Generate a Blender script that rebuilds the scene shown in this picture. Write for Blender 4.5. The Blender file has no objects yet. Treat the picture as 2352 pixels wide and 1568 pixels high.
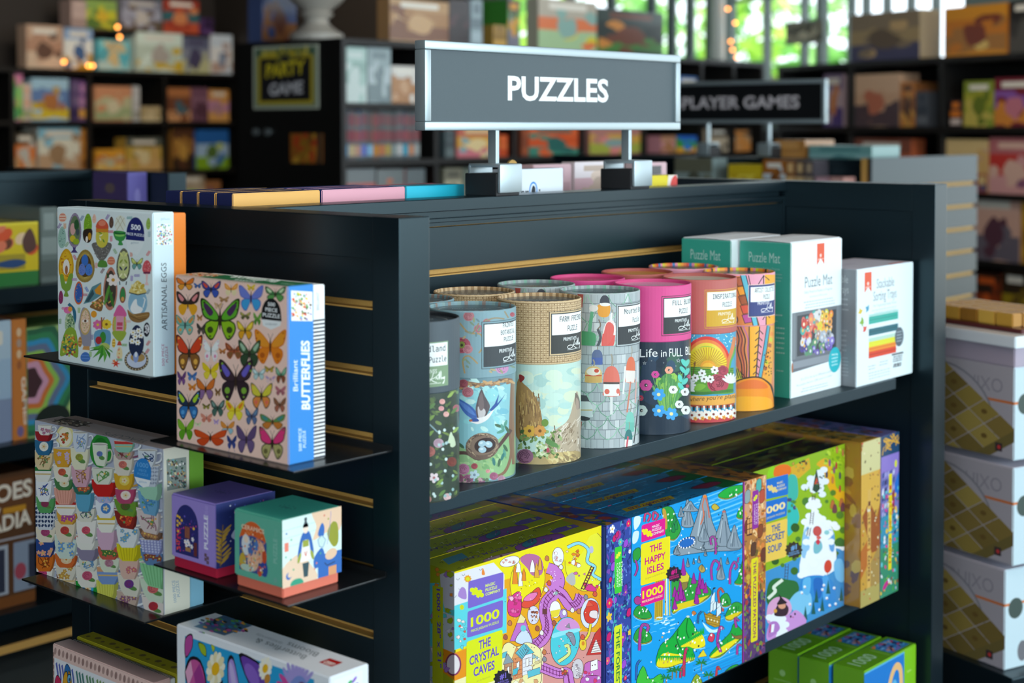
import bpy, bmesh, math, random, os
from mathutils import Vector, Matrix
sc = bpy.context.scene
COL = sc.collection
R = math.radians
random.seed(7)

# ------------------------------------------------------------------ colours and materials
def lin(h, a=1.0):
    if not isinstance(h, str): return h
    h = h.lstrip('#')
    if len(h) == 3: h = ''.join(k * 2 for k in h)
    v = [int(h[i:i + 2], 16) / 255 for i in (0, 2, 4)]
    return tuple((x / 12.92 if x <= .04045 else ((x + .055) / 1.055) ** 2.4) for x in v) + (a,)

def new_mat(name):
    m = bpy.data.materials.new(name); m.use_nodes = True
    n = m.node_tree; b = n.nodes['Principled BSDF']
    return m, n, b

def plain(name, col, rough=.5, metal=0., spec=.5, tint=None, bump=0., scale=300., vary=.0, coat=0.):
    m, n, b = new_mat(name)
    c = lin(col)
    b.inputs['Base Color'].default_value = c
    b.inputs['Roughness'].default_value = rough
    b.inputs['Metallic'].default_value = metal
    b.inputs['Specular IOR Level'].default_value = spec
    b.inputs['Coat Weight'].default_value = coat
    if tint: b.inputs['Specular Tint'].default_value = tint + (1,)
    if bump or vary:
        t = n.nodes.new('ShaderNodeTexCoord'); z = n.nodes.new('ShaderNodeTexNoise')
        z.inputs['Scale'].default_value = scale; z.inputs['Detail'].default_value = 3
        n.links.new(t.outputs['Object'], z.inputs['Vector'])
        if bump:
            u = n.nodes.new('ShaderNodeBump'); u.inputs['Strength'].default_value = bump; u.inputs['Distance'].default_value = .0004
            n.links.new(z.outputs['Fac'], u.inputs['Height']); n.links.new(u.outputs['Normal'], b.inputs['Normal'])
        if vary:
            x = n.nodes.new('ShaderNodeMix'); x.data_type = 'RGBA'
            x.inputs['A'].default_value = tuple(k * (1 - vary) for k in c[:3]) + (1,)
            x.inputs['B'].default_value = tuple(min(1, k * (1 + vary)) for k in c[:3]) + (1,)
            n.links.new(z.outputs['Fac'], x.inputs['Factor']); n.links.new(x.outputs['Result'], b.inputs['Base Color'])
    return m

def printed(name, rough, coat=0., bump=.06, scale=900.):
    """ink on card: colour from the mesh's own 'print' colours, paper grain from noise"""
    m, n, b = new_mat(name)
    a = n.nodes.new('ShaderNodeAttribute'); a.attribute_name = 'print'
    n.links.new(a.outputs['Color'], b.inputs['Base Color'])
    b.inputs['Roughness'].default_value = rough
    b.inputs['Coat Weight'].default_value = coat
    b.inputs['Coat Roughness'].default_value = .12
    t = n.nodes.new('ShaderNodeTexCoord'); z = n.nodes.new('ShaderNodeTexNoise')
    z.inputs['Scale'].default_value = scale
    u = n.nodes.new('ShaderNodeBump'); u.inputs['Strength'].default_value = bump; u.inputs['Distance'].default_value = .0002
    n.links.new(t.outputs['Object'], z.inputs['Vector'])
    n.links.new(z.outputs['Fac'], u.inputs['Height']); n.links.new(u.outputs['Normal'], b.inputs['Normal'])
    return m

M = {}
M['black'] = plain('black_laminate', '0d181e', .3, spec=.5, tint=(.62, .9, 1), bump=.10, scale=500, vary=.12)
M['metal_black'] = plain('black_steel', '17191b', .22, bump=.03, scale=400)
M['shelf'] = plain('black_grained_shelf', '12222b', .38, tint=(.62, .9, 1), bump=.5, scale=1600, vary=.35)
M['wood_black'] = plain('black_stained_wood', '121110', .45, bump=.1, scale=80)
M['mdf'] = plain('raw_fibreboard', 'c79a4f', .65, bump=.2, scale=700, vary=.2)
M['silver'] = plain('brushed_aluminium', 'aab8bd', .36, .6, bump=.03, scale=300)
M['steel'] = plain('satin_steel', 'a9b2b4', .3, .75)
M['foam'] = plain('black_plastic_block', '1c1d20', .55, bump=.9, scale=1500)
M['panel_unlit'] = plain('unlit_sign_board', '0f1114', .5, spec=.3)  # sign board turned away from the light, its shade put into the colour
M['panel'] = plain('dark_grey_sign_board', '3c4c53', .42, bump=.5, scale=1500, vary=.18)
M['card'] = printed('matte_printed_card', .5)
M['gloss'] = printed('glossy_printed_card', .3, .25, .03)
M['film'] = printed('shrink_wrapped_card', .18, .6, .05, 60)
M['paper'] = printed('paper', .6)

# ------------------------------------------------------------------ objects
def link(o, parent=None):
    COL.objects.link(o)
    if parent is not None: o.parent = parent
    return o

def tag(o, label=None, cat=None, group=None, kind=None):
    if label: o['label'] = label
    if cat: o['category'] = cat
    if group: o['group'] = group
    if kind: o['kind'] = kind
    return o

def thing(name, label, cat, loc=(0, 0, 0), rz=0., group=None):
    o = bpy.data.objects.new(name, None); o.empty_display_size = .05
    COL.objects.link(o); o.location = loc; o.rotation_euler = (0, 0, rz)
    return tag(o, label, cat, group)

def copy_tree(o, parent=None):
    c = o.copy(); COL.objects.link(c)
    if parent is not None: c.parent = parent
    for ch in list(o.children): copy_tree(ch, c)
    return c

class MB:
    """collects plain shapes, one mesh"""
    def __init__(s): s.bm = bmesh.new()
    def box(s, x0, y0, z0, x1, y1, z1, bev=0., mi=0):
        vs = [s.bm.verts.new(p) for p in ((x0, y0, z0), (x1, y0, z0), (x1, y1, z0), (x0, y1, z0), (x0, y0, z1), (x1, y0, z1), (x1, y1, z1), (x0, y1, z1))]
        fs = [s.bm.faces.new([vs[i] for i in f]) for f in ((0, 3, 2, 1), (4, 5, 6, 7), (0, 1, 5, 4), (1, 2, 6, 5), (2, 3, 7, 6), (3, 0, 4, 7))]
        for f in fs: f.material_index = mi
        if bev:
            ed = list({e for f in fs for e in f.edges})
            bmesh.ops.bevel(s.bm, geom=ed, offset=bev, segments=2, affect='EDGES', profile=.6)
        return s
    def prism(s, pts, axis, a, b, mi=0):
        """polygon pts (2D) swept along axis (0,1,2) from a to b"""
        def mk(p, t):
            q = list(p); q.insert(axis, t); return s.bm.verts.new(q)
        A = [mk(p, a) for p in pts]; B = [mk(p, b) for p in pts]; n = len(pts)
        for i in range(n):
            f = s.bm.faces.new((A[i], A[(i + 1) % n], B[(i + 1) % n], B[i])); f.material_index = mi
        s.bm.faces.new(A[::-1]).material_index = mi; s.bm.faces.new(B).material_index = mi
        return s
    def cyl(s, p, r, h, axis=2, n=24, r2=None, mi=0):
        r2 = r if r2 is None else r2
        ring = lambda t, rr: [(rr * math.cos(2 * math.pi * i / n), rr * math.sin(2 * math.pi * i / n), t) for i in range(n)]
        def tr(q):
            x, y, z = q
            v = (x, y, z) if axis == 2 else ((z, x, y) if axis == 0 else (x, z, y))
            return s.bm.verts.new((v[0] + p[0], v[1] + p[1], v[2] + p[2]))
        A = [tr(q) for q in ring(0, r)]; B = [tr(q) for q in ring(h, r2)]
        for i in range(n): s.bm.faces.new((A[i], A[(i + 1) % n], B[(i + 1) % n], B[i])).material_index = mi
        s.bm.faces.new(A[::-1]).material_index = mi; s.bm.faces.new(B).material_index = mi
        return s
    def lathe(s, prof, n=32, c=(0, 0, 0), mi=0):
        rings = []
        for r, z in prof:
            rings.append([s.bm.verts.new((c[0] + r * math.cos(2 * math.pi * i / n), c[1] + r * math.sin(2 * math.pi * i / n), c[2] + z)) for i in range(n)])
        for a, b in zip(rings, rings[1:]):
            for i in range(n): s.bm.faces.new((a[i], a[(i + 1) % n], b[(i + 1) % n], b[i])).material_index = mi
        s.bm.faces.new(rings[0][::-1]).material_index = mi; s.bm.faces.new(rings[-1]).material_index = mi
        return s
    def build(s, name, mats, parent=None, smooth=False, loc=None):
        bmesh.ops.recalc_face_normals(s.bm, faces=s.bm.faces)
        me = bpy.data.meshes.new(name); s.bm.to_mesh(me); s.bm.free()
        for m in (mats if isinstance(mats, (list, tuple)) else [mats]): me.materials.append(m)
        if smooth:
            for p in me.polygons: p.use_smooth = True
            me.set_sharp_from_angle(angle=R(35))
        o = bpy.data.objects.new(name, me); link(o, parent)
        if loc: o.location = loc
        return o

# ------------------------------------------------------------------ lettering
FONTS = {}
def font(k):
    if k not in FONTS:
        f = None
        if k != 'sans':
            try:
                d = os.path.join(bpy.utils.resource_path('LOCAL'), 'datafiles', 'fonts')
                f = bpy.data.fonts.load(os.path.join(d, 'DejaVuSansMono.woff2'), check_existing=True)
            except Exception: f = None
        FONTS[k] = f
    return FONTS[k]
GL = {}; CAP = {}
def glyphs(s, fk='sans', bold=0.):
    key = (s, fk, bold)
    if key in GL: return GL[key]
    cu = bpy.data.curves.new('t', 'FONT'); cu.body = s; cu.offset = bold; cu.resolution_u = 3; cu.fill_mode = 'FRONT'
    f = font(fk)
    if f: cu.font = f
    ob = bpy.data.objects.new('t', cu)
    me = bpy.data.meshes.new_from_object(ob)
    vs = [(v.co.x, v.co.y) for v in me.vertices]; fs = [tuple(p.vertices) for p in me.polygons]
    bpy.data.objects.remove(ob); bpy.data.meshes.remove(me); bpy.data.curves.remove(cu)
    if s != 'H':
        if (fk, bold) not in CAP:
            h = glyphs('H', fk, bold)[0]; CAP[(fk, bold)] = (min(v[1] for v in h), max(v[1] for v in h))
        lo, hi = CAP[(fk, bold)]
        x0 = min(v[0] for v in vs); x1 = max(v[0] for v in vs)
        asp = (x1 - x0) / (hi - lo)
        vs = [((x - x0) / (x1 - x0), (y - lo) / (hi - lo)) for x, y in vs]
        GL[key] = (vs, fs, asp)
    else: GL[key] = (vs, fs, 1)
    return GL[key]

# ------------------------------------------------------------------ flat printed artwork
def smooth_pts(pts, closed=True, k=4):
    n = len(pts); out = []
    for i in range(n if closed else n - 1):
        if closed: p = [pts[(i + j - 1) % n] for j in range(4)]
        else: p = [pts[max(0, min(n - 1, i + j - 1))] for j in range(4)]
        for t in range(k):
            t /= k; t2 = t * t; t3 = t2 * t
            out.append(tuple(.5 * (2 * p[1][d] + (p[2][d] - p[0][d]) * t + (2 * p[0][d] - 5 * p[1][d] + 4 * p[2][d] - p[3][d]) * t2 + (3 * p[1][d] - p[0][d] - 3 * p[2][d] + p[3][d]) * t3) for d in (0, 1)))
    if not closed: out.append(tuple(pts[-1]))
    return out

def hom(quad, W, H):
    """drawing coordinates (a quad TL,TR,BR,BL, y down) -> face metres (0..W, 0..H, v up)"""
    (x0, y0), (x1, y1), (x2, y2), (x3, y3) = quad
    dx1, dx2, dy1, dy2 = x1 - x2, x3 - x2, y1 - y2, y3 - y2
    sx, sy = x0 - x1 + x2 - x3, y0 - y1 + y2 - y3
    den = dx1 * dy2 - dx2 * dy1
    g = (sx * dy2 - dx2 * sy) / den; h = (dx1 * sy - sx * dy1) / den
    m = Matrix(((x1 - x0 + g * x1, x3 - x0 + h * x3, x0), (y1 - y0 + g * y1, y3 - y0 + h * y3, y0), (g, h, 1))).inverted()
    def f(x, y):
        q = m @ Vector((x, y, 1)); return (q[0] / q[2] * W, (1 - q[1] / q[2]) * H)
    return f

EPS = 5e-6
class Canvas:
    def __init__(s, W, H, T=None, clip=True, l0=2):
        s.W, s.H, s.T, s.l, s.items, s.clip, s.g = W, H, T, l0, [], clip, 0
    def up(s, n=1): s.l += n; return s
    # later calls are printed over earlier ones; layers() gives each piece just enough lift to lie on what it covers
    def P(s, pts, col, up=1, g=0):
        q = [s.T(x, y) if s.T else (x, y) for x, y in pts]
        if s.clip: q = clip_rect(q, 0, 0, s.W, s.H)
        if len(q) > 2: s.items.append((q, lin(col), g))
        return s
    def R(s, x0, y0, x1, y1, col, up=1): return s.P([(x0, y0), (x1, y0), (x1, y1), (x0, y1)], col, up)
    def RR(s, x0, y0, x1, y1, r, col, up=1, sk=0.):
        pts = []
        for cx, cy, a in ((x1 - r, y0 + r, -90), (x1 - r, y1 - r, 0), (x0 + r, y1 - r, 90), (x0 + r, y0 + r, 180)):
            for k in range(4):
                t = R_(a + 30 * k); pts.append((cx + r * math.cos(t), cy + r * math.sin(t)))
        if sk: pts = [(x, y + sk * (x - x0)) for x, y in pts]
        return s.P(pts, col, up)
    def E(s, x, y, rx, ry, col, rot=0., n=20, up=1):
        c, q = math.cos(R_(rot)), math.sin(R_(rot))
        return s.P([(x + rx * math.cos(t) * c - ry * math.sin(t) * q, y + rx * math.cos(t) * q + ry * math.sin(t) * c) for t in [2 * math.pi * i / n for i in range(n)]], col, up)
    def B(s, pts, col, up=1, k=4): return s.P(smooth_pts(pts, True, k), col, up)
    def L(s, pts, w, col, up=1, closed=False, sm=0):
        if sm: pts = smooth_pts(pts, closed, sm)
        n = len(pts); seg = n if closed else n - 1; N = []
        for i in range(n):
            a = pts[(i - 1) % n] if (closed or i) else pts[i]; b = pts[(i + 1) % n] if (closed or i < n - 1) else pts[i]
            dx, dy = b[0] - a[0], b[1] - a[1]; d = math.hypot(dx, dy) or 1; N.append((-dy / d * w / 2, dx / d * w / 2))
        for i in range(seg):
            j = (i + 1) % n; a, b = pts[i], pts[j]; u, v = N[i], N[j]
            s.P([(a[0] + u[0], a[1] + u[1]), (b[0] + v[0], b[1] + v[1]), (b[0] - v[0], b[1] - v[1]), (a[0] - u[0], a[1] - u[1])], col, 0, -2 * s.g - 1 - i % 2)
        s.g += 1; return s
    def OB(s, pts, col, w, ink, k=4):
        q = smooth_pts(pts, True, k); s.P(q, col); return s.L(q, w, ink, 1, True)
    def OP(s, pts, col, w, ink): s.P(pts, col); return s.L(pts, w, ink, 1, True)
    def OE(s, x, y, rx, ry, col, w, ink, rot=0., n=20): s.E(x, y, rx + w, ry + w, ink, rot, n); return s.E(x, y, rx, ry, col, rot, n)
    def S(s, x, y, r1, r2, n, col, rot=0., up=1, sy=1.):
        return s.P([(x + (r1 if i % 2 == 0 else r2) * math.cos(math.pi * i / n + R_(rot)), y + sy * (r1 if i % 2 == 0 else r2) * math.sin(math.pi * i / n + R_(rot))) for i in range(2 * n)], col, up)
    def F(s, x, y, r, n, col, cc, rot=0., sy=1.):
        """flower of n petals"""
        for i in range(n):
            a = 2 * math.pi * i / n + R_(rot)
            s.E(x + .6 * r * math.cos(a), y + sy * .6 * r * math.sin(a), .46 * r, .36 * r * (sy + 1) / 2, col, math.degrees(a), 10, 0)
        s.l += 1; return s.E(x, y, .28 * r, .28 * r * sy, cc, 0, 10)
    def T_(s, txt, p0, p1, h, col, f='sans', b=0., upv=None, up=1):
        vs, fs, _ = glyphs(txt, f, b)
        upv = upv or (0, -h)
        P = [(p0[0] + x * (p1[0] - p0[0]) + y * upv[0], p0[1] + x * (p1[1] - p0[1]) + y * upv[1]) for x, y in vs]
        c = lin(col)
        for fc in fs: 
            q = [s.T(*P[i]) if s.T else P[i] for i in fc]
            if s.clip: q = clip_rect(q, 0, 0, s.W, s.H)
            if len(q) > 2: s.items.append((q, c, -2 * s.g - 1))
        s.g += 1; return s
    def C_(s, txt, x, y, h, col, w=None, f='sans', b=0., up=1, sl=0.):
        """centred line, natural width times w"""
        a = glyphs(txt, f, b)[2] * h * (w or 1) / 2
        return s.T_(txt, (x - a, y - sl * a), (x + a, y + sl * a), h, col, f, b, None, up)
    def layers(s):
        n = 14; xs = [a for q, c, g in s.items for a, b in q]; ys = [b for q, c, g in s.items for a, b in q]
        if not xs: return []
        x0, y0 = min(xs), min(ys); dx, dy = (max(xs) - x0) / n or 1, (max(ys) - y0) / n or 1
        grid = [[] for _ in range(n * n)]; out = []; i = 0; N = len(s.items)
        while i < N:
            g = s.items[i][2]; grp = [s.items[i]]; j = i + 1
            if g < 0:
                while j < N and s.items[j][2] < 0 and s.items[j][2] // 2 == g // 2 and (s.items[j][2] == g or g % 2 == 1 or True): grp.append(s.items[j]); j += 1
            lay = 0; bb = []
            for q, c, _ in grp:
                a0, a1 = min(p[0] for p in q) + 1e-6, max(p[0] for p in q) - 1e-6; b0, b1 = min(p[1] for p in q) + 1e-6, max(p[1] for p in q) - 1e-6
                cells = [u + n * v for u in range(max(0, int((a0 - x0) / dx)), min(n - 1, int((a1 - x0) / dx)) + 1) for v in range(max(0, int((b0 - y0) / dy)), min(n - 1, int((b1 - y0) / dy)) + 1)]
                bb.append((a0, a1, b0, b1, cells))
                for k in cells:
                    for e in grid[k]:
                        if e[4] > lay and e[0] < a1 and e[1] > a0 and e[2] < b1 and e[3] > b0: lay = e[4]
            two = any(t[2] != g for t in grp)
            for (q, c, gg), (a0, a1, b0, b1, cells) in zip(grp, bb):
                L = lay + 1 + (1 if two and gg != g else 0); out.append((q, c, L)); e = (a0, a1, b0, b1, L)
                for k in cells: grid[k].append(e)
            i = j
        return out
R_ = math.radians

def clip_rect(q, x0, y0, x1, y1):
    for ax, lim, sg in ((0, x0, 1), (0, x1, -1), (1, y0, 1), (1, y1, -1)):
        if not q: return q
        if all(sg * (p[ax] - lim) >= 0 for p in q): continue
        out = []
        for i in range(len(q)):
            a, b = q[i - 1], q[i]; da, db = sg * (a[ax] - lim), sg * (b[ax] - lim)
            if (da >= 0) != (db >= 0):
                t = da / (da - db); out.append((a[0] + t * (b[0] - a[0]), a[1] + t * (b[1] - a[1])))
            if db >= 0: out.append(b)
        q = out
    return q

class PM:
    """printed mesh: faces with their own ink colour"""
    def __init__(s): s.v, s.f, s.c = [], [], []
    def face(s, pts, col):
        i = len(s.v); s.v += [tuple(p) for p in pts]; s.f.append(tuple(range(i, i + len(pts)))); s.c.append(lin(col))
    def carton(s, w, d, h, cols, bev=.0012, x0=None, y0=0., z0=0.):
        """cols: dict front,right,back,left,top,bottom (or one colour)"""
        if not isinstance(cols, dict): cols = dict(front=cols)
        g = lambda k: lin(cols.get(k, cols.get('side', cols['front'])))
        x0 = -w / 2 if x0 is None else x0
        bm = bmesh.new(); bmesh.ops.create_cube(bm, size=1, matrix=Matrix.Translation((x0 + w / 2, y0 + d / 2, z0 + h / 2)) @ Matrix.Diagonal((w, d, h, 1)))
        bmesh.ops.bevel(bm, geom=bm.edges[:], offset=bev, segments=2, affect='EDGES')
        bm.normal_update()
        for f in bm.faces:
            n = f.normal; ax = max(range(3), key=lambda i: abs(n[i]))
            k = (('left', 'right'), ('front', 'back'), ('bottom', 'top'))[ax][n[ax] > 0]
            s.face([v.co[:] for v in f.verts], g(k))
        bm.free(); return s
    def put(s, cv, O, U, V):
        """canvas laid on a flat face: origin, unit u, unit v"""
        O, U, V = Vector(O), Vector(U), Vector(V); N = U.cross(V)
        for q, c, l in cv.layers():
            s.face([O + U * a + V * b + N * (l * EPS) for a, b in q], c)
        return s
    def faces(s, w, d, h, front=None, right=None, left=None, top=None, x0=None, y0=0., z0=0.):
        x0 = -w / 2 if x0 is None else x0
        if front: s.put(front, (x0, y0, z0), (1, 0, 0), (0, 0, 1))
        if right: s.put(right, (x0 + w, y0, z0), (0, 1, 0), (0, 0, 1))
        if left: s.put(left, (x0, y0 + d, z0), (0, -1, 0), (0, 0, 1))
        if top: s.put(top, (x0, y0, z0 + h), (1, 0, 0), (0, 1, 0))
        return s
    def wrap(s, cv, rad, nseg, z0, a0, lo=.0004, hi=.2225):
        """canvas wrapped on a cylinder facet by facet; u=0 faces angle a0"""
        st = 2 * math.pi / nseg
        for q, c, l in cv.layers():
            k0 = math.floor(min(p[0] for p in q) / rad / st); k1 = math.floor(max(p[0] for p in q) / rad / st)
            for k in range(k0, k1 + 1):
                r = clip_rect(q, k * st * rad, lo, (k + 1) * st * rad, hi)
                if len(r) < 3: continue
                a, b = a0 + k * st, a0 + (k + 1) * st; rr = rad + l * EPS
                A, Bv = Vector((rr * math.cos(a), rr * math.sin(a), 0)), Vector((rr * math.cos(b), rr * math.sin(b), 0))
                s.face([A.lerp(Bv, (p[0] / rad - k * st) / st) + Vector((0, 0, z0 + p[1])) for p in r], c)
        return s
    def build(s, name, mat, parent=None, loc=None, rz=0.):
        me = bpy.data.meshes.new(name); me.from_pydata(s.v, [], s.f)
        at = me.color_attributes.new('print', 'FLOAT_COLOR', 'CORNER')
        buf = []
        for f, c in zip(s.f, s.c): buf += list(c) * len(f)
        at.data.foreach_set('color', buf)
        me.materials.append(mat); me.update()
        o = bpy.data.objects.new(name, me); link(o, parent)
        if loc: o.location = loc
        if rz: o.rotation_euler = (0, 0, rz)
        return o
WORLD = 2.6
EXPO = .12
LIGHTS = [('front_window', (3.0, -3.7, 1.9), (2.2, 1.5, 1.1), 5.0, 2.2, 165, (.76, .93, 1)),
          ('side_fill', (-3.7, -2.0, 1.9), (1.2, 1.6, 1.0), 3.5, 1.9, 78, (.78, .93, 1)),  # unseen fill added to light the end panel boxes
          ('top_fill', (1.2, .6, 3.35), (2.0, 1.4, 0), 2.5, 1.5, 45, (1, .94, .86)),  # overhead fill added, no fixture seen there
          ('back_fill', (5.0, 6.4, 3.35), (5.8, 8.6, 1.3), 2.0, 1.0, 70, (1, .86, .68)),  # unseen fill added to warm the back bookcase
          ('right_fill', (5.6, 2.6, 3.35), (7.0, 3.6, 1.2), 1.6, 1.0, 40, (1, .88, .74))]  # unseen fill added to warm the corner bookcase
# ================================================================== camera
cam_d = bpy.data.cameras.new('camera'); cam = bpy.data.objects.new('camera', cam_d); COL.objects.link(cam); sc.camera = cam
cam.location = (0, 0, 1.475)
yaw, tilt = R(41.23), R(1.74)
cam.rotation_euler = (math.pi / 2 - tilt, 0, yaw - math.pi / 2)
cam_d.sensor_width = 36; cam_d.lens = 3536 / 2352 * 36
cam_d.shift_y = -(784 - 398.4) / 2352
cam_d.clip_start = .05
cam_d.dof.use_dof = True; cam_d.dof.focus_distance = 2.12; cam_d.dof.aperture_fstop = 4.0; cam_d.dof.aperture_blades = 0

# ================================================================== the main display fixture
X0, X1, XA, XB = 1.244, 1.2945, 2.607, 2.655       # end panels in x
Y0, Y1, YW, YV = 1.263, 1.940, 1.580, 1.623         # panel depth, centre wall faces
TOP = 1.370
SLOT = .078
def end_panel(fx, xa, xb, inner_sign, slots=True):
    """a framed end panel; the slatwall face looks along inner_sign*-1"""
    xo, xi = (xa, xb) if inner_sign > 0 else (xb, xa)   # slat face at xo
    s = 1 if inner_sign > 0 else -1
    f = MB(); bt = .045
    f.box(xa, Y0, .02, xb, Y0 + bt, TOP, .0012); f.box(xa, Y1 - bt, .02, xb, Y1, TOP, .0012)
    f.box(xa + .0004, Y0 + bt, TOP - .05, xb - .0004, Y1 - bt, TOP - .0004, .001); f.box(xa, Y0 + bt, .02, xb, Y1 - bt, .09, .001)
    f.build('end_frame', M['black'], fx)
    # slat face: boards between slots
    b = MB(); k0 = 1.2600
    zs = [k0 - SLOT * k for k in range(15)]
    lo, hi = Y0 + bt, Y1 - bt; e1, e2 = xo + s * .003, xo + s * .016
    edges = [TOP - .05] + [z for z in zs]
    top = TOP - .05
    for z in zs:
        b.prism([(lo, z + .0105), (hi, z + .0105), (hi, top), (lo, top)], 0, min(e1, e2), max(e1, e2)); top = z
    b.prism([(lo, .09), (hi, .09), (hi, top), (lo, top)], 0, min(e1, e2), max(e1, e2))
    b.build('slat_panel', M['black'], fx)
    m = MB()
    c1, c2 = sorted((xo + s * .0165, xo + s * .022)); m.box(c1, lo, .09, c2, hi, TOP - .05)
    for z in zs:
        c1, c2 = sorted((xo + s * .0034, xo + s * .0165)); m.box(c1, lo + .0004, z - .0002, c2, hi - .0004, z + .0016)
    m.build('slot_groove', M['mdf'], fx)
    p = MB()                                            # smooth inner face
    c1, c2 = sorted((xi - s * .003, xi - s * .02)); p.box(c1, lo, .09, c2, hi, TOP - .05)
    p.build('inner_panel', M['black'], fx)

fx = thing('gondola_display', 'black slatwall gondola unit in the foreground holding the puzzle shelves', 'display shelf', (0, 0, 0))
end_panel(fx, X0, X1, 1); end_panel(fx, XA, XB, -1)
MB().box(XB + .0002, Y0 + .003, .9, XB + .0032, Y0 + .013, 1.345).build('panel_edge', M['mdf'], fx)
w = MB()                                                # centre wall, both faces slatted
zs = [1.2540 - SLOT * k for k in range(14)]
for ya, yb in ((YW, YW + .013), (YV - .013, YV)):
    top = 1.3262
    w.box(X1, ya, 1.328, XA, yb, 1.334)
    for z in zs: w.box(X1, ya, z + .0105, XA, yb, top); top = z
    w.box(X1, ya, .15, XA, yb, top)
w.build('centre_wall', M['black'], fx)
m = MB(); m.box(X1 + .001, YW + .0135, .15, XA - .001, YV - .0135, 1.334)
for ya, yb in ((YW + .0004, YW + .013), (YV - .013, YV - .0004)):
    for z in zs: m.box(X1 + .001, ya, z - .0002, XA - .001, yb, z + .0018)
m.build('wall_groove', M['mdf'], fx)
r = MB(); r.box(X1, YW - .006, 1.350, XA, YV + .006, 1.3685, .001); r.box(X1 + .01, YW + .004, 1.334, XA - .01, YV - .004, 1.3505)
r.box(X1, YW - .006, 1.3338, XA, YW + .002, 1.3398, .0008)
r.box(X1, YW - .0035, .15, X1 + .006, YW, 1.334); r.box(XA - .006, YW - .0035, .15, XA, YW, 1.334)
r.build('top_rail', M['black'], fx)
lk = MB(); lk.cyl((X0 - .004, 1.7075, TOP - .024), .0105, .005, 0, 24); lk.cyl((X0 - .0055, 1.7075, TOP - .024), .0065, .003, 0, 20)
lk.build('cam_lock', M['metal_black'], fx, True)
b = MB(); b.box(X1, Y0 + .02, .02, XA, YW, .21, .002); b.box(X1, YV, .02, XA, Y1 - .02, .21, .002); b.build('base_deck', M['black'], fx)

def shelf_board(name, x0, y0, x1, y1, z, label, th=.019):
    t = thing(name, label, 'shelf', ((x0 + x1) / 2, (y0 + y1) / 2, z - th))
    hx, hy = (x1 - x0) / 2, (y1 - y0) / 2
    MB().box(-hx, -hy, 0, hx, hy, th, .0008).build('shelf_top', M['shelf'], t)
    for x in (-hx + .012, hx - .016):
        MB().prism([(-hy + .03, -.012), (hy, -.05), (hy, 0), (-hy + .03, 0)], 0, x, x + .004).build('bracket', M['metal_black'], t)
    return t
SZ = 1.0247
shelf_board('shelf_board', X1 + .001, 1.292, 2.518, YW, SZ, 'black shelf carrying the row of puzzle tubes and the white mat boxes')
SZ2 = .629
shelf_board('shelf_board', X1 + .001, 1.338, 2.560, YW, SZ2, 'black lower shelf under the large wrapped thousand piece puzzle boxes')
shelf_board('shelf_board', X1 + .001, YV, XA - .001, 1.905, 1.318, 'black upper shelf on the far side carrying the flat drink puzzle boxes')

def plate_shelf(y0, y1, z, label, d=.15, flat=True):
    t = thing('slatwall_shelf', label, 'shelf', (X0 - .0005, (y0 + y1) / 2, z), R(-90), 'small steel shelves hooked on the end panel')
    hw = (y1 - y0) / 2
    p = MB(); p.box(-hw, -d, -.0025, hw, 0, 0, .0006); p.build('plate', M['metal_black'], t)
    f = MB(); f.box(-hw, -.0022, -.0005, hw, .0028, .005); f.build('hook_lip', M['metal_black'], t)
    return t
plate_shelf(1.536, 1.813, 1.1745, 'black steel plate shelf under the painted eggs puzzle box, highest on the end panel')
plate_shelf(1.274, 1.535, 1.1005, 'black steel plate shelf under the pink butterflies puzzle box')
plate_shelf(1.549, 1.823, .8765, 'black steel plate shelf under the stacked teacups puzzle box')
plate_shelf(1.284, 1.530, .9515, 'black steel plate shelf under the purple and teal cube boxes')

# ------------------------------------------------------------------ hanging header signs
def header_sign(name, label, loc, rz, w, h, xs, text, tw, th, tz, zr, tone=None):
    """origin: middle of the rail top; front is local -y"""
    t = thing(name, label, 'sign', loc, rz)
    z0 = zr; fr = .0135; dd = .011
    f = MB()
    prof = [(-dd, 0), (-dd + .002, .0), (dd, 0), (dd, fr), (-dd + .004, fr), (-dd, fr - .003)]
    for (a0, a1, b0, b1) in ((-w / 2, w / 2, z0, z0 + fr), (-w / 2, w / 2, z0 + h - fr, z0 + h), (-w / 2, -w / 2 + fr, z0 + fr, z0 + h - fr), (w / 2 - fr, w / 2, z0 + fr, z0 + h - fr)):
        f.box(a0, -dd, b0, a1, dd, b1, .0022)
    f.build('sign_frame', M['silver'], t, True)
    MB().box(-w / 2 + fr - .002, -dd + .0045, z0 + fr - .002, w / 2 - fr + .002, dd - .0045, z0 + h - fr + .002).build('sign_board', M[tone or 'panel'], t)
    pm = PM(); c = Canvas(w, h, None, False)
    a = glyphs(text, 'sans', .027)[2]
    c.T_(text, (w / 2 + tw[0], tz), (w / 2 + tw[1], tz), th, 'c8c0c4' if tone else 'f4fafa', 'sans', .027, (0, th))
    pm.put(c, (-w / 2, -dd + .0044, z0), (1, 0, 0), (0, 0, 1)); pm.build('lettering', M['paper'], t)
    for x in xs:
        p = MB(); p.box(x - .004, -.0085, .048, x + .004, .0085, z0 + .003, .0014); q = p.build('post', M['silver'], t)
        c = thing('clamp', None, None, (x, 0, 0)); c.parent = t
        k = MB(); k.box(-.027, -.03, -.001, .027, .036, .034, .002); k.build('grip_block', M['foam'], c)
        s = MB(); s.box(-.0255, -.0365, .004, .0265, -.0300, .049, .003); s.box(-.0255, -.0335, .0435, .0265, .03, .049, .0015); s.box(-.0265, .026, .02, .0265, .03, .046, .001)
        s.build('clamp_plate', M['silver'], c, True)
    return t
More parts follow.
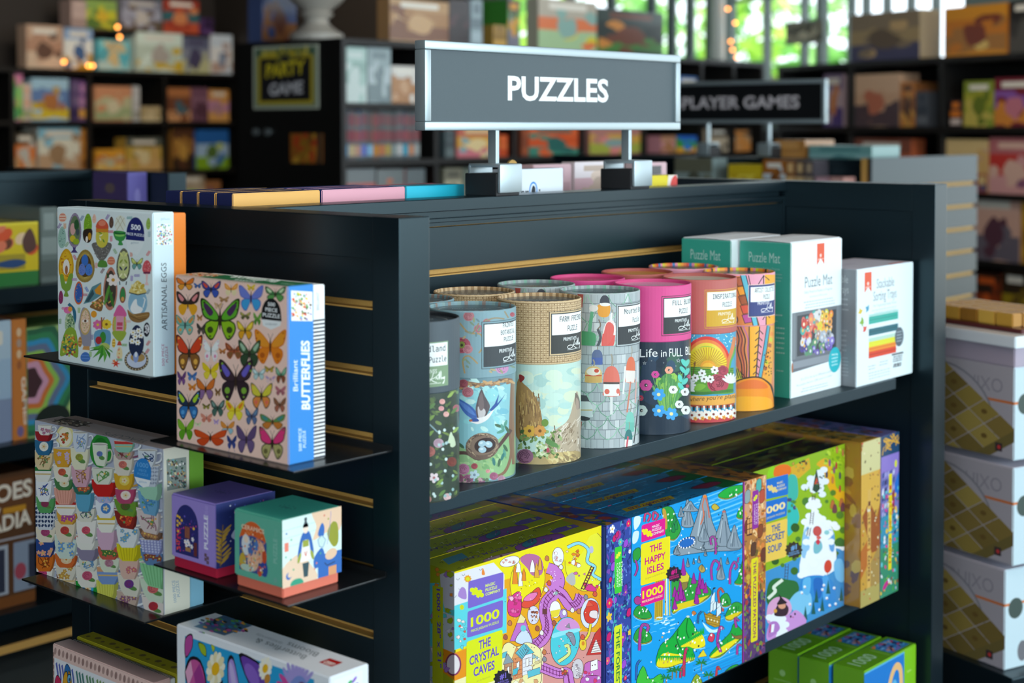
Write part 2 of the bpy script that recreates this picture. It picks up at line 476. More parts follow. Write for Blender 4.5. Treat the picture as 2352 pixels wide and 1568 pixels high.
header_sign('header_sign', 'silver framed grey sign reading PUZZLES clamped on top of the gondola', (1.947, 1.6015, 1.3690), 0, .652, .1335, (-.163, .180), 'PUZZLES', (-.137, .120), .0385, .0470, .1003)
# ================================================================== drawing helpers for the printed pictures
RN = random.Random(11)
def pick(*a): return RN.choice(a)
def butterfly(c, x, y, w, h, fore, hind, acc='', edge='2a2018', spot='', tail=0, rot=0):
    l0 = c.l; a, b = w / 2, h / 2; co, si = math.cos(R(rot)), math.sin(R(rot))
    def tr(px, py): return (x + px * a * co - py * b * si, y + px * a * si + py * b * co)
    for s in (-1, 1):
        c.l = l0
        fw = [(.03, -.12), (.3, -.5), (.72, -.9), (1, -.97), (1.0, -.6), (.85, -.12), (.45, .08), (.08, .1)]
        hw = [(.06, .0), (.45, .02), (.78, .2), (.82, .55), (.6, .92), (.38, .98), (.2, .7), (.07, .35)]
        T = lambda q, k=1, ox=0, oy=0: [tr(s * (ox + (p[0] - ox) * k), oy + (p[1] - oy) * k) for p in q]
        c.B(T(hw), edge if edge else hind, 1, 3)
        if edge: c.B(T(hw, .84, .42, .42), hind, 1, 3)
        if tail: c.L([tr(s * .42, .9), tr(s * .55, 1.2), tr(s * .7, 1.45)], w * .03, edge or hind)
        c.B(T(fw), edge if edge else fore, 1, 3)
        if edge: c.B(T(fw, .84, .55, -.4), fore, 1, 3)
        if acc: c.B(T([(.35, -.35), (.75, -.75), (.85, -.6), (.55, -.15)]), acc, 1, 3)
        if spot:
            c.E(*tr(s * .5, .5), a * .16, b * .16, spot, 0, 10, 1)
            c.E(*tr(s * .82, -.78), a * .07, b * .06, spot, 0, 8, 0); c.E(*tr(s * .9, -.45), a * .06, b * .06, spot, 0, 8, 0); c.E(*tr(s * .5, .8), a * .06, b * .05, spot, 0, 8, 1)
    c.E(*tr(0, .02), a * .055, b * .5, '3a2a1c', rot, 10)
    if w > 90: c.L([tr(.0, -.4), tr(.16, -.75)], w * .012, '3a2a1c', 0); c.L([tr(0, -.4), tr(-.16, -.75)], w * .012, '3a2a1c')
    c.l = l0 + 1

def sprig(c, x, y, r, col, n=5, rot=-90):
    a = R(rot); dx, dy = math.cos(a), math.sin(a)
    c.L([(x - dx * r, y - dy * r), (x + dx * r, y + dy * r)], r * .08, col, 0)
    for i in range(n):
        t = -.8 + 1.7 * i / n
        for s in (-1, 1): c.E(x + dx * r * t - s * dy * r * .25, y + dy * r * t + s * dx * r * .25, r * .3, r * .11, col, rot + s * 40, 8, 0)
    c.l += 1
def dots(c, x, y, rx, ry, n, cols, r0, r1, sq=1.):
    for i in range(n):
        a, q = RN.uniform(0, 6.283), math.sqrt(RN.random())
        r = RN.uniform(r0, r1); c.E(x + rx * q * math.cos(a), y + ry * q * math.sin(a), r, r * sq, pick(*cols), RN.uniform(0, 90), 7, 0 if i % 8 else 1)
    c.l += 1
def rose(c, x, y, r, col, dark, n=4):
    c.E(x, y, r, r * .92, col, 0, 14)
    for k in range(1, n):
        q = r * (1 - k / n)
        c.L([(x + q * math.cos(t + k), y + q * .9 * math.sin(t + k)) for t in (0, .7, 1.4, 2.1, 2.8, 3.5, 4.2)], r * .1, dark, 0)
    c.l += 1
def egg(c, x, y, rx, ry, col, rim='', deco='', dc=('fff',), ped='', l=True):
    if ped:
        c.P([(x - rx * .3, y + ry * .9), (x + rx * .3, y + ry * .9), (x + rx * .16, y + ry * 1.12), (x + rx * .55, y + ry * 1.3), (x - rx * .55, y + ry * 1.3), (x - rx * .16, y + ry * 1.12)], ped)
    q = [(x + rx * math.cos(t) * (1 - .13 * math.sin(-t)), y + ry * math.sin(t)) for t in [6.283 * i / 24 for i in range(24)]]
    c.P(q, rim or col)
    if rim:
        c.P([(x + (px - x) * .8, y + (py - y) * .84) for px, py in q], col)
        if ry > 60:
            for i in range(0, 24): c.E(x + (q[i][0] - x) * .91, y + (q[i][1] - y) * .92, rx * .035, rx * .035, dc[-1], 0, 6, 0)
            c.l += 1
    if deco == 'dots': dots(c, x, y, rx * .7, ry * .75, int(10 + ry / 3), dc, rx * .05, rx * .12)
    elif deco == 'flowers':
        for i in range(7): c.F(x + RN.uniform(-.5, .5) * rx, y + RN.uniform(-.65, .65) * ry, rx * .3, 5, pick(*dc), 'e8c24a', RN.uniform(0, 90))
    elif deco == 'leaf':
        for i in range(9): c.E(x + RN.uniform(-.5, .5) * rx, y + RN.uniform(-.7, .7) * ry, rx * .34, rx * .1, pick(*dc), RN.uniform(-70, 70), 8)
    elif deco == 'bands':
        for i in range(-2, 3): c.R(x - rx * .78 * math.sqrt(1 - (i / 3.4) ** 2), y + i * ry * .3 - ry * .07, x + rx * .78 * math.sqrt(1 - (i / 3.4) ** 2), y + i * ry * .3 + ry * .07, dc[i % len(dc)], 0)
        c.l += 1
    elif deco == 'lattice':
        for k in range(-3, 4):
            c.L([(x + k * rx * .3 - rx * .35, y - ry * .6), (x + k * rx * .3 + rx * .35, y + ry * .4)], rx * .05, dc[0], 0) if abs(k) < 2 else 0
            c.L([(x + k * rx * .3 + rx * .35, y - ry * .6), (x + k * rx * .3 - rx * .35, y + ry * .4)], rx * .05, dc[0], 0) if abs(k) < 2 else 0
        c.l += 1
    elif deco == 'petal':
        for k in range(4):
            for s in (-1, 1): c.E(x + s * rx * .35, y + (k - 1.5) * ry * .42, rx * .38, rx * .13, dc[k % len(dc)], s * (55 if k % 2 else -55), 10)
        c.E(x, y, rx * .18, rx * .18, dc[-1])

def two_part(name, label, loc, w, h, d1, d2, lid_cols, base_cols, mk, mat='card', cat='puzzle box', base_top=None, base_right=None, group=None, rz=R(-90)):
    """lid and base carton; front is local -y"""
    t = thing(name, label, cat, loc, rz, group)
    lid = PM().carton(w, d1, h, lid_cols)
    lid.faces(w, d1, h, **mk(w, d1, h)); lid.build('lid', M[mat], t)
    b = PM().carton(w - .003, d2 + .002, h - .002, base_cols, y0=d1 - .002, z0=.0)
    b.faces(w - .003, d2 + .002, h - .002, right=base_right, top=base_top, y0=d1 - .002)
    b.build('base', M[mat], t)
    return t

# ------------------------------------------------------------------ painted eggs box
def eggs_art(w, d, h):
    c = Canvas(w, h, hom([(38, 30), (822, 78), (880, 1470), (70, 1345)], w, h)); BG = 'dfeaea'
    E_ = lambda *a, **k: egg(c, *a, **k)
    L = c.l
    def at(f):
        c.l = L; f()
    at(lambda: E_(88, 118, 32, 38, 'e9b9a0', deco='bands', dc=('d9573c', 'f3dccb')))
    at(lambda: (E_(190, 225, 56, 145, '6b7f5a', rim='8f7f9a', dc=('c9b8c8', 'e8d8e0'), ped='4b3a78'), c.E(175, 215, 22, 50, 'd9a8a0'), c.E(205, 180, 20, 45, '2d5a33'), c.E(175, 295, 24, 28, 'd8c02f'), c.E(205, 320, 26, 26, '9db52c'), c.E(215, 240, 14, 30, '46555a')))
    at(lambda: (E_(298, 175, 34, 90, '7fae2c', deco='dots', dc=('a8cf4a', '5f8f1c')), c.B([(264, 225), (332, 215), (330, 300), (300, 330), (265, 300)], '33261d'), c.E(315, 275, 14, 32, 'c9921f'), c.E(292, 300, 10, 26, 'f2e6da'), c.R(283, 350, 312, 362, 'e8e8e8')))
    at(lambda: (c.B([(342, 330), (490, 330), (480, 410), (430, 480), (395, 470), (355, 400)], '6d6a66'), dots(c, 415, 395, 62, 70, 80, ('b8b4ae', '3f3c3a', '8a8782'), 3, 7, .5), c.B([(400, 480), (452, 480), (465, 530), (390, 530)], '5a8f3c'), E_(418, 265, 52, 105, 'd5c84a', deco='leaf', dc=('2f6a2c', '4f8f35', 'f0ecc8', '7aa93a')), c.R(366, 205, 468, 240, 'd98a2b'), c.B([(368, 205), (375, 160), (415, 130), (455, 160), (468, 205), (430, 212)], 'd8593c'), c.E(415, 165, 30, 24, 'e8876a')))
    at(lambda: E_(350, 128, 16, 38, 'f1c4ae', deco='dots', dc=('d98a6a',)))
    at(lambda: E_(490, 158, 18, 48, '5a4238', deco='dots', dc=('94705c',)))
    at(lambda: (c.E(562, 170, 46, 70, 'e2e6d8'), c.L([(530, 120), (590, 225)], 3, 'b0a070', 0), c.L([(560, 105), (605, 190)], 3, 'b0a070', 0), c.L([(595, 120), (535, 225)], 3, 'b0a070', 0), c.L([(565, 105), (520, 190)], 3, 'b0a070'), c.B([(512, 230), (612, 240), (600, 300), (580, 315), (590, 345), (550, 345), (555, 315), (525, 295)], '3f9a4a'), c.E(562, 262, 40, 14, '8fcf6a'), c.B([(515, 232), (565, 246), (612, 240), (600, 256), (530, 256)], '1f6b35')))
    at(lambda: E_(86, 285, 34, 92, '9fc3b4', deco='dots', dc=('4a6f66', '7fa79a')))
    at(lambda: (E_(125, 520, 64, 140, 'e8b92a', rim='d9a41c', deco='dots', dc=('b5541f', 'd98f1f')), c.B([(75, 610), (100, 600), (125, 680), (150, 600), (185, 600), (165, 720), (140, 745), (150, 785), (110, 785), (118, 745), (90, 710)], '7fa63f'), c.E(126, 535, 28, 65, 'f2ebe0'), c.E(128, 560, 12, 38, 'a5693f')))
    at(lambda: (E_(283, 525, 80, 140, 'b59a4a', rim='a08540', deco='leaf', dc=('8a6f2f', 'cdb468', '776022')), c.E(283, 525, 52, 95, '5a4420'), E_(280, 475, 28, 48, '3f74c4'), E_(258, 555, 28, 50, '6a86cf', deco='dots', dc=('3f5fae',)), E_(315, 555, 30, 50, '4f82d2', deco='dots', dc=('2f5fb0',))))
    at(lambda: (E_(497, 478, 32, 36, 'e08a6a', deco='bands', dc=('d26a4c', 'eeb08f'))))
    at(lambda: (E_(598, 512, 56, 140, 'c9cf8a', rim='5a5a4a', deco='petal', dc=('dfe08a', '8fa03a', '39405a', 'f1eec0')), c.L([(570, 650), (575, 680)], 8, '3a3a3a', 0), c.L([(628, 650), (625, 680)], 8, '3a3a3a')))
    at(lambda: butterfly(c, 708, 500, 95, 100, 'b9c45a', '6aa5a0', 'd8e08a', '55643a'))
    at(lambda: (E_(790, 530, 36, 60, 'd85a62', deco='dots', dc=('f0b8b0', 'b03040')), c.R(762, 568, 820, 584, '7a2f4f'), c.P([(782, 584), (802, 584), (798, 650), (812, 680), (776, 680), (788, 650)], 'efc7c4')))
    at(lambda: (E_(497, 715, 58, 185, '4a4038', rim='c07f6a', deco='leaf', dc=('3f7a35', '6aa03f', '2f5a2a', 'd9a05a')), c.F(518, 640, 52, 6, 'f6e9e2', 'd9a13a'), c.E(470, 770, 12, 90, '5f9a3f', 12), c.E(510, 800, 12, 80, '3f7a30', -14), c.B([(330, 865), (400, 800), (440, 780), (430, 905), (360, 890)], '8a6238'), dots(c, 400, 850, 50, 40, 22, ('d98f5a', '6a8f3a', 'e8c06a'), 6, 12)))
    at(lambda: (c.P([(275, 850), (345, 700), (420, 660), (425, 770), (340, 830)], '5f8f98'), c.P([(365, 730), (418, 670), (420, 770), (380, 760)], 'e0962c'), c.P([(290, 830), (350, 720), (365, 760), (320, 830)], '37555f')))
    at(lambda: (E_(235, 755, 38, 100, '2f6ab5', rim='d8622a', deco='dots', dc=('f0d8a8', '24478f', 'e89a4a')), c.E(236, 745, 16, 56, '3a5fb0')))
    at(lambda: E_(85, 795, 19, 58, '8f2f5f', deco='dots', dc=('b55a88',)))
    at(lambda: (E_(600, 765, 26, 70, '3f8f4f', rim='a83a3f', dc=('e8c08a',)), c.E(600, 800, 12, 20, 'e8a05a')))
    at(lambda: (E_(725, 820, 78, 120, '8fbcd4'), c.B([(652, 745), (675, 690), (720, 640), (765, 690), (795, 745), (725, 760)], 'e5cf78'), dots(c, 722, 700, 50, 44, 34, ('cdae44', 'f3e7a8'), 7, 12), c.L([(652, 745), (725, 762), (795, 745)], 8, '2f3f4a'), c.B([(665, 880), (690, 815), (715, 800), (725, 850), (770, 880), (740, 925), (690, 920)], 'f4f6f5'), c.L([(770, 870), (785, 800), (770, 785)], 9, 'f4f6f5'), c.B([(642, 890), (690, 925), (760, 915), (822, 910), (815, 960), (740, 1000), (670, 975)], '96703f'), c.L([(650, 905), (720, 950), (815, 930)], 6, 'c09a5f', 0), c.L([(660, 940), (740, 975), (805, 960)], 5, '5f4422')))
    at(lambda: (c.L([(150, 850), (195, 900), (205, 980), (185, 1050)], 26, '2f6f8a', sm=5), c.B([(125, 1060), (130, 960), (160, 920), (200, 990), (205, 1070), (160, 1090)], 'a8c49a'), dots(c, 165, 1000, 34, 60, 60, ('3f6a4a', 'd9e2b8', '6a8f5a'), 4, 8), c.B([(130, 1080), (215, 1080), (240, 1310), (160, 1285), (85, 1300)], '8fae3a'), dots(c, 163, 1210, 62, 95, 110, ('e5d24a', '3f7a3a', 'd98f3a', '2f5f8a', 'c8d86a', 'b5503a'), 6, 12), c.E(145, 905, 34, 30, 'e87ab0'), c.E(165, 895, 18, 22, 'f0a040')))
    at(lambda: (c.B([(238, 1030), (262, 900), (290, 880), (335, 930), (345, 1050), (345, 1210), (280, 1210), (255, 1110)], '9a97a5'), E_(295, 1000, 45, 118, 'ecc9ae', rim='c9a86a', deco='dots', dc=('c98f6a', 'a8b06a')), c.E(295, 995, 26, 14, 'f8efe6'), c.E(295, 995, 11, 12, '6a4a3a'), c.P([(284, 1215), (334, 1215), (338, 1250), (276, 1245)], 'd29a5a')))
    at(lambda: (c.E(365, 935, 25, 30, 'eda02f'), c.F(400, 1025, 42, 7, 'e070a8', 'f0d040'), c.F(472, 1020, 42, 9, 'f2cf3a', '8a5a20'), c.L([(430, 960), (435, 1080)], 12, 'a5623a', 0), c.L([(455, 960), (430, 1010)], 7, 'a5623a'), c.B([(378, 1085), (500, 1075), (505, 1200), (450, 1260), (385, 1210)], '6aa3c4'), c.E(445, 1135, 26, 50, '3f8f3a'), c.E(410, 1160, 26, 34, 'b8323a'), c.E(460, 1215, 45, 34, 'b9c86a'), [c.P([(445, 1200), (445 + 105 * math.cos(R(a)) - 10, 1220 + 140 * abs(math.sin(R(a)))), (445 + 60 * math.cos(R(a)) + 25, 1230 + 60 * abs(math.sin(R(a))))], k) for a, k in ((20, '4f9a35'), (45, '3a7f2a'), (75, '5fae3f'), (105, '3f8f30'), (135, '58a53a'), (165, '3a7f2a'), (185, '5fae3f'))]))
    at(lambda: (E_(580, 1010, 58, 130, 'b5c06a', rim='d9a03f'), c.B([(540, 910), (575, 850), (625, 900), (630, 950), (535, 950)], 'e0679f'), c.R(552, 945, 615, 1080, 'e8a0b8'), c.R(560, 1000, 606, 1030, 'cf4f6a'), c.R(560, 1040, 606, 1060, 'cf4f6a'), c.B([(526, 1080), (635, 1080), (620, 1140), (585, 1165), (545, 1135)], '9fb545'), c.P([(575, 1165), (595, 1165), (605, 1200), (565, 1200)], 'c9543f')))
    at(lambda: (E_(588, 1270, 24, 60, 'ecd9a8', deco='flowers', dc=('e070a0', 'e8a23a')), c.R(562, 1315, 612, 1335, '9ac0a8')))
    at(lambda: (c.E(730, 1325, 100, 92, '5a4a3a', 0, 26), c.E(730, 1320, 82, 72, 'cdd6ea', 0, 24), [c.E(730 + 91 * math.cos(t), 1324 + 83 * math.sin(t), 6, 6, 'd9c9a0', 0, 6, 0) for t in [i * .27 for i in range(24)]], c.up(), c.E(740, 1300, 60, 40, 'b5935a'), E_(725, 1160, 62, 140, '24304f'), [c.F(x, y, 25, 6, 'f4f4f0', 'e2c040') for x, y in ((695, 1085), (740, 1070), (715, 1120), (760, 1110), (690, 1160), (735, 1170))], c.E(725, 1300, 22, 46, '8fa5d8'), c.E(725, 1275, 12, 24, 'e8ecf4')))
    at(lambda: (c.E(806, 1058, 26, 62, '22252f'), dots(c, 806, 1058, 18, 48, 26, ('e8e8ec',), 4, 7)))
    at(lambda: E_(302, 1310, 42, 44, '4f7fc8', deco='bands', dc=('3a68b0', '6a94d8')))
    at(lambda: E_(254, 1178, 17, 46, 'c98f4a', deco='bands', dc=('a5702f', 'e0b06a')))
    at(lambda: E_(538, 1180, 15, 40, 'e8c03f', deco='bands', dc=('c98f2a', 'f4dc8a')))
    at(lambda: E_(790, 168, 18, 48, '9fc05a', deco='dots', dc=('6a9030',)))
    at(lambda: (c.S(560, 1360, 40, 14, 6, 'd8432f'), c.S(545, 1340, 22, 8, 5, 'f08a4a')))
    c.l = L
    for x, y, k in ((250, 120, '4f6f9f'), (460, 110, '8a5fae'), (660, 415, 'e07a5a'), (640, 120, '5aa0a0'), (525, 395, '7fae6a'), (800, 410, 'e05a5f'), (375, 515, 'e08a7a'), (300, 720, '5a7fc8'), (120, 890, 'd85a9a'), (82, 1000, '5f9a4f'), (240, 900, '8fb53f'), (345, 1280, '8fbf3a'), (655, 990, 'e8b8b0'), (630, 1195, '6fae4a'), (825, 1170, 'cf3f44'), (820, 1240, 'cf3f44'), (670, 620, '8f6fc0'), (715, 600, '7a5fb8'), (810, 730, '7a9aa8'), (108, 185, 'e0923a'), (65, 185, '7a4f9a'), (130, 340, '7fae6f'), (490, 235, 'd84a6a'), (492, 290, 'd84a6a'), (195, 450, 'c94f6f'), (200, 640, 'b56fae'), (290, 770, 'c0506a'), (800, 250, '8fb0b8'), (355, 1130, '6a4f9a'), (430, 560, '7a2f3a')):
        sprig(c, x, y, 26, k, 4, RN.choice((-90, -60, -120, 0)))
    c.l = L + 14
    c.P([(632, 395), (612, 300), (762, 310), (745, 365), (712, 430)], 'e6eeee')
    c.C_('galison', 685, 332, 16, '8fa8b8', None, 'sans', .0)
    c.P([(612, 300)] + [(612 + 75 * (1 - math.cos(R(a))), 300 - 190 * math.sin(R(a)) ** .8 + a * .06) for a in range(10, 180, 10)] + [(762, 312)], '232a6e')
    c.C_('500', 690, 220, 44, 'f2f6fa', .9, 'sans', .03, sl=.1); c.C_('PIECE PUZZLE', 687, 268, 21, 'e6ecf4', .85, 'sans', .02, sl=.12)
    r = Canvas(d, h, hom([(822, 78), (1065, 60), (1085, 1430), (880, 1470)], d, h))
    r.C_('galison', 965, 145, 26, '9fb8c4'); r.P([(868, 185), (1044, 178), (1050, 378), (876, 388)], 'eaf1f2')
    for i in range(90):
        x, y = RN.uniform(875, 1040), RN.uniform(190, 378); r.E(x, y, RN.uniform(4, 11), RN.uniform(4, 11), pick('5f9a5a', 'e08aa0', '4f7fc0', '6fbfa5', 'd9b54a', '3f4f7a', 'c85a6a', '9fc8c0'), 0, 8, 0 if i % 6 else 1)
    r.T_('ARTISANAL EGGS', (1005, 1108), (985, 545), 58, '33474f', 'sans', .0, (-56, 2))
    r.T_('500 PIECE', (982, 1380), (972, 1215), 24, 'b04a78', 'sans', .0, (-24, 1)); r.T_('PUZZLE', (1018, 1350), (1008, 1230), 24, 'b04a78', 'sans', .0, (-24, 1))
    return dict(front=c, right=r)
two_part('puzzle_box', 'pale blue puzzle box covered in painted eggs, on the highest plate shelf', (1.0990, 1.637, 1.1748), .206, .1975, .031, .019,
         dict(front='dfeaea', side='d3e8ee'), 'e8801f', eggs_art)

# ------------------------------------------------------------------ butterflies box
def butterfly_art(w, d, h):
    c = Canvas(w, h, hom([(28, 38), (918, 120), (942, 1527), (52, 1345)], w, h))
    for a in ((107, 110, 140, 100, 'e8791c', 'e89a2c', '', '3a2618'), (205, 122, 60, 42, '3b6fb5', '345f9f', '', '24406a'), (312, 150, 150, 135, '2c3f8f', '3a56b0', 'd8502f', '1c2240'), (470, 150, 105, 100, 'e89a3c', 'ead9a8', 'f0b060', ''), (628, 215, 190, 205, '6f7fd0', '3f9fd8', '', '5a68b8'), (628, 132, 65, 50, 'e8c83a', 'e0b82a', '', ''), (820, 182, 160, 122, '3f7a45', '5a9a4f', 'c8dcb0', '2a3a2a'), (130, 262, 180, 190, '33231f', 'e9a51e', 'e08a8a', ''), (385, 385, 305, 335, '5fae2a', '8fbf1e', '4a2f55', '263018', '3a4a1a'),
              (415, 228, 78, 46, 'b58a5a', 'a5784a', '', ''), (370, 278, 60, 50, 'd2a878', 'dcb890', '', 'b08a60'), (110, 432, 150, 160, '6fb0a0', '7fbcae', 'd98f3a', '4a7f78', 'e0a050'), (225, 375, 46, 52, 'a5683a', 'c08a4a', '', ''), (238, 462, 72, 90, '3f3a34', '5a5048', '', '2a2622', '', 1), (585, 355, 82, 60, '7a7a3f', '5a5a30', 'c8b85a', ''), (680, 378, 62, 100, '6aa03f', '4f8a30', '', ''), (585, 468, 132, 150, 'dcb42f', 'e0a020', 'f0d84a', '5a4418', '', 1),
              (785, 595, 245, 275, 'e8962a', 'e3801c', '', 'd9741a', 'b85a14'), (145, 650, 205, 285, 'd8441f', '8a5a28', '', '3f2a18', 'e8b04a'), (318, 632, 125, 178, 'eef0ee', 'f2e8ea', '', 'd8dcd8', 'e58ab0'), (408, 635, 56, 46, 'c87a2f', 'a55f24', '', ''), (500, 632, 140, 130, '7a4a30', '8a5a34', 'b5603a', 'c0542f'), (620, 650, 172, 215, '3f5a3a', '324a30', '9fc0a0', '262a20', '', 1), (315, 792, 130, 135, 'e5c81e', 'e8d23a', '', 'd8b818'),
              (515, 862, 262, 330, '3f2c34', '33242c', '6a5fc0', '2a1c22', '7fae3a', 1), (87, 852, 70, 110, '6a3f7a', '7f4f8f', '', '4a2a58'), (170, 836, 75, 70, '3f6fae', '4f80be', '', ''), (172, 920, 66, 60, 'e08a2a', 'd8781f', '', ''), (278, 935, 146, 172, 'd9742a', '8f6a98', '', '6a3f20', '', 1), (375, 958, 46, 66, '7a5428', '8f6a34', '', ''), (697, 812, 100, 90, '9fc4c4', 'b5d2d0', 'dcecec', '6f8f8f'), (780, 772, 76, 52, 'a88f2f', 'c8a83a', '', '6a5a20'), (790, 852, 82, 62, 'd8b0c0', 'e2c4c0', 'a08fc0', ''), (872, 818, 86, 130, '5f9a78', '8a4a30', '8fc0a0', '3a4a38'),
              (720, 982, 168, 205, 'd8cc3f', 'e08a3f', '', '33301c', 'e8705a'), (870, 940, 82, 76, 'b56a74', 'a5606a', '', ''), (145, 1062, 180, 232, '24344f', '2f6fae', 'a8d02f', '1c2430', '5aa0d8'), (285, 1072, 62, 46, '6f6a2a', '8f862f', '', ''), (375, 1084, 108, 132, '3f5a50', '46685c', '7a9a90', '2a3a34'), (512, 1100, 146, 160, 'e8d02a', 'ecdc3a', 'e8801f', 'dcb820'), (645, 1145, 102, 135, '4f5f84', '5a6f98', '6a8fae', '30384f'), (865, 1052, 96, 116, '8a5a3f', 'a5604a', '', '5a3a2a'), (288, 1162, 92, 72, 'd88a74', 'cf7a64', '', ''), (125, 1255, 130, 168, '7fb52a', '5fa01e', '', '5a8f1c'),
              (220, 1214, 52, 36, 'cdd8a0', 'd8e0b8', '', ''), (365, 1192, 42, 42, 'b08fc8', 'c0a0d0', '', ''), (455, 1238, 110, 108, 'e08f3a', '8fc0d0', '', 'b87a3a'), (320, 1318, 255, 130, 'd8501c', 'cf4818', '', 'b03f14'), (490, 1350, 76, 108, '2c3c7a', '34468a', '', '', '', 1), (605, 1325, 158, 222, '5f4a74', '6a5480', '', '46345a'), (810, 1185, 196, 122, '5f8f4a', 'c8782f', '3f8a8a', '6a5a30'), (810, 1352, 206, 262, 'e03a7a', 'b0a86a', '', '2f2622', '6a6438')):
        butterfly(c, *a)
    c.l += 12
    c.P([(713, 375), (870, 395), (862, 430), (790, 462), (725, 430)], 'e8ecec'); c.C_('mudpuppy', 792, 424, 17, '8a9a9f', .9)
    c.P([(711, 380)] + [(711 + 79 * (1 - math.cos(R(a))), 375 - 168 * math.sin(R(a)) ** .75 + a * .1) for a in range(10, 180, 10)] + [(872, 396)], '17191c')
    for t, y in (('500', 278), ('PIECE', 322), ('PUZZLE', 366)): c.C_(t, 790, y, 30, 'f0f4f4', .95, 'sans', .02, sl=.1)
    r = Canvas(d, h, hom([(918, 120), (1130, 75), (1155, 1475), (942, 1527)], d, h))
    r.P([(944, 150), (1118, 140), (1124, 372), (950, 386)], 'f2f0ea')
    for i in range(70): r.E(RN.uniform(955, 1112), RN.uniform(158, 366), RN.uniform(5, 14), RN.uniform(5, 12), pick('e8a02c', 'd8502a', '4f9a3a', '7fb5d8', 'e8d24a', 'd88a80', '8f7fc0', '5a4a3a'), RN.uniform(0, 90), 7, 0 if i % 6 else 1)
    r.T_('BUTTERFLIES', (1112, 1075), (1100, 530), 72, 'f4fafc', 'sans', .03, (-70, 3)); r.T_('Brilliant', (1010, 935), (1002, 690), 40, 'eef6fa', 'sans', .0, (-38, 2))
    r.T_('500 PIECE', (1048, 1410), (1042, 1228), 24, 'd8ecf8', 'sans', .01, (-24, 1)); r.T_('PUZZLE', (1082, 1380), (1076, 1245), 24, 'd8ecf8', 'sans', .01, (-24, 1))
    t = Canvas(w, d, hom([(180, 10), (1125, 78), (918, 120), (28, 38)], w, d))
    t.P([(340, 22), (1125, 78), (918, 120), (170, 50)], '1f6b3f'); t.P([(180, 10), (340, 22), (170, 50), (28, 38)], 'd0a890')
    for i in range(40): t.E(RN.uniform(70, 300), RN.uniform(18, 44), 9, 3, pick('e8a02c', 'd8502a', '6f9a5a', 'f0e0c0', '5a4a3a'), 0, 7, 0 if i % 6 else 1)
    t.T_('Brilliant', (790, 55), (400, 25), 30, 'e6f0ea', 'sans', .03, (-40, 22)); t.T_('BUTTERFLIES', (600, 72), (430, 58), 10, 'e6f0ea', 'sans', .02, (-16, 9)); t.T_('500 PIECE', (960, 92), (830, 82), 10, 'b8d4c4', 'sans', .01, (-14, 8))
    return dict(front=c, right=r, top=t)
bs = Canvas(.020, .1975)
for i in range(46):
    if i % 46 < 37: bs.R(.0015, i * .0043 + .0006, .0195, i * .0043 + .0027, '2a2f3c', 0)
bs.up(); bs.T_('BRILLIANT', (.011, .168), (.011, .188), .004, '7a8a94', 'sans', 0, (-.004, 0))
two_part('puzzle_box', 'pink puzzle box covered in butterflies with blue side and striped base', (1.1098, 1.403, 1.1008), .204, .1985, .038, .018,
         dict(front='f3cdbd', right='2384d4', top='1f6b3f', side='2384d4'), 'eef2f2', butterfly_art, base_right=bs)

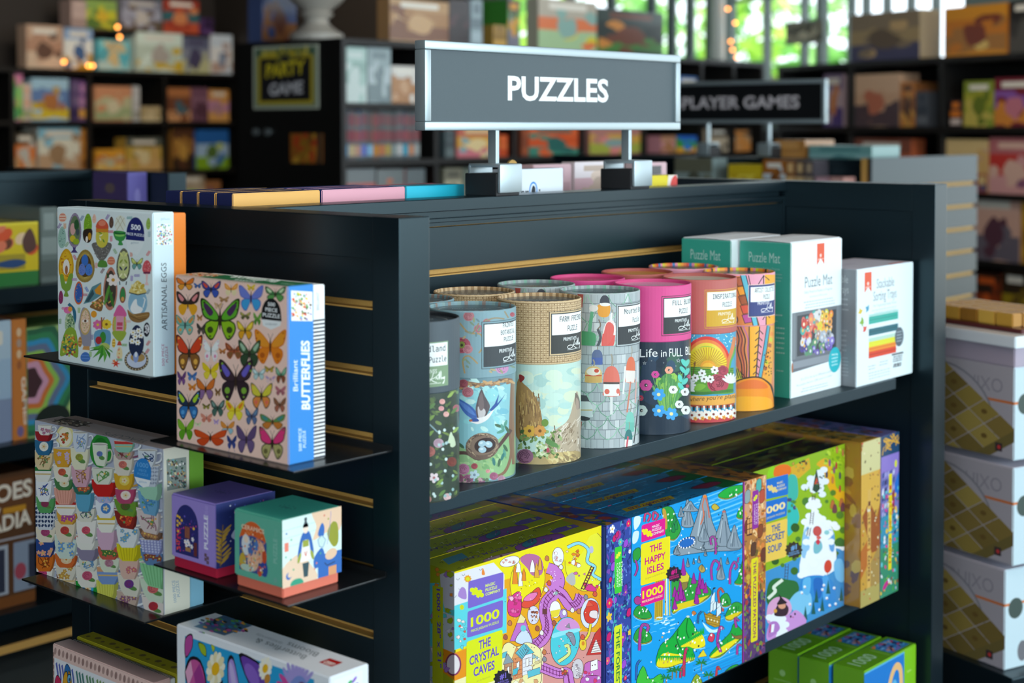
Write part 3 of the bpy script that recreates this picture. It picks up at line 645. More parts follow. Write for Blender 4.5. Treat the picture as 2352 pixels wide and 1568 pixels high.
# ------------------------------------------------------------------ teacups box
def cup(c, x, y, w, h, col, deco=0, dc='c85a6a', hc='e8ecee', tilt=0):
    """x,y: middle of rim; handle to the right"""
    l0 = c.l; k = tilt; w *= 1.22; h *= 1.3
    def t(px, py): return (x + px * w + k * py * w * .3, y + py * h + px * k * h * .6)
    if hc != '': c.L([t(.46, .26), t(.72, .2), t(.8, .44), t(.66, .74), t(.38, .84)], w * .085, '8f93a4', 1, False, 3)
    c.L([t(.42, .22), t(.68, .16), t(.76, .4), t(.62, .68), t(.36, .78)], w * .085, hc if hc else col, 1, False, 3)
    c.P([t(-.5, 0), t(.5, 0), t(.48, .4), t(.4, .8), t(.27, 1), t(-.27, 1), t(-.4, .8), t(-.48, .4)], col)
    if deco == 1:      # scattered flowers
        for i in range(6): c.F(*t(RN.uniform(-.3, .3), RN.uniform(.22, .8)), w * RN.uniform(.08, .15), 5, dc, 'e8c860', RN.uniform(0, 70))
    elif deco == 2:    # bands
        c.P([t(-.5, 0), t(.5, 0), t(.47, .3), t(-.47, .3)], dc)
        c.P([t(-.44, .46), t(.44, .46), t(.42, .54), t(-.42, .54)], 'd8b870')
    elif deco == 3:    # ribbed
        for i in range(-3, 4): c.P([t(i * .13 - .02, .06), t(i * .13 + .02, .06), t(i * .085 + .015, .95), t(i * .085 - .015, .95)], dc, 0)
        c.up()
    elif deco == 4:    # lattice of small strokes
        for i in range(-3, 4):
            for j in range(5): c.E(*t(i * .13, .15 + j * .17), w * .05, h * .07, dc, 30 if (i + j) % 2 else -30, 6, 0)
        c.up()
    elif deco == 5:    # one large rose with leaves
        c.E(*t(.08, .62), w * .2, h * .1, '5f8f4a', 20, 8); rose(c, *t(-.05, .45), w * .2, dc, '8a2f4a', 3)
    elif deco == 6:    # painted scrolls
        for i in range(5): c.L([t(RN.uniform(-.35, .3), RN.uniform(.1, .4)), t(RN.uniform(-.3, .3), RN.uniform(.4, .6)), t(RN.uniform(-.25, .25), RN.uniform(.6, .9))], w * .045, dc, 0, False, 3)
        c.up(); dots(c, *t(0, .5), w * .3, h * .3, 10, (dc, 'e8b04a', '5f9a5a'), w * .03, w * .06)
    elif deco == 7: c.E(*t(0, .45), w * .24, h * .3, dc); c.F(*t(0, .45), w * .14, 5, 'e8d8b0', 'd08a3a')
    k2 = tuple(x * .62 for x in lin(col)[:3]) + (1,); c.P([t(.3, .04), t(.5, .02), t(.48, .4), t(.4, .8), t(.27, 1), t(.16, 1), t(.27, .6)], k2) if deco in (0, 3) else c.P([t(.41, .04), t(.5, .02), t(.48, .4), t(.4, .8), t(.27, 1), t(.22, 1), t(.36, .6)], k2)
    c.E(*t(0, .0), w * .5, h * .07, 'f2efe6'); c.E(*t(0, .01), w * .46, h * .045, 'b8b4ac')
    c.l = l0 + 3
def tea_art(w, d, h):
    c = Canvas(w, h, hom([(18, 62), (988, 275), (1000, 1545), (45, 1228)], w, h))
    c.P([(10, 50), (1000, 260), (1010, 1560), (30, 1240)], 'b4b9ca')
    for x in (190, 330, 480, 640, 800, 940):     # folds of the pale cloth behind
        c.P([(x, 60), (x + 22, 70), (x + 40, 1600), (x + 18, 1600)], '979db2', 0)
    c.up()
    W = 'ece8de'
    cols = [
        [(100, 100, 90, 60, W, 1, 'b06a98'), (92, 145, 112, 62, 'a5242c', 0, ''), (92, 210, 118, 95, '2f6f98', 7, 'f0ece0'), (95, 300, 128, 112, 'e6cfa0', 6, '8a6a3f'), (92, 420, 120, 92, 'f0eee6', 2, '1f7a3a'), (100, 525, 108, 130, 'eef0f2', 6, '2a4a9a'), (112, 650, 125, 100, '5aa560', 5, '8f3a5a'), (112, 715, 150, 150, 'd5dae2', 4, '2f4468', '3f4a6a'), (118, 865, 138, 108, 'e8ddc6', 5, 'b04a7a'), (108, 975, 138, 110, '2a4a8f', 1, 'e8a58a'), (108, 1085, 130, 110, 'd8701f', 6, '8a3f14'), (100, 1190, 140, 90, W, 5, 'd04a80')],
        [(240, 275, 124, 115, 'e0a42f', 1, 'c8b0d8'), (240, 400, 124, 105, 'eee6d2', 5, 'd0603f'), (250, 505, 126, 75, '4a7f4a', 7, 'e0e0c8'), (260, 580, 145, 100, 'e8a896', 3, 'd88f7c', 'e8b0a0'), (270, 680, 142, 88, 'f0ece4', 2, 'c02a22'), (275, 755, 135, 85, 'e0a83f', 1, 'b04a98'), (265, 835, 138, 130, 'e6d8c0', 5, 'c8483a', 'c8302a'), (270, 945, 150, 140, 'cfe0d4', 1, '6fa0d0'), (270, 1085, 142, 85, 'd86a2f', 7, 'e8c8a0'), (275, 1155, 142, 105, 'ddd8c8', 1, 'c89a4a'), (275, 1245, 130, 80, 'e2d0b4', 2, '6a2f24')],
        [(372, 150, 100, 118, 'd5dde8', 6, '6f8fc0'), (370, 265, 122, 135, 'eae6c8', 5, '9aa83a'), (380, 405, 128, 130, 'd8a8b8', 6, '9a6a4a'), (392, 535, 130, 75, '2f6f5f', 1, 'c85a3a'), (408, 610, 118, 118, '5fa8c8', 0, ''), (418, 720, 128, 95, 'e4e0d0', 6, '5a6a7a'), (425, 825, 135, 140, 'eeeae2', 5, 'd8586a'), (430, 960, 148, 75, 'eceae0', 0, ''), (435, 1035, 140, 80, '8f86a0', 0, '', 'b8924a'), (440, 1110, 128, 85, 'd8dcd0', 6, '5f8fb8'), (438, 1180, 158, 125, 'e8e4d8', 5, 'c85a78'), (432, 1290, 150, 110, '1f9a3a', 7, '3fa8d8')],
        [(545, 425, 140, 98, 'dfe2d0', 6, '5f9a4a'), (562, 510, 172, 105, 'c82420', 0, '', 'b81f1c'), (560, 605, 120, 70, 'c0b8d8', 1, '8fb0d8'), (565, 675, 128, 105, 'e8ecf2', 7, '4a84c8'), (575, 785, 128, 105, 'f0eee2', 2, 'e0c020'), (580, 885, 135, 130, 'd8b0c8', 0, ''), (590, 1025, 138, 80, 'c85a4a', 1, '3f7a3a', 'c8923a'), (600, 1095, 138, 100, 'd8e0c8', 5, 'b88a9a'), (590, 1180, 150, 105, '7a9ad0', 2, 'd8a070'), (580, 1280, 138, 125, 'd8d860', 3, 'c8c848')],
        [(705, 210, 130, 70, '8fc8b0', 2, 'c83a34'), (705, 265, 130, 72, 'b59a94', 6, '7a3a3a', '8a4a6a'), (700, 325, 130, 120, 'e0d8c8', 5, 'd87a6a'), (705, 460, 130, 100, 'd8a82a', 7, 'e8d060', 'c8983a'), (715, 580, 130, 90, 'b84a70', 7, 'f0e0d8'), (715, 655, 150, 105, '6f9a34', 5, '4a6a28', 'e8ecee', .3), (712, 745, 140, 110, '8a2a24', 6, 'd8482a', 'e8e4d8', .3), (735, 865, 145, 130, 'e4e8e8', 1, '6fa8c8'), (745, 1000, 160, 105, 'e2d420', 3, 'c8b814', 'd8c820'), (745, 1105, 130, 130, 'ddb8a8', 1, 'c86a78'), (745, 1235, 150, 130, 'dcd8c8', 5, '6a3a8a', 'd8d0c0', .25), (735, 1360, 140, 110, 'c8b0a0', 1, '8a5a78')],
        [(880, 280, 120, 100, 'd8dfe6', 6, '24447a'), (905, 395, 118, 130, 'c8d0dc', 4, '8f9ab0'), (895, 520, 150, 110, '9fd0b4', 0, '', 'd0e0e0', .3), (885, 585, 135, 150, '6fa8cc', 6, '4a88b8', 'd0dce8', .3), (885, 740, 150, 140, 'd8c8c4', 6, '9a6a78', 'e0dcd8', .35), (905, 880, 150, 70, '7a5a48', 1, 'b8845a', 'b87a4a', .2), (910, 965, 150, 90, '8f94c8', 4, 'c8cce8', 'd0d0d8', .2), (915, 1030, 150, 105, '5f84b0', 1, '8a4a3a', 'd0d0d8', .2), (920, 1140, 170, 150, '8fd098', 3, '70b87c', 'c8d8c8', .4), (920, 1260, 170, 140, 'd0e0c8', 5, 'd86a6a', 'd8dcd8', .4), (925, 1400, 150, 130, 'e4d8d0', 5, 'b8323a', 'd0d4e0', .3)]]
    c.E(247, 185, 68, 92, 'e8dd98', 4, 22); c.E(247, 188, 52, 74, 'f4ecd2', 4, 22); dots(c, 247, 190, 30, 46, 22, ('b83f2f', 'e0843a', '7a8a3a', 'c8602f'), 6, 13)
    L = c.l
    for col in cols:
        c.l = L
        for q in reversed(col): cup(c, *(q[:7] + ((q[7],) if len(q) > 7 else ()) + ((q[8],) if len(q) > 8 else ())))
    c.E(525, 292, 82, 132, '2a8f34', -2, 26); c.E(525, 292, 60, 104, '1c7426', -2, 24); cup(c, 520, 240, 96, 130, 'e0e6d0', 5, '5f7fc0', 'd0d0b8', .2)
    c.up(8)
    c.E(843, 455, 66, 112, '2e84cc', 0, 26); c.P([(782, 487), (905, 515), (890, 560), (850, 570), (800, 535)], 'eef2f4')
    c.C_('1000', 845, 415, 36, '6fb0e4', .9, 'sans', .01, sl=.15); c.C_('PIECE', 845, 448, 18, '6fb0e4', .9, sl=.15); c.C_('PUZZLE', 845, 478, 18, '6fb0e4', .9, sl=.15); c.C_('galison', 845, 533, 16, '8fb8d8', .9, sl=.15)
    r = Canvas(d, h, hom([(988, 275), (1190, 225), (1208, 1490), (1000, 1545)], d, h))
    r.P([(1015, 350), (1165, 320), (1170, 548), (1022, 582)], '8f9a92')
    for i in range(110): r.E(RN.uniform(1024, 1160), RN.uniform(345, 555), RN.uniform(5, 11), RN.uniform(4, 10), pick('e6e6e0', '3f5a5a', '2a3a3a', 'c8a86a', '5f8f6a', 'b85a4a', '7fb0b8', 'd8d0a0', '4a3a34'), RN.uniform(0, 90), 7, 0 if i % 8 else 1)
    r.T_('1000 PIECE', (1098, 1440), (1082, 1268), 22, '7f9fb8', 'sans', .0, (-22, 4)); r.T_('PUZZLE', (1125, 1398), (1110, 1270), 22, '7f9fb8', 'sans', 0, (-22, 4))
    t = Canvas(w, d, hom([(185, 35), (1090, 190), (988, 275), (18, 62)], w, d))
    t.P([(110, 65), (200, 42), (350, 62), (245, 92)], '6a625c')
    for i in range(60): t.E(RN.uniform(135, 320), RN.uniform(50, 82), 9, 4, pick('e0dcd0', '3f3a38', 'b8a088', '4a4a44', '8a8078'), 0, 6, 0 if i % 6 else 1)
    t.T_('TEACUPS', (770, 175), (430, 115), 30, '8f9498', 'sans', 0, (-30, 22))
    return dict(front=c, right=r, top=t)
two_part('puzzle_box', 'wide cream puzzle box with stacked teacups, on the lower left plate shelf', (1.1242, 1.6945, .8768), .285, .2045, .040, .022,
         dict(front='cfd6e4', right='e4e2d0', top='d6c8c6', side='e4e2d0'), dict(front='7fc0d8', side='c8b0a8', right='86bfd8'), tea_art,
         base_right=(lambda b: b.P([(0, .1), (.03, .1), (.03, .21), (0, .21)], '6fa832'))(Canvas(.024, .2025)))
# ------------------------------------------------------------------ two small cube boxes
def cube_box(label, loc, w, d, h, side, top, basec, draw_front, draw_right):
    t = thing('cube_puzzle_box', label, 'puzzle box', loc, R(-90))
    b = PM().carton(w - .005, d - .005, .03, basec, y0=.0025); b.build('base', M['card'], t)
    l = PM().carton(w, d, h - .012, dict(front=side, side=side, top=top), .002, z0=.012)
    f, r = Canvas(w, h - .012), Canvas(d, h - .012); draw_front(f); draw_right(r)
    tp = Canvas(w, d)
    for k in range(10): tp.E(w / 2 + .012 * math.cos(k * .628), d / 2 + .006 * math.sin(k * .628), .0014, .0009, '26525a' if 'b' in top else '3a2a6a', 0, 6, 0)
    tp.up(); tp.C_('500', w / 2, d / 2 - .002, -.005, '2a4a54', None, 'sans', .02) if False else tp.T_('500', (w / 2 + .006, d / 2), (w / 2 - .006, d / 2), .004, '2c3f58', 'sans', .02, (0, -.004))
    l.faces(w, d, h - .012, front=f, right=r, top=tp, z0=.012); l.build('lid', M['card'], t); return t
def arch(c, x0, x1, y0, y1, col):
    r = (x1 - x0) / 2; cx = (x0 + x1) / 2
    c.P([(x0, y0), (x1, y0)] + [(cx + r * math.cos(R(a)), y1 - r * 1.15 + r * 1.15 * math.sin(R(a))) for a in range(0, 181, 12)], col)
def pf(c):       # purple: night garden in an arch  (u right, v up)
    arch(c, .009, .053, .006, .066, '2a2c6e')
    for i in range(60): c.E(RN.uniform(.012, .050), RN.uniform(.009, .052), RN.uniform(.0006, .0018), RN.uniform(.0006, .0016), pick('3f4a9a', '5a3f98', 'b83f8a', '24205a', '6f5fc0'), 0, 7, 0 if i % 6 else 1)
    for i in range(34): c.E(RN.uniform(.010, .018), RN.uniform(.008, .036), .0016, .001, pick('d82f6a', 'b8245a', 'e8583a'), 0, 7, 0 if i % 6 else 1)
    for x, y in ((.013, .050), (.017, .049), (.013, .044), (.017, .042), (.021, .046), (.013, .039), (.044, .040), (.014, .032)): c.E(x, y, .0022, .0018, 'e8b83a', 0, 8, 0)
    c.up(); c.R(.026, .026, .037, .041, '5a2f4a')
    for x in (.028, .031, .034): c.R(x, .027, x + .0015, .040, 'b06a3a', 0)
    c.up()
    for x, y in ((.030, .018), (.035, .020), (.040, .018), (.033, .023), (.042, .027), (.028, .022)): c.F(x, y, .0028, 5, 'f0eef4', 'e8b060')
    c.R(.028, .011, .038, .016, 'a87a4a'); c.R(.044, .008, .050, .024, '6a3030')
    c.T_('PUZZLE', (.071, .020), (.071, .060), .007, 'e6e4f4', 'sans', .03, (-.0075, 0)); c.T_('TO GO', (.071, .061), (.071, .071), .006, 'b8a8e0', 'sans', 0, (-.005, 0))
    for x, y in ((.066, .008), (.070, .010), (.066, .013), (.070, .005)): c.R(x - .002, y - .002, x + .0025, y + .002, '6a4f5a', 0)
def pr(c):
    c.R(0, 0, c.W, c.H, '24306e')
    for i in range(9):
        a = R(60 + i * 4); c.E(.012 + .004 * math.sin(i), .008 + i * .0045, .008, .0016, 'b8923a', 30, 8, 0); c.E(.004, .008 + i * .0045, .006, .0014, 'a8842f', -30, 8, 0)
    c.up(); c.L([(.006, .002), (.010, .05)], .0014, '8a6a2a')
    c.B([(.022, .035), (.034, .045), (.05, .042), (.04, .03), (.03, .028)], 'b8bcd8'); c.E(.03, .062, .004, .002, 'd84aa8', 20)
    for i in range(40): c.E(RN.uniform(.02, .085), RN.uniform(.004, .072), .001, .001, pick('d84a9a', '5a6ac8', 'e8e8f4', '3f4f98'), 0, 6, 0)
    c.up(); sprig(c, .06, .03, .018, '3f5aa0', 6, 80)
cube_box('purple cube puzzle box with a crimson base, behind the teal cube box', (1.1015, 1.4627, .9520), .086, .088, .0875, '9a86cf', '6a5aa8', 'b5203f', pf, pr)
def tf(c):
    arch(c, .010, .058, .008, .066, 'd9622a')
    c.P([(.010, .008), (.058, .008), (.058, .046), (.034, .050), (.010, .046)], '3a5290')
    dots(c, .034, .052, .02, .006, 24, ('e88a4a', 'f0c8a0', 'c04a1c'), .0006, .0014)
    for x, y, rx, ry, k in ((.022, .038, .008, .012, 'd8dce0'), (.046, .034, .009, .013, 'e0a88a'), (.034, .022, .010, .012, 'e6b89a'), (.016, .018, .006, .010, 'c8a83a'), (.054, .016, .006, .009, '2f4a9a'), (.024, .012, .012, .004, 'b8d0c0'), (.046, .012, .004, .006, 'd8542f'), (.022, .044, .004, .004, 'f0d8c0'), (.040, .040, .004, .006, '4f7ab8'), (.030, .034, .005, .007, '4a6fae'), (.054, .030, .004, .008, 'c84f2a')): c.E(x, y, rx, ry, k, 0, 14)
    for i in range(60): c.E(RN.uniform(.011, .057), RN.uniform(.010, .046), RN.uniform(.0008, .002), RN.uniform(.0006, .0016), pick('e88a4a', 'f0d8b0', '2f4f9a', '6fa0a0', 'd8643a', 'c8b04a', 'f4ece0'), RN.uniform(0, 90), 7, 0 if i % 8 else 1)
    c.T_('CERAMICS', (.014, .0555), (.054, .0555), .005, 'f4d0b0', 'sans', .02, (0, .005))
    c.T_('PUZZLE', (.076, .026), (.076, .054), .006, '8fc4b4', 'sans', .02, (-.0065, 0)); c.T_('TO GO', (.076, .056), (.076, .064), .005, '86bdac', 'sans', 0, (-.0045, 0)); c.E(.073, .007, .003, .003, '74b09e')
def tr_(c):
    W, H = c.W, c.H; c.R(.0, .0, W, H, 'd8ece6')
    for y in (.045, .055, .064): c.L([(.0, y), (.05, y + .001)], .0005, 'a8c0b4', 0)
    c.up(); c.B([(.045, .080), (.05, .060), (.045, .045), (.065, .05), (.086, .05), (.09, .09)], 'e8c4a4'); c.B([(.0, .0), (.05, .0), (.04, .02), (.025, .034), (.0, .022)], 'e6c8ac')
    c.R(.052, .0, W, .026, '2a66b4'); c.B([(.048, .012), (.062, .020), (.058, .034), (.046, .024)], '2a66b4')
    c.B([(.066, .048), (.074, .060), (.082, .056), (.083, .036), (.075, .032)], '94982a'); c.B([(.052, .05), (.058, .062), (.062, .056), (.06, .046)], '2a66b4')
    c.B([(.027, .052), (.034, .058), (.041, .053), (.046, .032), (.042, .030), (.038, .046), (.030, .046), (.026, .030), (.022, .032)], '2560ae')  # potter's sleeves
    c.P([(.029, .046), (.039, .046), (.041, .032), (.027, .032)], 'eef2ea'); c.R(.0295, .040, .0385, .0475, '9aa23a'); c.P([(.027, .034), (.041, .034), (.042, .024), (.026, .024)], 'f0f4ee')
    c.E(.034, .0605, .0042, .0055, 'f0dcca'); c.B([(.030, .062), (.034, .071), (.038, .062), (.037, .066), (.034, .064), (.031, .066)], '3a464e'); c.E(.034, .071, .0022, .0022, '3a464e')
    c.P([(.029, .022), (.039, .022), (.037, .006), (.031, .006)], '2c4a52'); c.E(.0245, .029, .0022, .006, '9aa23a', -20); c.E(.0435, .029, .0022, .006, '9aa23a', 20)
    for dx in (-.002, .0, .002): c.L([(.034, .029), (.034 + dx * 1.2, .035)], .0008, 'd8604a', 0)
    c.up(); c.R(.003, .040, .009, .050, 'e8806a'); c.E(.009, .012, .004, .004, '2a66b4'); c.E(.0105, .013, .003, .003, 'e6c8ac'); c.E(.072, .024, .009, .006, 'e6c0a0', 10); c.R(.068, .0, .080, .010, 'dc9a6a'); c.L([(.062, .016), (.066, .012), (.078, .014)], .0012, '1c3050'); c.L([(.066, .036), (.070, .055), (.072, .073)], .0007, '8f80c8', 1, False, 3)
    for x, y, k in ((.012, .030, '4aa878'), (.016, .018, '4aa878'), (.013, .052, '4aa878'), (.005, .034, '4aa878'), (.047, .012, 'e07a5a'), (.050, .018, 'e07a5a'), (.058, .038, 'd8604a'), (.062, .070, 'd8604a'), (.068, .065, '9aa23a'), (.006, .060, '3a68b0'), (.056, .028, '4fa878')): c.S(x, y, .0016, .0009, 4, k, 0, 0)
    c.up(); c.B([(.052, .044), (.058, .048), (.064, .042), (.060, .034), (.054, .036)], 'c8e0da'); c.L([(.052, .044), (.058, .048), (.064, .042), (.060, .034), (.054, .036)], .0008, '3a78b8', 1, True); c.B([(.012, .0), (.03, .0), (.026, .006), (.015, .006)], '2f9a7a')
cube_box('teal cube puzzle box with a coral base and a potter picture on its side', (1.1030, 1.3468, .9520), .085, .088, .0880, '63b39a', '45b5a0', 'e0745c', tf, tr_)

# ------------------------------------------------------------------ low boxes at the bottom of the end panel
plate_shelf(1.21, 1.505, .6835, 'black steel plate shelf at the foot of the photo under the white blooms box')
plate_shelf(1.53, 1.78, .6035, 'black steel plate shelf at the foot of the photo under the pink colouring puzzle box')
def blooms_art(w, d, h):
    c = Canvas(w, h, hom([(90, 1122), (1242, 1532), (1250, 2250), (110, 1880)], w, h))
    c.P([(165, 1188), (1140, 1525), (1150, 2200), (180, 1840)], '2a9fd4')
    L = c.l
    def bl(pts, k, ink='1c1a20'): c.l = L; c.B([(x + (x - 640) * 0, y) for x, y in pts], ink, 1, 3); mx = sum(p[0] for p in pts) / len(pts); my = sum(p[1] for p in pts) / len(pts); c.B([(mx + (x - mx) * .86, my + (y - my) * .86) for x, y in pts], k, 1, 3)
    bl([(165, 1200), (225, 1190), (230, 1250), (170, 1290)], 'b84a98'); bl([(165, 1350), (210, 1290), (300, 1320), (350, 1430), (330, 1510), (270, 1480), (200, 1430)], 'c8589a')
    c.P([(170, 1350), (215, 1305), (235, 1370), (195, 1420)], 'e8a8c8'); c.P([(240, 1370), (290, 1330), (340, 1430), (320, 1490), (270, 1450)], 'a03a8a')
    bl([(275, 1235), (335, 1260), (345, 1310), (300, 1285)], '9fb82a'); bl([(380, 1262), (415, 1280), (400, 1300)], 'b8c83a')
    bl([(515, 1350), (560, 1345), (610, 1480), (640, 1568), (560, 1568), (520, 1460)], 'a890d8'); bl([(600, 1340), (700, 1370), (790, 1430), (810, 1530), (760, 1560), (680, 1480)], '6a44a8')
    c.E(700, 1440, 70, 30, '8a64c4', 42); c.E(560, 1440, 16, 80, 'c4b4e4', -18)
    c.l = L + 6
    for x, y, r, k in ((420, 1375, 80, 'ecdfb0'), (800, 1430, 52, 'f2efe4'), (195, 1560, 60, 'e8a030')):
        for i in range(12): a = i * .5236; c.E(x + r * .62 * math.cos(a), y + r * .62 * math.sin(a), r * .34, r * .24, k if i % 2 else 'f6f0d8', math.degrees(a), 9)
        c.E(x, y, r * .4, r * .36, 'f0b81f')
    c.P([(420, 1455), (480, 1430), (470, 1545), (440, 1545)], '1a1a1c'); c.E(815, 1475, 22, 20, 'c88a3a')
    for i in range(14): a = R(150 + i * 14); c.E(1010 + 95 * math.cos(a), 1560 + 95 * math.sin(a), 50, 12, 'd04a98' if i < 6 else 'a89ad8', math.degrees(a), 8)
    c.E(1030, 1560, 66, 66, '7a8fd0'); c.E(1050, 1565, 40, 44, '6a3a6a')
    for i in range(70): c.E(RN.uniform(190, 1120), 1560 + RN.uniform(20, 560), RN.uniform(12, 50), RN.uniform(8, 24), pick('c8589a', '6a44a8', 'e8c83a', 'f2f0ea', '3f9a4a', 'e8873a', '1c1a20', '8fc4e4'), RN.uniform(0, 180), 9)
    t = Canvas(w, d, hom([(345, 1050), (1535, 1435), (1242, 1532), (90, 1122)], w, d))
    t.P([(205, 1140), (405, 1068), (610, 1140), (420, 1205)], '4a6a8a')
    for i in range(60): t.E(RN.uniform(250, 570), RN.uniform(1090, 1185) , 16, 7, pick('2a8fb8', 'b84a98', 'e8a030', '24303a', '6a44a8', '5fa04a'), 18, 7, 0 if i % 6 else 1)
    t.T_('Butterflies &', (1020, 1392), (645, 1258), 34, '6a747c', 'sans', 0, (60, -22)) if False else t.T_('Butterflies &', (1040, 1362), (655, 1225), 34, '6a747c', 'sans', .0, (-28, 26))
    t.T_('Blooms', (1130, 1345), (890, 1258), 34, '6a747c', 'sans', .0, (-28, 26)); t.T_('1000-PIECE JIGSAW PUZZLE', (845, 1262), (650, 1192), 14, '848e96', 'sans', .0, (-12, 10))
    t.P([(1135, 1412), (1215, 1385), (1325, 1420), (1240, 1450)], 'b81f1c'); t.T_('LEGO', (1272, 1428), (1200, 1402), 24, 'f4f0e8', 'sans', .04, (-38, 12))
    r = Canvas(d, h); r.R(.006, .135, .048, .197, 'e8f0f4'); 
    for i in range(50): r.E(RN.uniform(.010, .046), RN.uniform(.02, .192), RN.uniform(.002, .006), RN.uniform(.001, .004), pick('2aa8b0', 'd83f3a', 'e8d02f', '8a5ac0', '3fa85a', 'f0f0f0', '2a6fb0'), RN.uniform(0, 90), 9)
    return dict(front=c, top=t, right=r)
t = thing('puzzle_box', 'white butterflies and blooms puzzle box with a red logo on top', 'puzzle box', (1.099, 1.3578, .6838), R(-90))
p = PM().carton(.270, .0576, .2015, dict(front='e6e9ee', side='e0e6ec', top='e2e6ec')); p.faces(.270, .0576, .2015, **blooms_art(.270, .0576, .2015)); p.build('carton', M['gloss'], t)
def parade_art(w, d, h):
    c = Canvas(w, h, hom([(218, 1075), (1480, 1530), (1490, 2500), (240, 2050)], w, h))
    q = lambda x, y: (218 + x * 1262 + 0 * y, 1075 + x * 455 + y * 975)
    c.P([q(.02, .09), q(.98, .09), q(.98, .98), q(.02, .98)], 'e6e8ec')
    for i in range(24): c.E(*q(.03 + i * .041, .045), 17, 24, '9a7a74' if i % 2 else 'b09088', 0, 10, 0)
    for i in range(22): c.E(*q(.012, .07 + i * .042), 10, 15, '9a7a74', 0, 8, 0)
    c.up(); L = c.l
    for i, k in enumerate(('5f68b0', '5a6aae', '4a7f78', '5f8f6a', '7aa05a', 'a8b83a', 'd8c83a', 'd88a5a', 'b85a8a')):
        for j in range(3): x = .04 + i * .105 + j * .03; c.l = L; c.L([q(x, .12), q(x + .02, .22), q(x - .01, .34), q(x + .05, .5), q(x + .02, .75), q(x + .04, .97)], 20, k, 1, False, 3)
    for x, y, k in ((.06, .26, 'c82f5a'), (.36, .36, 'c8284a'), (.24, .42, '2f5fae'), (.16, .16, '2f6fae'), (.55, .3, 'e8a83a'), (.7, .3, '4a9a5a'), (.83, .3, 'c84a8a'), (.46, .55, 'e07a3a'), (.62, .6, '3f7fb8')):
        c.l = L + 2; c.OB([q(x - .035, y), q(x - .01, y - .06), q(x + .03, y - .03), q(x + .03, y + .05), q(x - .01, y + .09)], k, 5, '1c1a20')
    c.l = L + 5; c.OB([q(.145, .05 + .1), q(.16, .1 + .08), q(.155, .3), q(.11, .32), q(.115, .2)], 'e0a428', 6, '1a1818'); c.OB([q(.17, .14), q(.2, .2), q(.19, .3), q(.16, .3)], 'd89a2a', 6, '1a1818'); c.OE(*q(.175, .19), 20, 26, '6fb0d8', 6, '1a1818'); c.E(*q(.178, .195), 9, 12, '1f3a5a'); c.OB([q(.12, .33), q(.2, .33), q(.21, .5), q(.15, .58), q(.11, .5)], 'e0a428', 6, '1a1818')
    for i in range(26): x, y = RN.uniform(.28, .95), RN.uniform(.15, .95); c.L([q(x, y), q(x + .02, y - .04), q(x + .04, y), q(x + .05, y + .05)], 4, '22262a', 0, False, 2)
    c.up(); return dict(front=c)
st = Canvas(.217, .010, None)
for i in range(58): st.R(i * .00385, 0, i * .00385 + .0019, .02, '23262c', 0)
two_part('puzzle_box', 'pink puzzle box with a dotted rim and a coloured toucan drawing', (1.100, 1.6505, .6038), .220, .1985, .0255, .008,
         dict(front='e6c4ba', side='d8b4ae', top='c0a6a6'), 'e8e8e4', parade_art, 'film', base_top=st)
t = thing('puzzle_box', 'olive yellow box with purple dots, wedged behind the pink striped box', 'puzzle box', (1.1355, 1.650, .6038), R(-90))
p = PM().carton(.220, .026, .1990, 'a8a024'); yt = Canvas(.220, .026)
for i in range(13): yt.E(.012 + i * .0165, .010 + .004 * (i % 2), .0048 if i % 2 else .003, .0042 if i % 2 else .0028, '6a5a34', 20, 12, 0)
p.faces(.220, .026, .1990, top=yt); p.build('carton', M['card'], t)
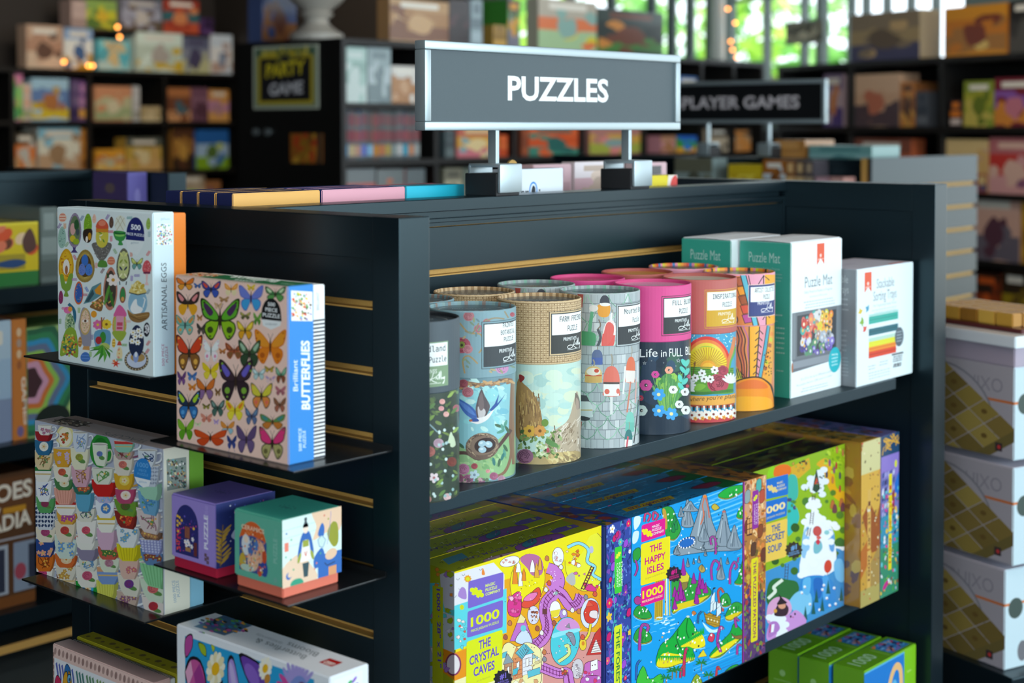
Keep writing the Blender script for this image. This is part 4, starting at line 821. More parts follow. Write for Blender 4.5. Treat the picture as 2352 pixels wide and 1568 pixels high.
# ================================================================== round puzzle tubes on the shelf
TR, TH, TN = .0595, .2245, 72
def tmap(crop, xc, rp, yt, yb, et, eb):
    ox, oy, s = crop
    def f(x, y):
        t = max(-.997, min(.997, (ox + x / s - xc) / rp)); k = 1 - math.sqrt(1 - t * t)
        a, b = yt - et * k, yb - eb * k
        return (TR * math.asin(t), (b - (oy + y / s)) / (b - a) * TH)
    return f
def band(c, v0, v1, col, up=1): c.items.append(([(-.1869, v0), (.1869, v0), (.1869, v1), (-.1869, v1)], lin(col), c.l)); c.l += up
def tube(label, loc, body, lid, rimc, disc, seam, art, lab, a0=None, group=None, lidart=None, disct='', dcol='aeb6b8'):
    t = thing('puzzle_tube', label, 'puzzle tube', (loc[0], loc[1], SZ), 0, group); t.scale = (.9716,) * 3
    a0 = math.atan2(-loc[1], -loc[0]) if a0 is None else a0
    vs = seam
    b = PM()
    for i in range(TN):
        a, e = 2 * math.pi * i / TN + a0, 2 * math.pi * (i + 1) / TN + a0; r = TR - .0006
        P = lambda q, z, rr=r: (rr * math.cos(q), rr * math.sin(q), z)
        b.face([P(a, .0012), P(e, .0012), P(e, vs), P(a, vs)], body); b.face([P(a, 0, r - .0012), P(e, 0, r - .0012), P(e, .0012), P(a, .0012)], body)
    b.face([(.0583 * math.cos(-2 * math.pi * i / TN), .0583 * math.sin(-2 * math.pi * i / TN), 0) for i in range(TN)], 'c8b89a')
    if art: c = art(); b.wrap(c, TR - .0006, TN, 0, a0, .0004, seam)
    b.build('body', M['gloss'], t)
    l = PM(); rim = .0022
    for i in range(TN):
        a, e = 2 * math.pi * i / TN + a0, 2 * math.pi * (i + 1) / TN + a0
        P = lambda q, r, z: (r * math.cos(q), r * math.sin(q), z)
        pr = [(TR - .0006, vs - .001), (TR, vs), (TR, TH - .0016), (TR - .0006, TH - .0004), (TR - .0014, TH), (TR - .0026, TH - .0004), (TR - .0032, TH - .0016), (TR - .0034, TH - .0052)]
        for j, (p, q) in enumerate(zip(pr, pr[1:])): l.face([P(a, *p), P(e, *p), P(e, *q), P(a, *q)], lid if j < 3 else (rimc if isinstance(rimc, str) else rimc[i % len(rimc)]))
    if lidart: l.wrap(lidart(), TR, TN, 0, a0, seam)
    lo = l.build('lid', M['card'], t)
    d = PM(); zt = TH - .0050
    d.face([((TR - .0033) * math.cos(2 * math.pi * i / TN), (TR - .0033) * math.sin(2 * math.pi * i / TN), zt) for i in range(TN)], disc)
    dc = Canvas(.1, .1, lambda x, y: (x, y), False)
    if disct:
        dc.T_(disct, (-.026, .006), (.026, .006), .008, dcol, 'mono', 0, (0, .008)); dc.T_('Primitives', (-.018, -.010), (.008, -.010), .006, dcol, 'sans', 0, (0, .006)); dc.L([(-.004, -.014), (.008, -.004), (.004, -.016), (.016, -.006), (.02, -.016)], .0012, dcol, 1, False, 3)
        for s in (-1, 1): dc.L([(s * .044 * math.cos(a / 5), .044 * math.sin(a / 5)) for a in range(-4, 5)], .0016, dcol, 0)
        dc.l += 1
    rz = a0 + math.pi / 2
    d.put(dc, (0, 0, zt), (math.cos(rz), math.sin(rz), 0), (-math.sin(rz), math.cos(rz), 0))
    d.build('top_disc', M['gloss'], lo)
    if lab:
        u0, u1, v0, v1, frame, loww, txt, fk, wc = lab
        q = PM(); c = Canvas(9, 9, None, False, 1)
        if frame: c.R(u0 - .004, v0 - .004, u1 + .004, v1 + .004, frame[0]); c.R(u0 - .0032, v0 - .0032, u1 + .0032, v1 + .0032, frame[1])
        c.R(u0 - .0014, v0 - .0014, u1 + .0014, v1 + .0014, loww); vm = v0 + (v1 - v0) * .46
        c.R(u0, vm, u1, v1, 'eef5f4')
        n = len(txt); hh = .0075 if n < 3 else .006
        for i, (s, a, e) in enumerate(txt):
            y = v1 - (v1 - vm) * (i + .85) / (n + .15) + (.0005 if n < 3 else .002)
            c.T_(s, (u0 + a, y), (u0 + e, y), hh, '4a4f52', fk, .012, (0, hh))
        um = u0 + (txt[0][1] + txt[0][2]) / 2
        c.T_('PRIMITIVES', (um - .019, v0 + .0155), (um + .008, v0 + .0155), .0048, wc, 'sans', 0, (0, .0048))
        K = lambda pts: c.L([(um + x * .001, v0 + y * .001) for x, y in pts], .0009, wc, 0, False, 4)
        K([(3, 16), (1, 10), (-3, 5.5), (-10, 4.5), (-12, 7), (-8, 9), (0, 8.5), (7, 11), (12, 15)]); K([(-1, 8.5), (4, 5), (8, 4)]); K([(6, 8), (8, 10), (9, 7.5), (10.5, 9.5), (11.5, 17), (12, 7), (14, 18), (14.5, 7.5), (16, 9.5), (17, 7.5), (18, 10), (18.5, 7), (20, 10.5), (19, 3), (16.5, 2), (20, 6)])
        c.up(); c.R(um - .012, v0 + .0025, um + .014, v0 + .0031, wc)
        q.wrap(c, TR + .0002, TN, 0, a0); q.build('label', M['paper'], t)
    return t
A_, B_, C3 = (960, 620, 4.519), (960, 860, 4.519), (1400, 600, 4.519)
def CV(T, l0=2): return Canvas(9, 9, T, False, l0)
# --- woodland
def wood():
    T = tmap(B_, 961, 106.5, 730, 1143, 13.2, 25.5); c = CV(T); dots_ = lambda n, cols, r0, r1: [c.E(RN.uniform(-300, 470), RN.uniform(40, 1290), RN.uniform(r0, r1), RN.uniform(r0, r1) * .45, pick(*cols), RN.uniform(0, 180), 8, 0 if i % 10 else 1) for i in range(n)]
    dots_(260, ('33442f', '4a5f3a', '5a7040', '2c3a30', '748a4a', '3f5038'), 14, 46); L = c.l + 1
    for x, y, r, k, d in ((300, 230, 30, 'e0a8a0', 'c07f78'), (290, 300, 28, 'dca0a0', 'b87a78'), (340, 360, 30, 'e2b0a8', 'c08a80'), (450, 300, 40, 'b86a74', '8a4450'), (262, 655, 52, 'b89aa8', '8a6f80'), (170, 740, 58, 'a8645c', '7a3f3c'), (400, 850, 52, '7f4038', '5a2a26'), (-40, 500, 50, 'b06a74', '8a4450'), (-120, 800, 60, 'c09aa0', '8a6f74'), (350, 1210, 40, 'd8b8b8', 'a88888'), (150, 1230, 40, 'b8807a', '8a5a54'), (-60, 1130, 50, 'a8645c', '7a3f3c')): c.l = L; rose(c, x, y, r, k, d)
    for x, y in ((215, 1010), (30, 300), (-150, 1000)): c.l = L + 4; c.F(x, y, 52, 5, 'e4d4d8', 'a86a6a', 20)
    for i in range(52): c.l = L + 4; c.E(RN.uniform(-300, 460), RN.uniform(420, 1250), 15, 17, pick('aac8c8', 'c8dcd8', '90b4b4'), 0, 9)
    c.l = L + 5
    for x, y in ((410, 640), (390, 600)): c.B([(x - 30, y + 40), (x, y - 60), (x + 30, y + 30), (x, y + 60)], 'c8d8b8')
    for i in range(30): x, y = RN.uniform(-300, 450), RN.uniform(120, 1250); c.B([(x - 34, y + 26), (x, y - 22), (x + 38, y - 30), (x + 6, y + 18)], pick('7a9a4a', '93b05a', '5f8248'))
    c.L([(130, 420), (250, 540)], 14, '86a4a8'); c.E(330, 40, 75, 60, '14171a')
    return c
def woodlid():
    c = Canvas(9, 9, tmap(A_, 961, 106.5, 730, 1143, 13.2, 25.5), False); c.E(345, 1135, 78, 62, '16191c'); return c
tube('dark green woodland puzzle tube, half hidden by the corner post', (1.3350, 1.3321), '37453a', '46525a', '2a2f34', '3a4248', .136, wood, (-.02, .048, .145, .1975, None, '7f9a78', (('Woodland', .022, .0645), ('Friends Puzzle', .006, .066)), 'mono', 'eef4ea'), lidart=None, disct='WOODLAND')
# --- painted botanical
def bot():
    T = tmap(B_, 1099, 101.2, 708, 1101, 12, 23.1); c = CV(T); band(c, .0, .137, '6f8f98')
    c.P([(-300, 160), (1040, 30), (1040, 1000), (-300, 1000)], '8cc4cc'); dots(c, 760, 300, 240, 300, 60, ('a6d8d8', '78b8c8', 'bfe4de', '8fd0d4'), 24, 70, .5)
    c.B([(460, 700), (700, 780), (1040, 560), (1060, 1000), (440, 1000)], '8fb884'); dots(c, 760, 860, 240, 90, 40, ('a8cc94', '7aa870', '98bc80'), 20, 50, .5)
    for pts in ([(470, 110), (560, 50), (700, 70), (850, 60), (960, 20), (1045, 30)], [(1040, 30), (1030, 300), (1020, 600), (1030, 800), (960, 980), (820, 1040)], [(1055, 60), (1050, 400), (1055, 900)]): c.L(pts, 30, '8a6a54', 0, False, 4)
    c.up()
    for i in range(22): t = i / 21; x, y = 480 + 560 * t, 95 - 60 * t + 14 * math.sin(i); c.E(x, y, 42, 13, pick('b08a5f', '6f5848', '9a7658', 'c8a070'), -25 + 50 * (i % 2), 9)
    for x, y, r, k, d in ((590, 150, 58, 'b8707a', '8a4450'), (545, 60, 48, '9a4f5a', '6a3038'), (545, 945, 62, 'b87a9a', '8a4a6a'), (590, 1050, 56, 'a86a8a', '7a3f5f'), (500, 1040, 50, '9a5a74', '6f3a50'), (655, 915, 34, 'a84f58', '7a3038'), (850, 1020, 44, 'a86480', '7a4058'), (790, 968, 22, 'd89a98', 'a86a68'), (930, 1050, 40, 'b890a0', '8a6074')): rose(c, x, y, r, k, d)
    c.F(655, 1005, 50, 5, 'b8d0d8', '7a8fa0')
    # swallow
    c.B([(480, 210), (560, 250), (640, 310), (700, 400), (690, 450), (640, 430), (560, 370), (510, 290)], '3f66ae'); c.B([(500, 235), (600, 300), (670, 390), (600, 360), (530, 290)], '5a84c8', 1)
    c.B([(725, 120), (760, 190), (800, 260), (810, 310), (770, 400), (700, 440), (668, 340), (685, 230)], '5f5558'); c.B([(690, 300), (760, 330), (760, 390), (705, 430)], 'c9c4c4'); c.B([(725, 150), (745, 220), (750, 310), (715, 340), (695, 260)], '7a6c6c')
    c.B([(610, 450), (660, 420), (760, 400), (850, 330), (790, 430), (700, 478), (650, 470)], 'e8e6e4'); c.B([(605, 440), (630, 425), (680, 420), (700, 450), (640, 455)], '34559a'); c.E(618, 442, 18, 12, 'b8603f')
    c.P([(800, 340), (860, 270), (905, 165), (885, 270), (970, 170), (890, 290), (830, 345)], '2f5298')
    # nest and branches
    c.L([(460, 780), (580, 780), (700, 840), (850, 760), (940, 660), (1030, 540)], 36, '5a4440', 1, False, 4)
    c.E(735, 710, 170, 140, '6f5c50', -10, 26); c.E(740, 690, 160, 110, '857060', -10, 26)
    for i in range(60): a = RN.uniform(0, 6.28); c.L([(738 + 155 * math.cos(a + k) * RN.uniform(.8, 1.05), 705 + 125 * math.sin(a + k) * RN.uniform(.8, 1.05)) for k in (0, .2, .4)], 6, pick('a89078', '4a3a34', 'c0a888', '6a5448'), 0 if i % 8 else 1)
    c.up(); c.E(762, 700, 108, 78, '3c2e2c', -12, 24)
    for x, y, r in ((732, 682, -20), (798, 690, 20), (735, 745, 0)): c.E(x, y, 40, 33, 'a8c8d4', r, 16); c.E(x - 8, y - 8, 18, 12, 'cfe2e6', r, 10)
    for x, y, a in ((900, 500, 20), (940, 520, 70), (970, 480, 110), (920, 560, -20), (990, 540, 60), (850, 870, 80), (905, 880, 100), (960, 780, 80), (940, 820, 110), (970, 730, 60), (520, 700, 40), (480, 650, 70)): c.E(x, y, 44, 16, pick('5f9a8a', '3f7a74', '4a6a50'), a, 10)
    dots(c, 620, 1075, 260, 30, 60, ('8a5a74', '5f7a5a', 'c0a0a0', '6a4a58'), 10, 22)
    return c
def botlid():
    c = Canvas(9, 9, tmap(A_, 1099, 101.2, 708, 1101, 12, 23.1), False)
    band(c, .1385, .2225, '7f9fa8')
    for x, y, r, k, d in ((600, 450, 56, 'b0747a', '8a4a50'), (530, 750, 90, 'a8505f', '7a2f3c'), (590, 790, 50, 'c08088', '94505a'), (695, 580, 46, 'b87884', '8a4c58'), (780, 510, 38, 'b06a70', '8a4450'), (1042, 435, 26, 'b05060', '842f3c'), (935, 985, 68, 'c08ab0', '8f5a80'), (-100, 600, 60, 'b0747a', '8a4a50'), (100, 900, 60, 'a86a80', '8a4450')): rose(c, x, y, r, k, d)
    c.E(530, 745, 32, 36, '7a8a3a'); c.E(530, 748, 14, 16, '3a3a20')
    for pts in ([(510, 520), (600, 620), (720, 640), (740, 760), (700, 830)], [(700, 520), (640, 620), (560, 600)], [(560, 1040), (540, 900), (600, 860), (690, 940)], [(760, 500), (860, 470), (960, 480)], [(740, 990), (820, 960), (830, 1030)], [(960, 400), (1000, 470)]): c.L(pts, 16, pick('8f8468', 'a88f60', '6f8070'), 0, False, 4)
    c.up()
    for i in range(26): c.E(RN.uniform(500, 1060), RN.uniform(430, 1030), RN.uniform(20, 40), 11, pick('8f9a70', '7a8f78', 'b0a078', '6a8488'), RN.uniform(0, 180), 8)
    return c
tube('blue painted botanical puzzle tube with a swallow over a nest', (1.4637, 1.3525), '6f8f98', '7f9fa8', ('86a8b0', '7f9fa8', '8f8078', '74949c', '8aa8a8'), '46585f', .1375, bot, (.017, .082, .1525, .2065, ('4a5a60', '7f9fa8'), '3c4246', (('PAINTED', .028, .054), ('BOTANICAL', .0245, .057), ('PUZZLE', .030, .052)), 'mono', 'eef4f4'), lidart=botlid, disct='BOTANICAL')
# --- farm friends
def weave(c, T=None):
    band(c, .1395, .2225, 'cdb48c')
    for i in range(94): u = -.187 + i * .004; c.items.append(([(u, .1395), (u + .0013, .1395), (u + .0013, .2225), (u, .2225)], lin(('b0926a', 'b89a70', 'a88a62')[i % 3]), c.l))
    c.up()
    for j in range(27): v = .1402 + j * .0031; c.items.append(([(-.187, v), (.187, v), (.187, v + .0011), (-.187, v + .0011)], lin(('9a7c54', 'a5875e')[j % 2]), c.l))
    c.up()
    for i in range(40):
        for j in range(18):
            if (i + j) % 2: u, v = -.09 + i * .0046, .141 + j * .0046; c.items.append(([(u, v), (u + .0016, v), (u + .0016, v + .0016), (u, v + .0016)], lin('7f6340'), c.l))
    c.up()
def farm():
    T = tmap(B_, 1239, 96.5, 688, 1063, 10.8, 21); c = CV(T); band(c, 0, .1385, 'bcd8cc')
    for i in range(70): c.E(RN.uniform(1040, 1700), RN.uniform(-60, 560), RN.uniform(40, 110), RN.uniform(30, 70), pick('c4e0d2', 'b0d4cc', 'cfe2cc', 'a8ccc4', 'd2e0c4'), 0, 10, 0 if i % 10 else 1)
    c.up(); c.B([(1040, 60), (1110, 80), (1190, 160), (1250, 260), (1285, 400), (1290, 560), (1180, 640), (1030, 620)], 'a07c4a')
    for i in range(90): x = RN.uniform(1060, 1270); y = RN.uniform(130, 560); c.L([(x, y), (x + RN.uniform(-10, 20), y + RN.uniform(40, 110))], RN.uniform(6, 12), pick('c09a5c', '86643a', 'b08a50', '7a5a38', 'd0b070'), 0 if i % 9 else 1)
    c.B([(1060, -20), (1110, 0), (1110, 30), (1070, 60)], '8f2f2a'); c.up()
    c.B([(1640, 160), (1672, 240), (1690, 400), (1690, 900), (1560, 930), (1300, 930), (1320, 700), (1420, 560), (1560, 440)], 'b4a48c')
    for i in range(120): x = RN.uniform(1380, 1690); y = RN.uniform(1100 - x * .42, 900); c.L([(x, y), (x + RN.uniform(-50, 10), y + RN.uniform(20, 60))], RN.uniform(6, 14), pick('d0c4b0', '94846c', 'c4b49a', 'e0d8c8', '847058'), 0 if i % 9 else 1)
    c.B([(1630, 170), (1675, 230), (1680, 330), (1640, 320)], '6f6458'); c.B([(1640, 220), (1668, 260), (1666, 340), (1640, 330)], 'a89484')
    c.B([(1100, 860), (1400, 800), (1680, 780), (1690, 940), (1100, 940)], 'b09a6a'); dots(c, 1500, 850, 170, 60, 60, ('c8b078', '94805a', 'd8c890'), 14, 34, .6)
    for i in range(80): c.E(RN.uniform(1060, 1480), RN.uniform(560, 840), RN.uniform(14, 30), RN.uniform(9, 18), pick('5f7a3f', '7f9a54', '46602f', '98b070', '6a8a4a'), RN.uniform(0, 180), 9, 0 if i % 9 else 1)
    c.up(); c.F(1165, 565, 62, 7, 'd8a83f', '6a4420'); c.F(1270, 565, 60, 7, 'd89a4c', '7a5028'); c.E(1320, 480, 36, 40, '6f8f3f'); c.B([(1340, 640), (1440, 700), (1450, 740), (1340, 700)], '5f8a4f')
    for i in range(22): c.E(RN.uniform(1230, 1350), RN.uniform(690, 820), 16, 14, pick('c8d8a8', 'b8cc94', 'dce4c0'), 0, 8)
    rose(c, 1120, 830, 85, '8f6078', '5a3448', 5); c.E(1350, 765, 16, 26, 'b84f5f'); return c
def farmlid():
    c = Canvas(9, 9, None, False); weave(c); return c
tube('burlap patterned farm friends puzzle tube with animals in flowers, front row', (1.6017, 1.3544), 'bcd8cc', 'cdb48c', ('a8865c', 'c8aa80', '9a7a52', 'd4b890'), '4f5c60', .1385, farm, (.018, .082, .1535, .2065, ('4a4238', 'cdb48c'), '3a3c3a', (('FARM FRIENDS', .0115, .062), ('PUZZLE', .025, .047)), 'mono', 'eef4f2'), lidart=farmlid, disct='FARM FRIENDS')
# --- mounted buoys
def shingles(c, v0, v1):
    band(c, v0, v1, 'aab4b6'); n = int((v1 - v0) / .0135) + 1
    for j in range(n):
        v = v1 - .0135 * (j + 1); band(c, max(v0, v), max(v0, v) + .0011, '808a8e', 0)
        for i in range(46):
            u = -.186 + i * .0083 + (j % 2) * .004 + RN.uniform(-.001, .001); c.items.append(([(u, max(v0, v)), (u + .0005, max(v0, v)), (u + .0005, min(v1, v + .0135)), (u, min(v1, v + .0135))], lin(pick('7f888c', '5f686c', '929a9c')), c.l))
            if RN.random() < .4: c.items.append(([(u + .0005, max(v0, v) + .0011), (u + .0078, max(v0, v) + .0011), (u + .0078, min(v1, v + .0135)), (u + .0005, min(v1, v + .0135))], lin(pick('b8c0c2', 'a0aaac', 'c4cccc')), c.l))
    c.up()
def buoy(c, x, y, w, h, top, bot, rot=0, stick='', tex='', rope=True):
    l = c.l; a = R(rot); co, si = math.cos(a), math.sin(a); t = lambda px, py: (x + px * w * co - py * h * si, y + px * w * si + py * h * co)
    if stick: c.L([t(0, .45), t(0, 1.15)], w * .16, stick)
    if rope: c.L([t(0, -.5), t(.06, -.75), t(-.02, -.95)], w * .09, '9a9484', 1, False, 3)
    c.P([t(*p) for p in smooth_pts([(-.22, -.5), (.22, -.5), (.48, -.2), (.5, .3), (.46, .5), (-.46, .5), (-.5, .3), (-.48, -.2)], True, 3)], top)
    c.P([t(-.49, .02), t(.49, .02), t(.5, .3), t(.45, .5), t(-.45, .5), t(-.5, .3)], bot)
    if tex: c.P([t(-.49, .02), t(.49, .02), t(.49, .09), t(-.49, .09)], tex)
    c.l = l + 2
def net(c, x0, x1, y0, y1, st, dy):
    j = 0; y = y0
    while y < y1:
        x = x0 + (j % 2) * st / 2
        while x < x1:
            for s in (-1, 1): c.L([(x, y), (x + s * st * .18, y + dy * .62), (x + s * st / 2, y + dy)], 8, pick('7faf94', '94c4a8', '6a9a80'), 0, False, 2)
            c.E(x, y, 10, 9, '8fc0a4', 0, 7, 0); x += st
        y += dy; j += 1
    c.up()
def buoys():
    T = tmap(B_, 1378, 92.3, 671, 1029, 9.9, 19.1); c = CV(T); shingles(c, 0, .1485)
    net(c, 1560, 2320, -40, 640, 205, 118); c.up(3)
    buoy(c, 1865, -190, 110, 150, '5a6a8f', '4a62a4'); buoy(c, 1828, -10, 170, 165, 'd8b878', 'd0a860', 0, '', 'c85a3a'); c.E(1828, -40, 70, 40, 'e8e0d0'); c.E(1860, -50, 24, 20, 'c84a34')
    buoy(c, 2010, 60, 165, 300, 'd8705f', 'e8e6e0', 0, 'd8dcd8', '4a4440'); c.E(1965, 165, 26, 28, 'd86a58'); c.E(2076, 160, 18, 28, 'd86a58')
    buoy(c, 1745, 350, 150, 165, 'cdd8d4', 'c4d0d0', 0, '8f9a98', 'c0a860', False); c.B([(1680, 420), (1790, 440), (1770, 470), (1690, 465)], '33363a'); c.P([(1690, 200), (1760, 210), (1790, 270), (1700, 270)], '46484c')
    buoy(c, 2205, -60, 96, 260, 'd8704f', 'e4dcd4', 3, 'dcd8d4'); c.L([(2205, 60), (2170, 380)], 16, 'c8806a'); c.L([(2150, -100), (2130, 190)], 18, 'e0e4e4')
    buoy(c, 2200, 480, 90, 200, '7fc4b4', '6fb8a8', 2, '', ''); buoy(c, 2185, 660, 80, 190, '3f7a78', 'e4e4e0', 2, '', ''); c.L([(2180, 630), (2165, 745)], 18, 'c8606a')
    c.L([(2270, 10), (2255, 280)], 14, 'd8a8a0'); c.L([(1705, 480), (1690, 640)], 16, 'a85a44'); c.L([(2280, -140), (2280, 60)], 26, 'd0d8dc'); c.L([(2290, 250), (2240, 700)], 10, '3a4044')
    return c
def buoylid():
    T = tmap(A_, 1378, 92.3, 671, 1029, 9.9, 19.1); c = Canvas(9, 9, T, False); shingles(c, .1495, .2225); net(c, 1560, 2320, 230, 800, 205, 150); c.up(2)
    buoy(c, 1940, 330, 100, 150, '3c3f48', 'efeeea', 2); c.B([(1872, 350), (1990, 355), (1985, 455), (1935, 478), (1878, 455)], 'e09a34'); c.E(1945, 345, 52, 18, 'e8e6e0')
    buoy(c, 1985, 650, 130, 270, 'e8d8d4', 'd8584f', 8, '', ''); c.B([(1960, 540), (2030, 560), (2020, 690), (1960, 770), (1920, 740)], 'd86058'); c.L([(2010, 430), (2005, 510)], 20, 'e8eef0')
    c.L([(1815, 420), (1785, 640)], 34, '5fa880'); c.E(1830, 385, 46, 34, 'dcdad4'); c.B([(1690, 640), (1770, 630), (1848, 655), (1830, 790), (1700, 795)], '4a9a6a')
    c.L([(1870, 600), (1900, 690), (1860, 800)], 26, '4a4f54', 1, False, 3); c.L([(1880, 500), (1900, 560), (1870, 600)], 12, '7a6a5a', 1, False, 3); c.P([(2128, 700), (2222, 700), (2222, 745), (2128, 745)], 'e8ecee'); c.P([(2128, 750), (2222, 745), (2215, 800), (2128, 800)], '2f5fae'); c.P([(2128, 800), (2215, 800), (2180, 830), (2140, 825)], 'd89a4a')
    c.P([(1660, 210), (1728, 210), (1715, 380), (1690, 370)], 'a84f44'); c.B([(1690, 640), (1600, 500), (1640, 300), (1690, 400)], '8a9498'); return c
tube('grey shingle puzzle tube covered in hanging mooring buoys, front row', (1.7358, 1.3544), 'aab4b6', 'aab4b6', ('94a0a2', 'a4b0b0', '8a9698', 'b0bcbc', '7fb09a'), '46565c', .149, buoys, (.0285, .0885, .151, .2045, ('3a4044', 'aab4b6'), '33373a', (('Mounted Buoys', .0095, .064), ('Puzzle', .027, .047)), 'mono', 'eef4f2'), lidart=buoylid, disct='MOUNTED BUOYS')
# --- full bloom
def bloom():
    T = tmap(C3, 1499, 88.1, 652, 995, 9, 17.3); c = CV(T); band(c, 0, .1405, '1f3040')
    for i in range(60): c.E(RN.uniform(120, 860), RN.uniform(980, 1560), RN.uniform(40, 130), RN.uniform(30, 80), pick('24455f', '1d3a3a', '2f5a48', '22384f', '1a2b3c', '355f40'), RN.uniform(0, 180), 10, 0 if i % 10 else 1)
    dots(c, 600, 1330, 110, 170, 50, ('6fae3a', '5a9a40', '8fc04a', '4a8a48'), 18, 56, 1.3)
    for i in range(40): x = RN.uniform(440, 760); c.L([(600 + (x - 600) * .3, 1560), (x, RN.uniform(1120, 1300))], 7, pick('4a8a4f', '5fa05a', '86b85a'), 0 if i % 8 else 1)
    c.up()
    for s, x0, x1, hh, y in (('Life', 322, 500, 84, 975), ('in', 535, 590, 74, 970), ('FULL', 618, 755, 84, 966), ('BLOOM', 785, 985, 84, 945)): c.T_(s, (x0, y), (x1, y - 8), hh, 'f2f6f4', 'sans', 0)
    for x, y, r, k in ((385, 1265, 70, 'd04a94'), (478, 1152, 44, 'd84a9a'), (615, 1105, 46, 'eca284'), (658, 1308, 50, 'e6ece6'), (780, 1330, 50, 'e6ece8'), (720, 1460, 48, 'e2eae4'), (790, 1520, 55, 'e6ece6'), (340, 1530, 66, 'c4d4cc'), (330, 1400, 34, 'b0304a'), (825, 1170, 24, 'c83a6a'), (805, 1270, 20, 'c83a4a')):
        for i in range(6): a = i * 1.047; c.E(x + r * .38 * math.cos(a), y + r * .38 * math.sin(a), r * .56, r * .5, k, 0, 12, 0)
        c.up(); c.E(x, y, r * .24, r * .26, '2a3038'); c.E(x + r * .08, y + 2, r * .1, r * .1, 'd8d0c0')
    c.L([(720, 1340), (750, 1230), (790, 1120), (780, 1000)], 8, '4fb8a8', 1, False, 4)
    for x, y, a in ((765, 1025, 60), (800, 1030, 120), (755, 1100, 50), (800, 1120, 120), (730, 1190, 70), (780, 1220, 130), (735, 1270, 50)): c.E(x, y, 44, 22, '5ac8b8', a, 12)
    for x, y in ((512, 1360), (515, 1530), (640, 1560)): c.F(x, y, 66, 6, '3f9fe0', 'e8e0a0', 10)
    for x, y, r in ((370, 1035, 20), (710, 1005, 24), (440, 1010, 8), (685, 1062, 8), (560, 1030, 8)): c.S(x, y, r, r * .4, 5, 'd8e0e0', -90); c.S(x, y, r * .72, r * .28, 5, '1f3040', -90)
    return c
tube('pink topped full bloom puzzle tube with flowers on dark blue, front row', (1.8640, 1.3544), '1f3040', 'd8488c', 'd0437f', 'e2a8c4', .141, bloom, (.018, .079, .1535, .2055, ('3a2f38', 'd8488c'), '34383a', (('FULL BLOOM', .0135, .061), ('PUZZLE', .026, .0475)), 'mono', 'eef4f2'), disct='FULL BLOOM', dcol='f0dce6')
# --- inspirational
def insp():
    T = tmap(C3, 1610, 84.8, 638, 967, 8.3, 16); c = CV(T); band(c, 0, .1395, '3f9fc4')
    for i in range(60): c.E(RN.uniform(800, 1330), RN.uniform(715, 860), 6, 6, pick('d8eef4', '8fd0e4', 'e8dca0'), 0, 6, 0 if i % 9 else 1)
    for i, k in enumerate(('d83a34', 'e8803a', 'e8d03f', '7fb84a', '3f8fd0', '7a4fa8')): r = 240 - i * 24; c.P([(1025 + r * math.cos(R(a)), 1040 + (r * 1.18 - 5 * i) * math.sin(R(a))) for a in range(180, 361, 8)], k)
    c.P([(1025 + 215 * math.cos(R(a)), 1080 + 215 * math.sin(R(a))) for a in range(180, 361, 8)], 'e8d02a')
    for i in range(24): a = R(180 + i * 7.8); c.L([(1035 + 70 * math.cos(a), 1075 + 70 * math.sin(a)), (1035 + 205 * math.cos(a), 1075 + 205 * math.sin(a))], 7, 'b87a24', 0)
    c.up(); c.E(1040, 1075, 78, 70, 'e8a02a'); c.E(1040, 1080, 60, 50, 'f0b83a')
    c.P([(820, 1075), (1300, 1075), (1300, 1340), (820, 1340)], '5f9a34')
    for j in range(7): c.L([(820, 1085 + j * 22), (1000, 1078 + j * 24), (1300, 1085 + j * 22)], 9, '3f7a2a', 0, False, 3)
    c.up(); c.L([(1310, 760), (1250, 1000), (1235, 1100)], 34, 'd8804a'); c.L([(1320, 860), (1270, 1010), (1250, 1120)], 18, '5aa84a'); c.L([(885, 1200), (905, 1040)], 8, '6a4a2a'); c.P([(890, 1040), (915, 1015), (915, 1070)], '8a5a34')
    rose(c, 1140, 1245, 110, 'b84a5a', '7a2434', 6); rose(c, 1190, 1110, 58, 'b04454', '7a2434', 5)
    for x, y in ((980, 1140), (1105, 1105), (912, 1190), (1000, 1200), (1062, 1200)): c.F(x, y, 40, 6, 'f0f2ee', '5a4a30', 15)
    for i in range(7): a = R(-150 + i * 20); c.E(1270 + 50 * math.cos(a), 1250 + 70 * math.sin(a), 52, 14, 'e8ecec', math.degrees(a), 9, 0); a2 = R(-60 + i * 25); c.E(850 + 34 * math.cos(a2), 1280 + 50 * math.sin(a2), 42, 14, 'e0e4e4', math.degrees(a2), 9, 0)
    c.up(); c.B([(900, 1310), (940, 1250), (1020, 1270), (960, 1320)], '7fb83a'); c.L([(835, 1345), (1000, 1350), (1300, 1310)], 30, '3f7a34', 1, False, 3)
    c.P([(820, 1370), (1320, 1340), (1320, 1440), (820, 1470)], 'e8a84a')
    c.T_("where you're planted", (838, 1440), (1390, 1385), 46, '4a3020', 'sans', 0, (10, -46))
    c.P([(820, 1465), (1310, 1440), (1310, 1475), (820, 1490)], 'a84a34')
    for i in range(16): c.P([(822 + i * 34, 1490 - i * 2), (840 + i * 34, 1489 - i * 2), (840 + i * 34, 1534 - i * 2), (822 + i * 34, 1535 - i * 2)], 'f0eee6' if i % 2 else '1f2a30', 0)
    c.up(); c.P([(820, 1535), (1320, 1500), (1320, 1680), (820, 1720)], 'c03f44')
    for i in range(7): c.F(880 + i * 72, 1580 - i * 5, 48, 6, 'f2ece0', '8a3a2a', 12); c.F(842 + i * 72, 1620 - i * 5, 22, 5, 'e8a83a', 'c03f44')
    return c
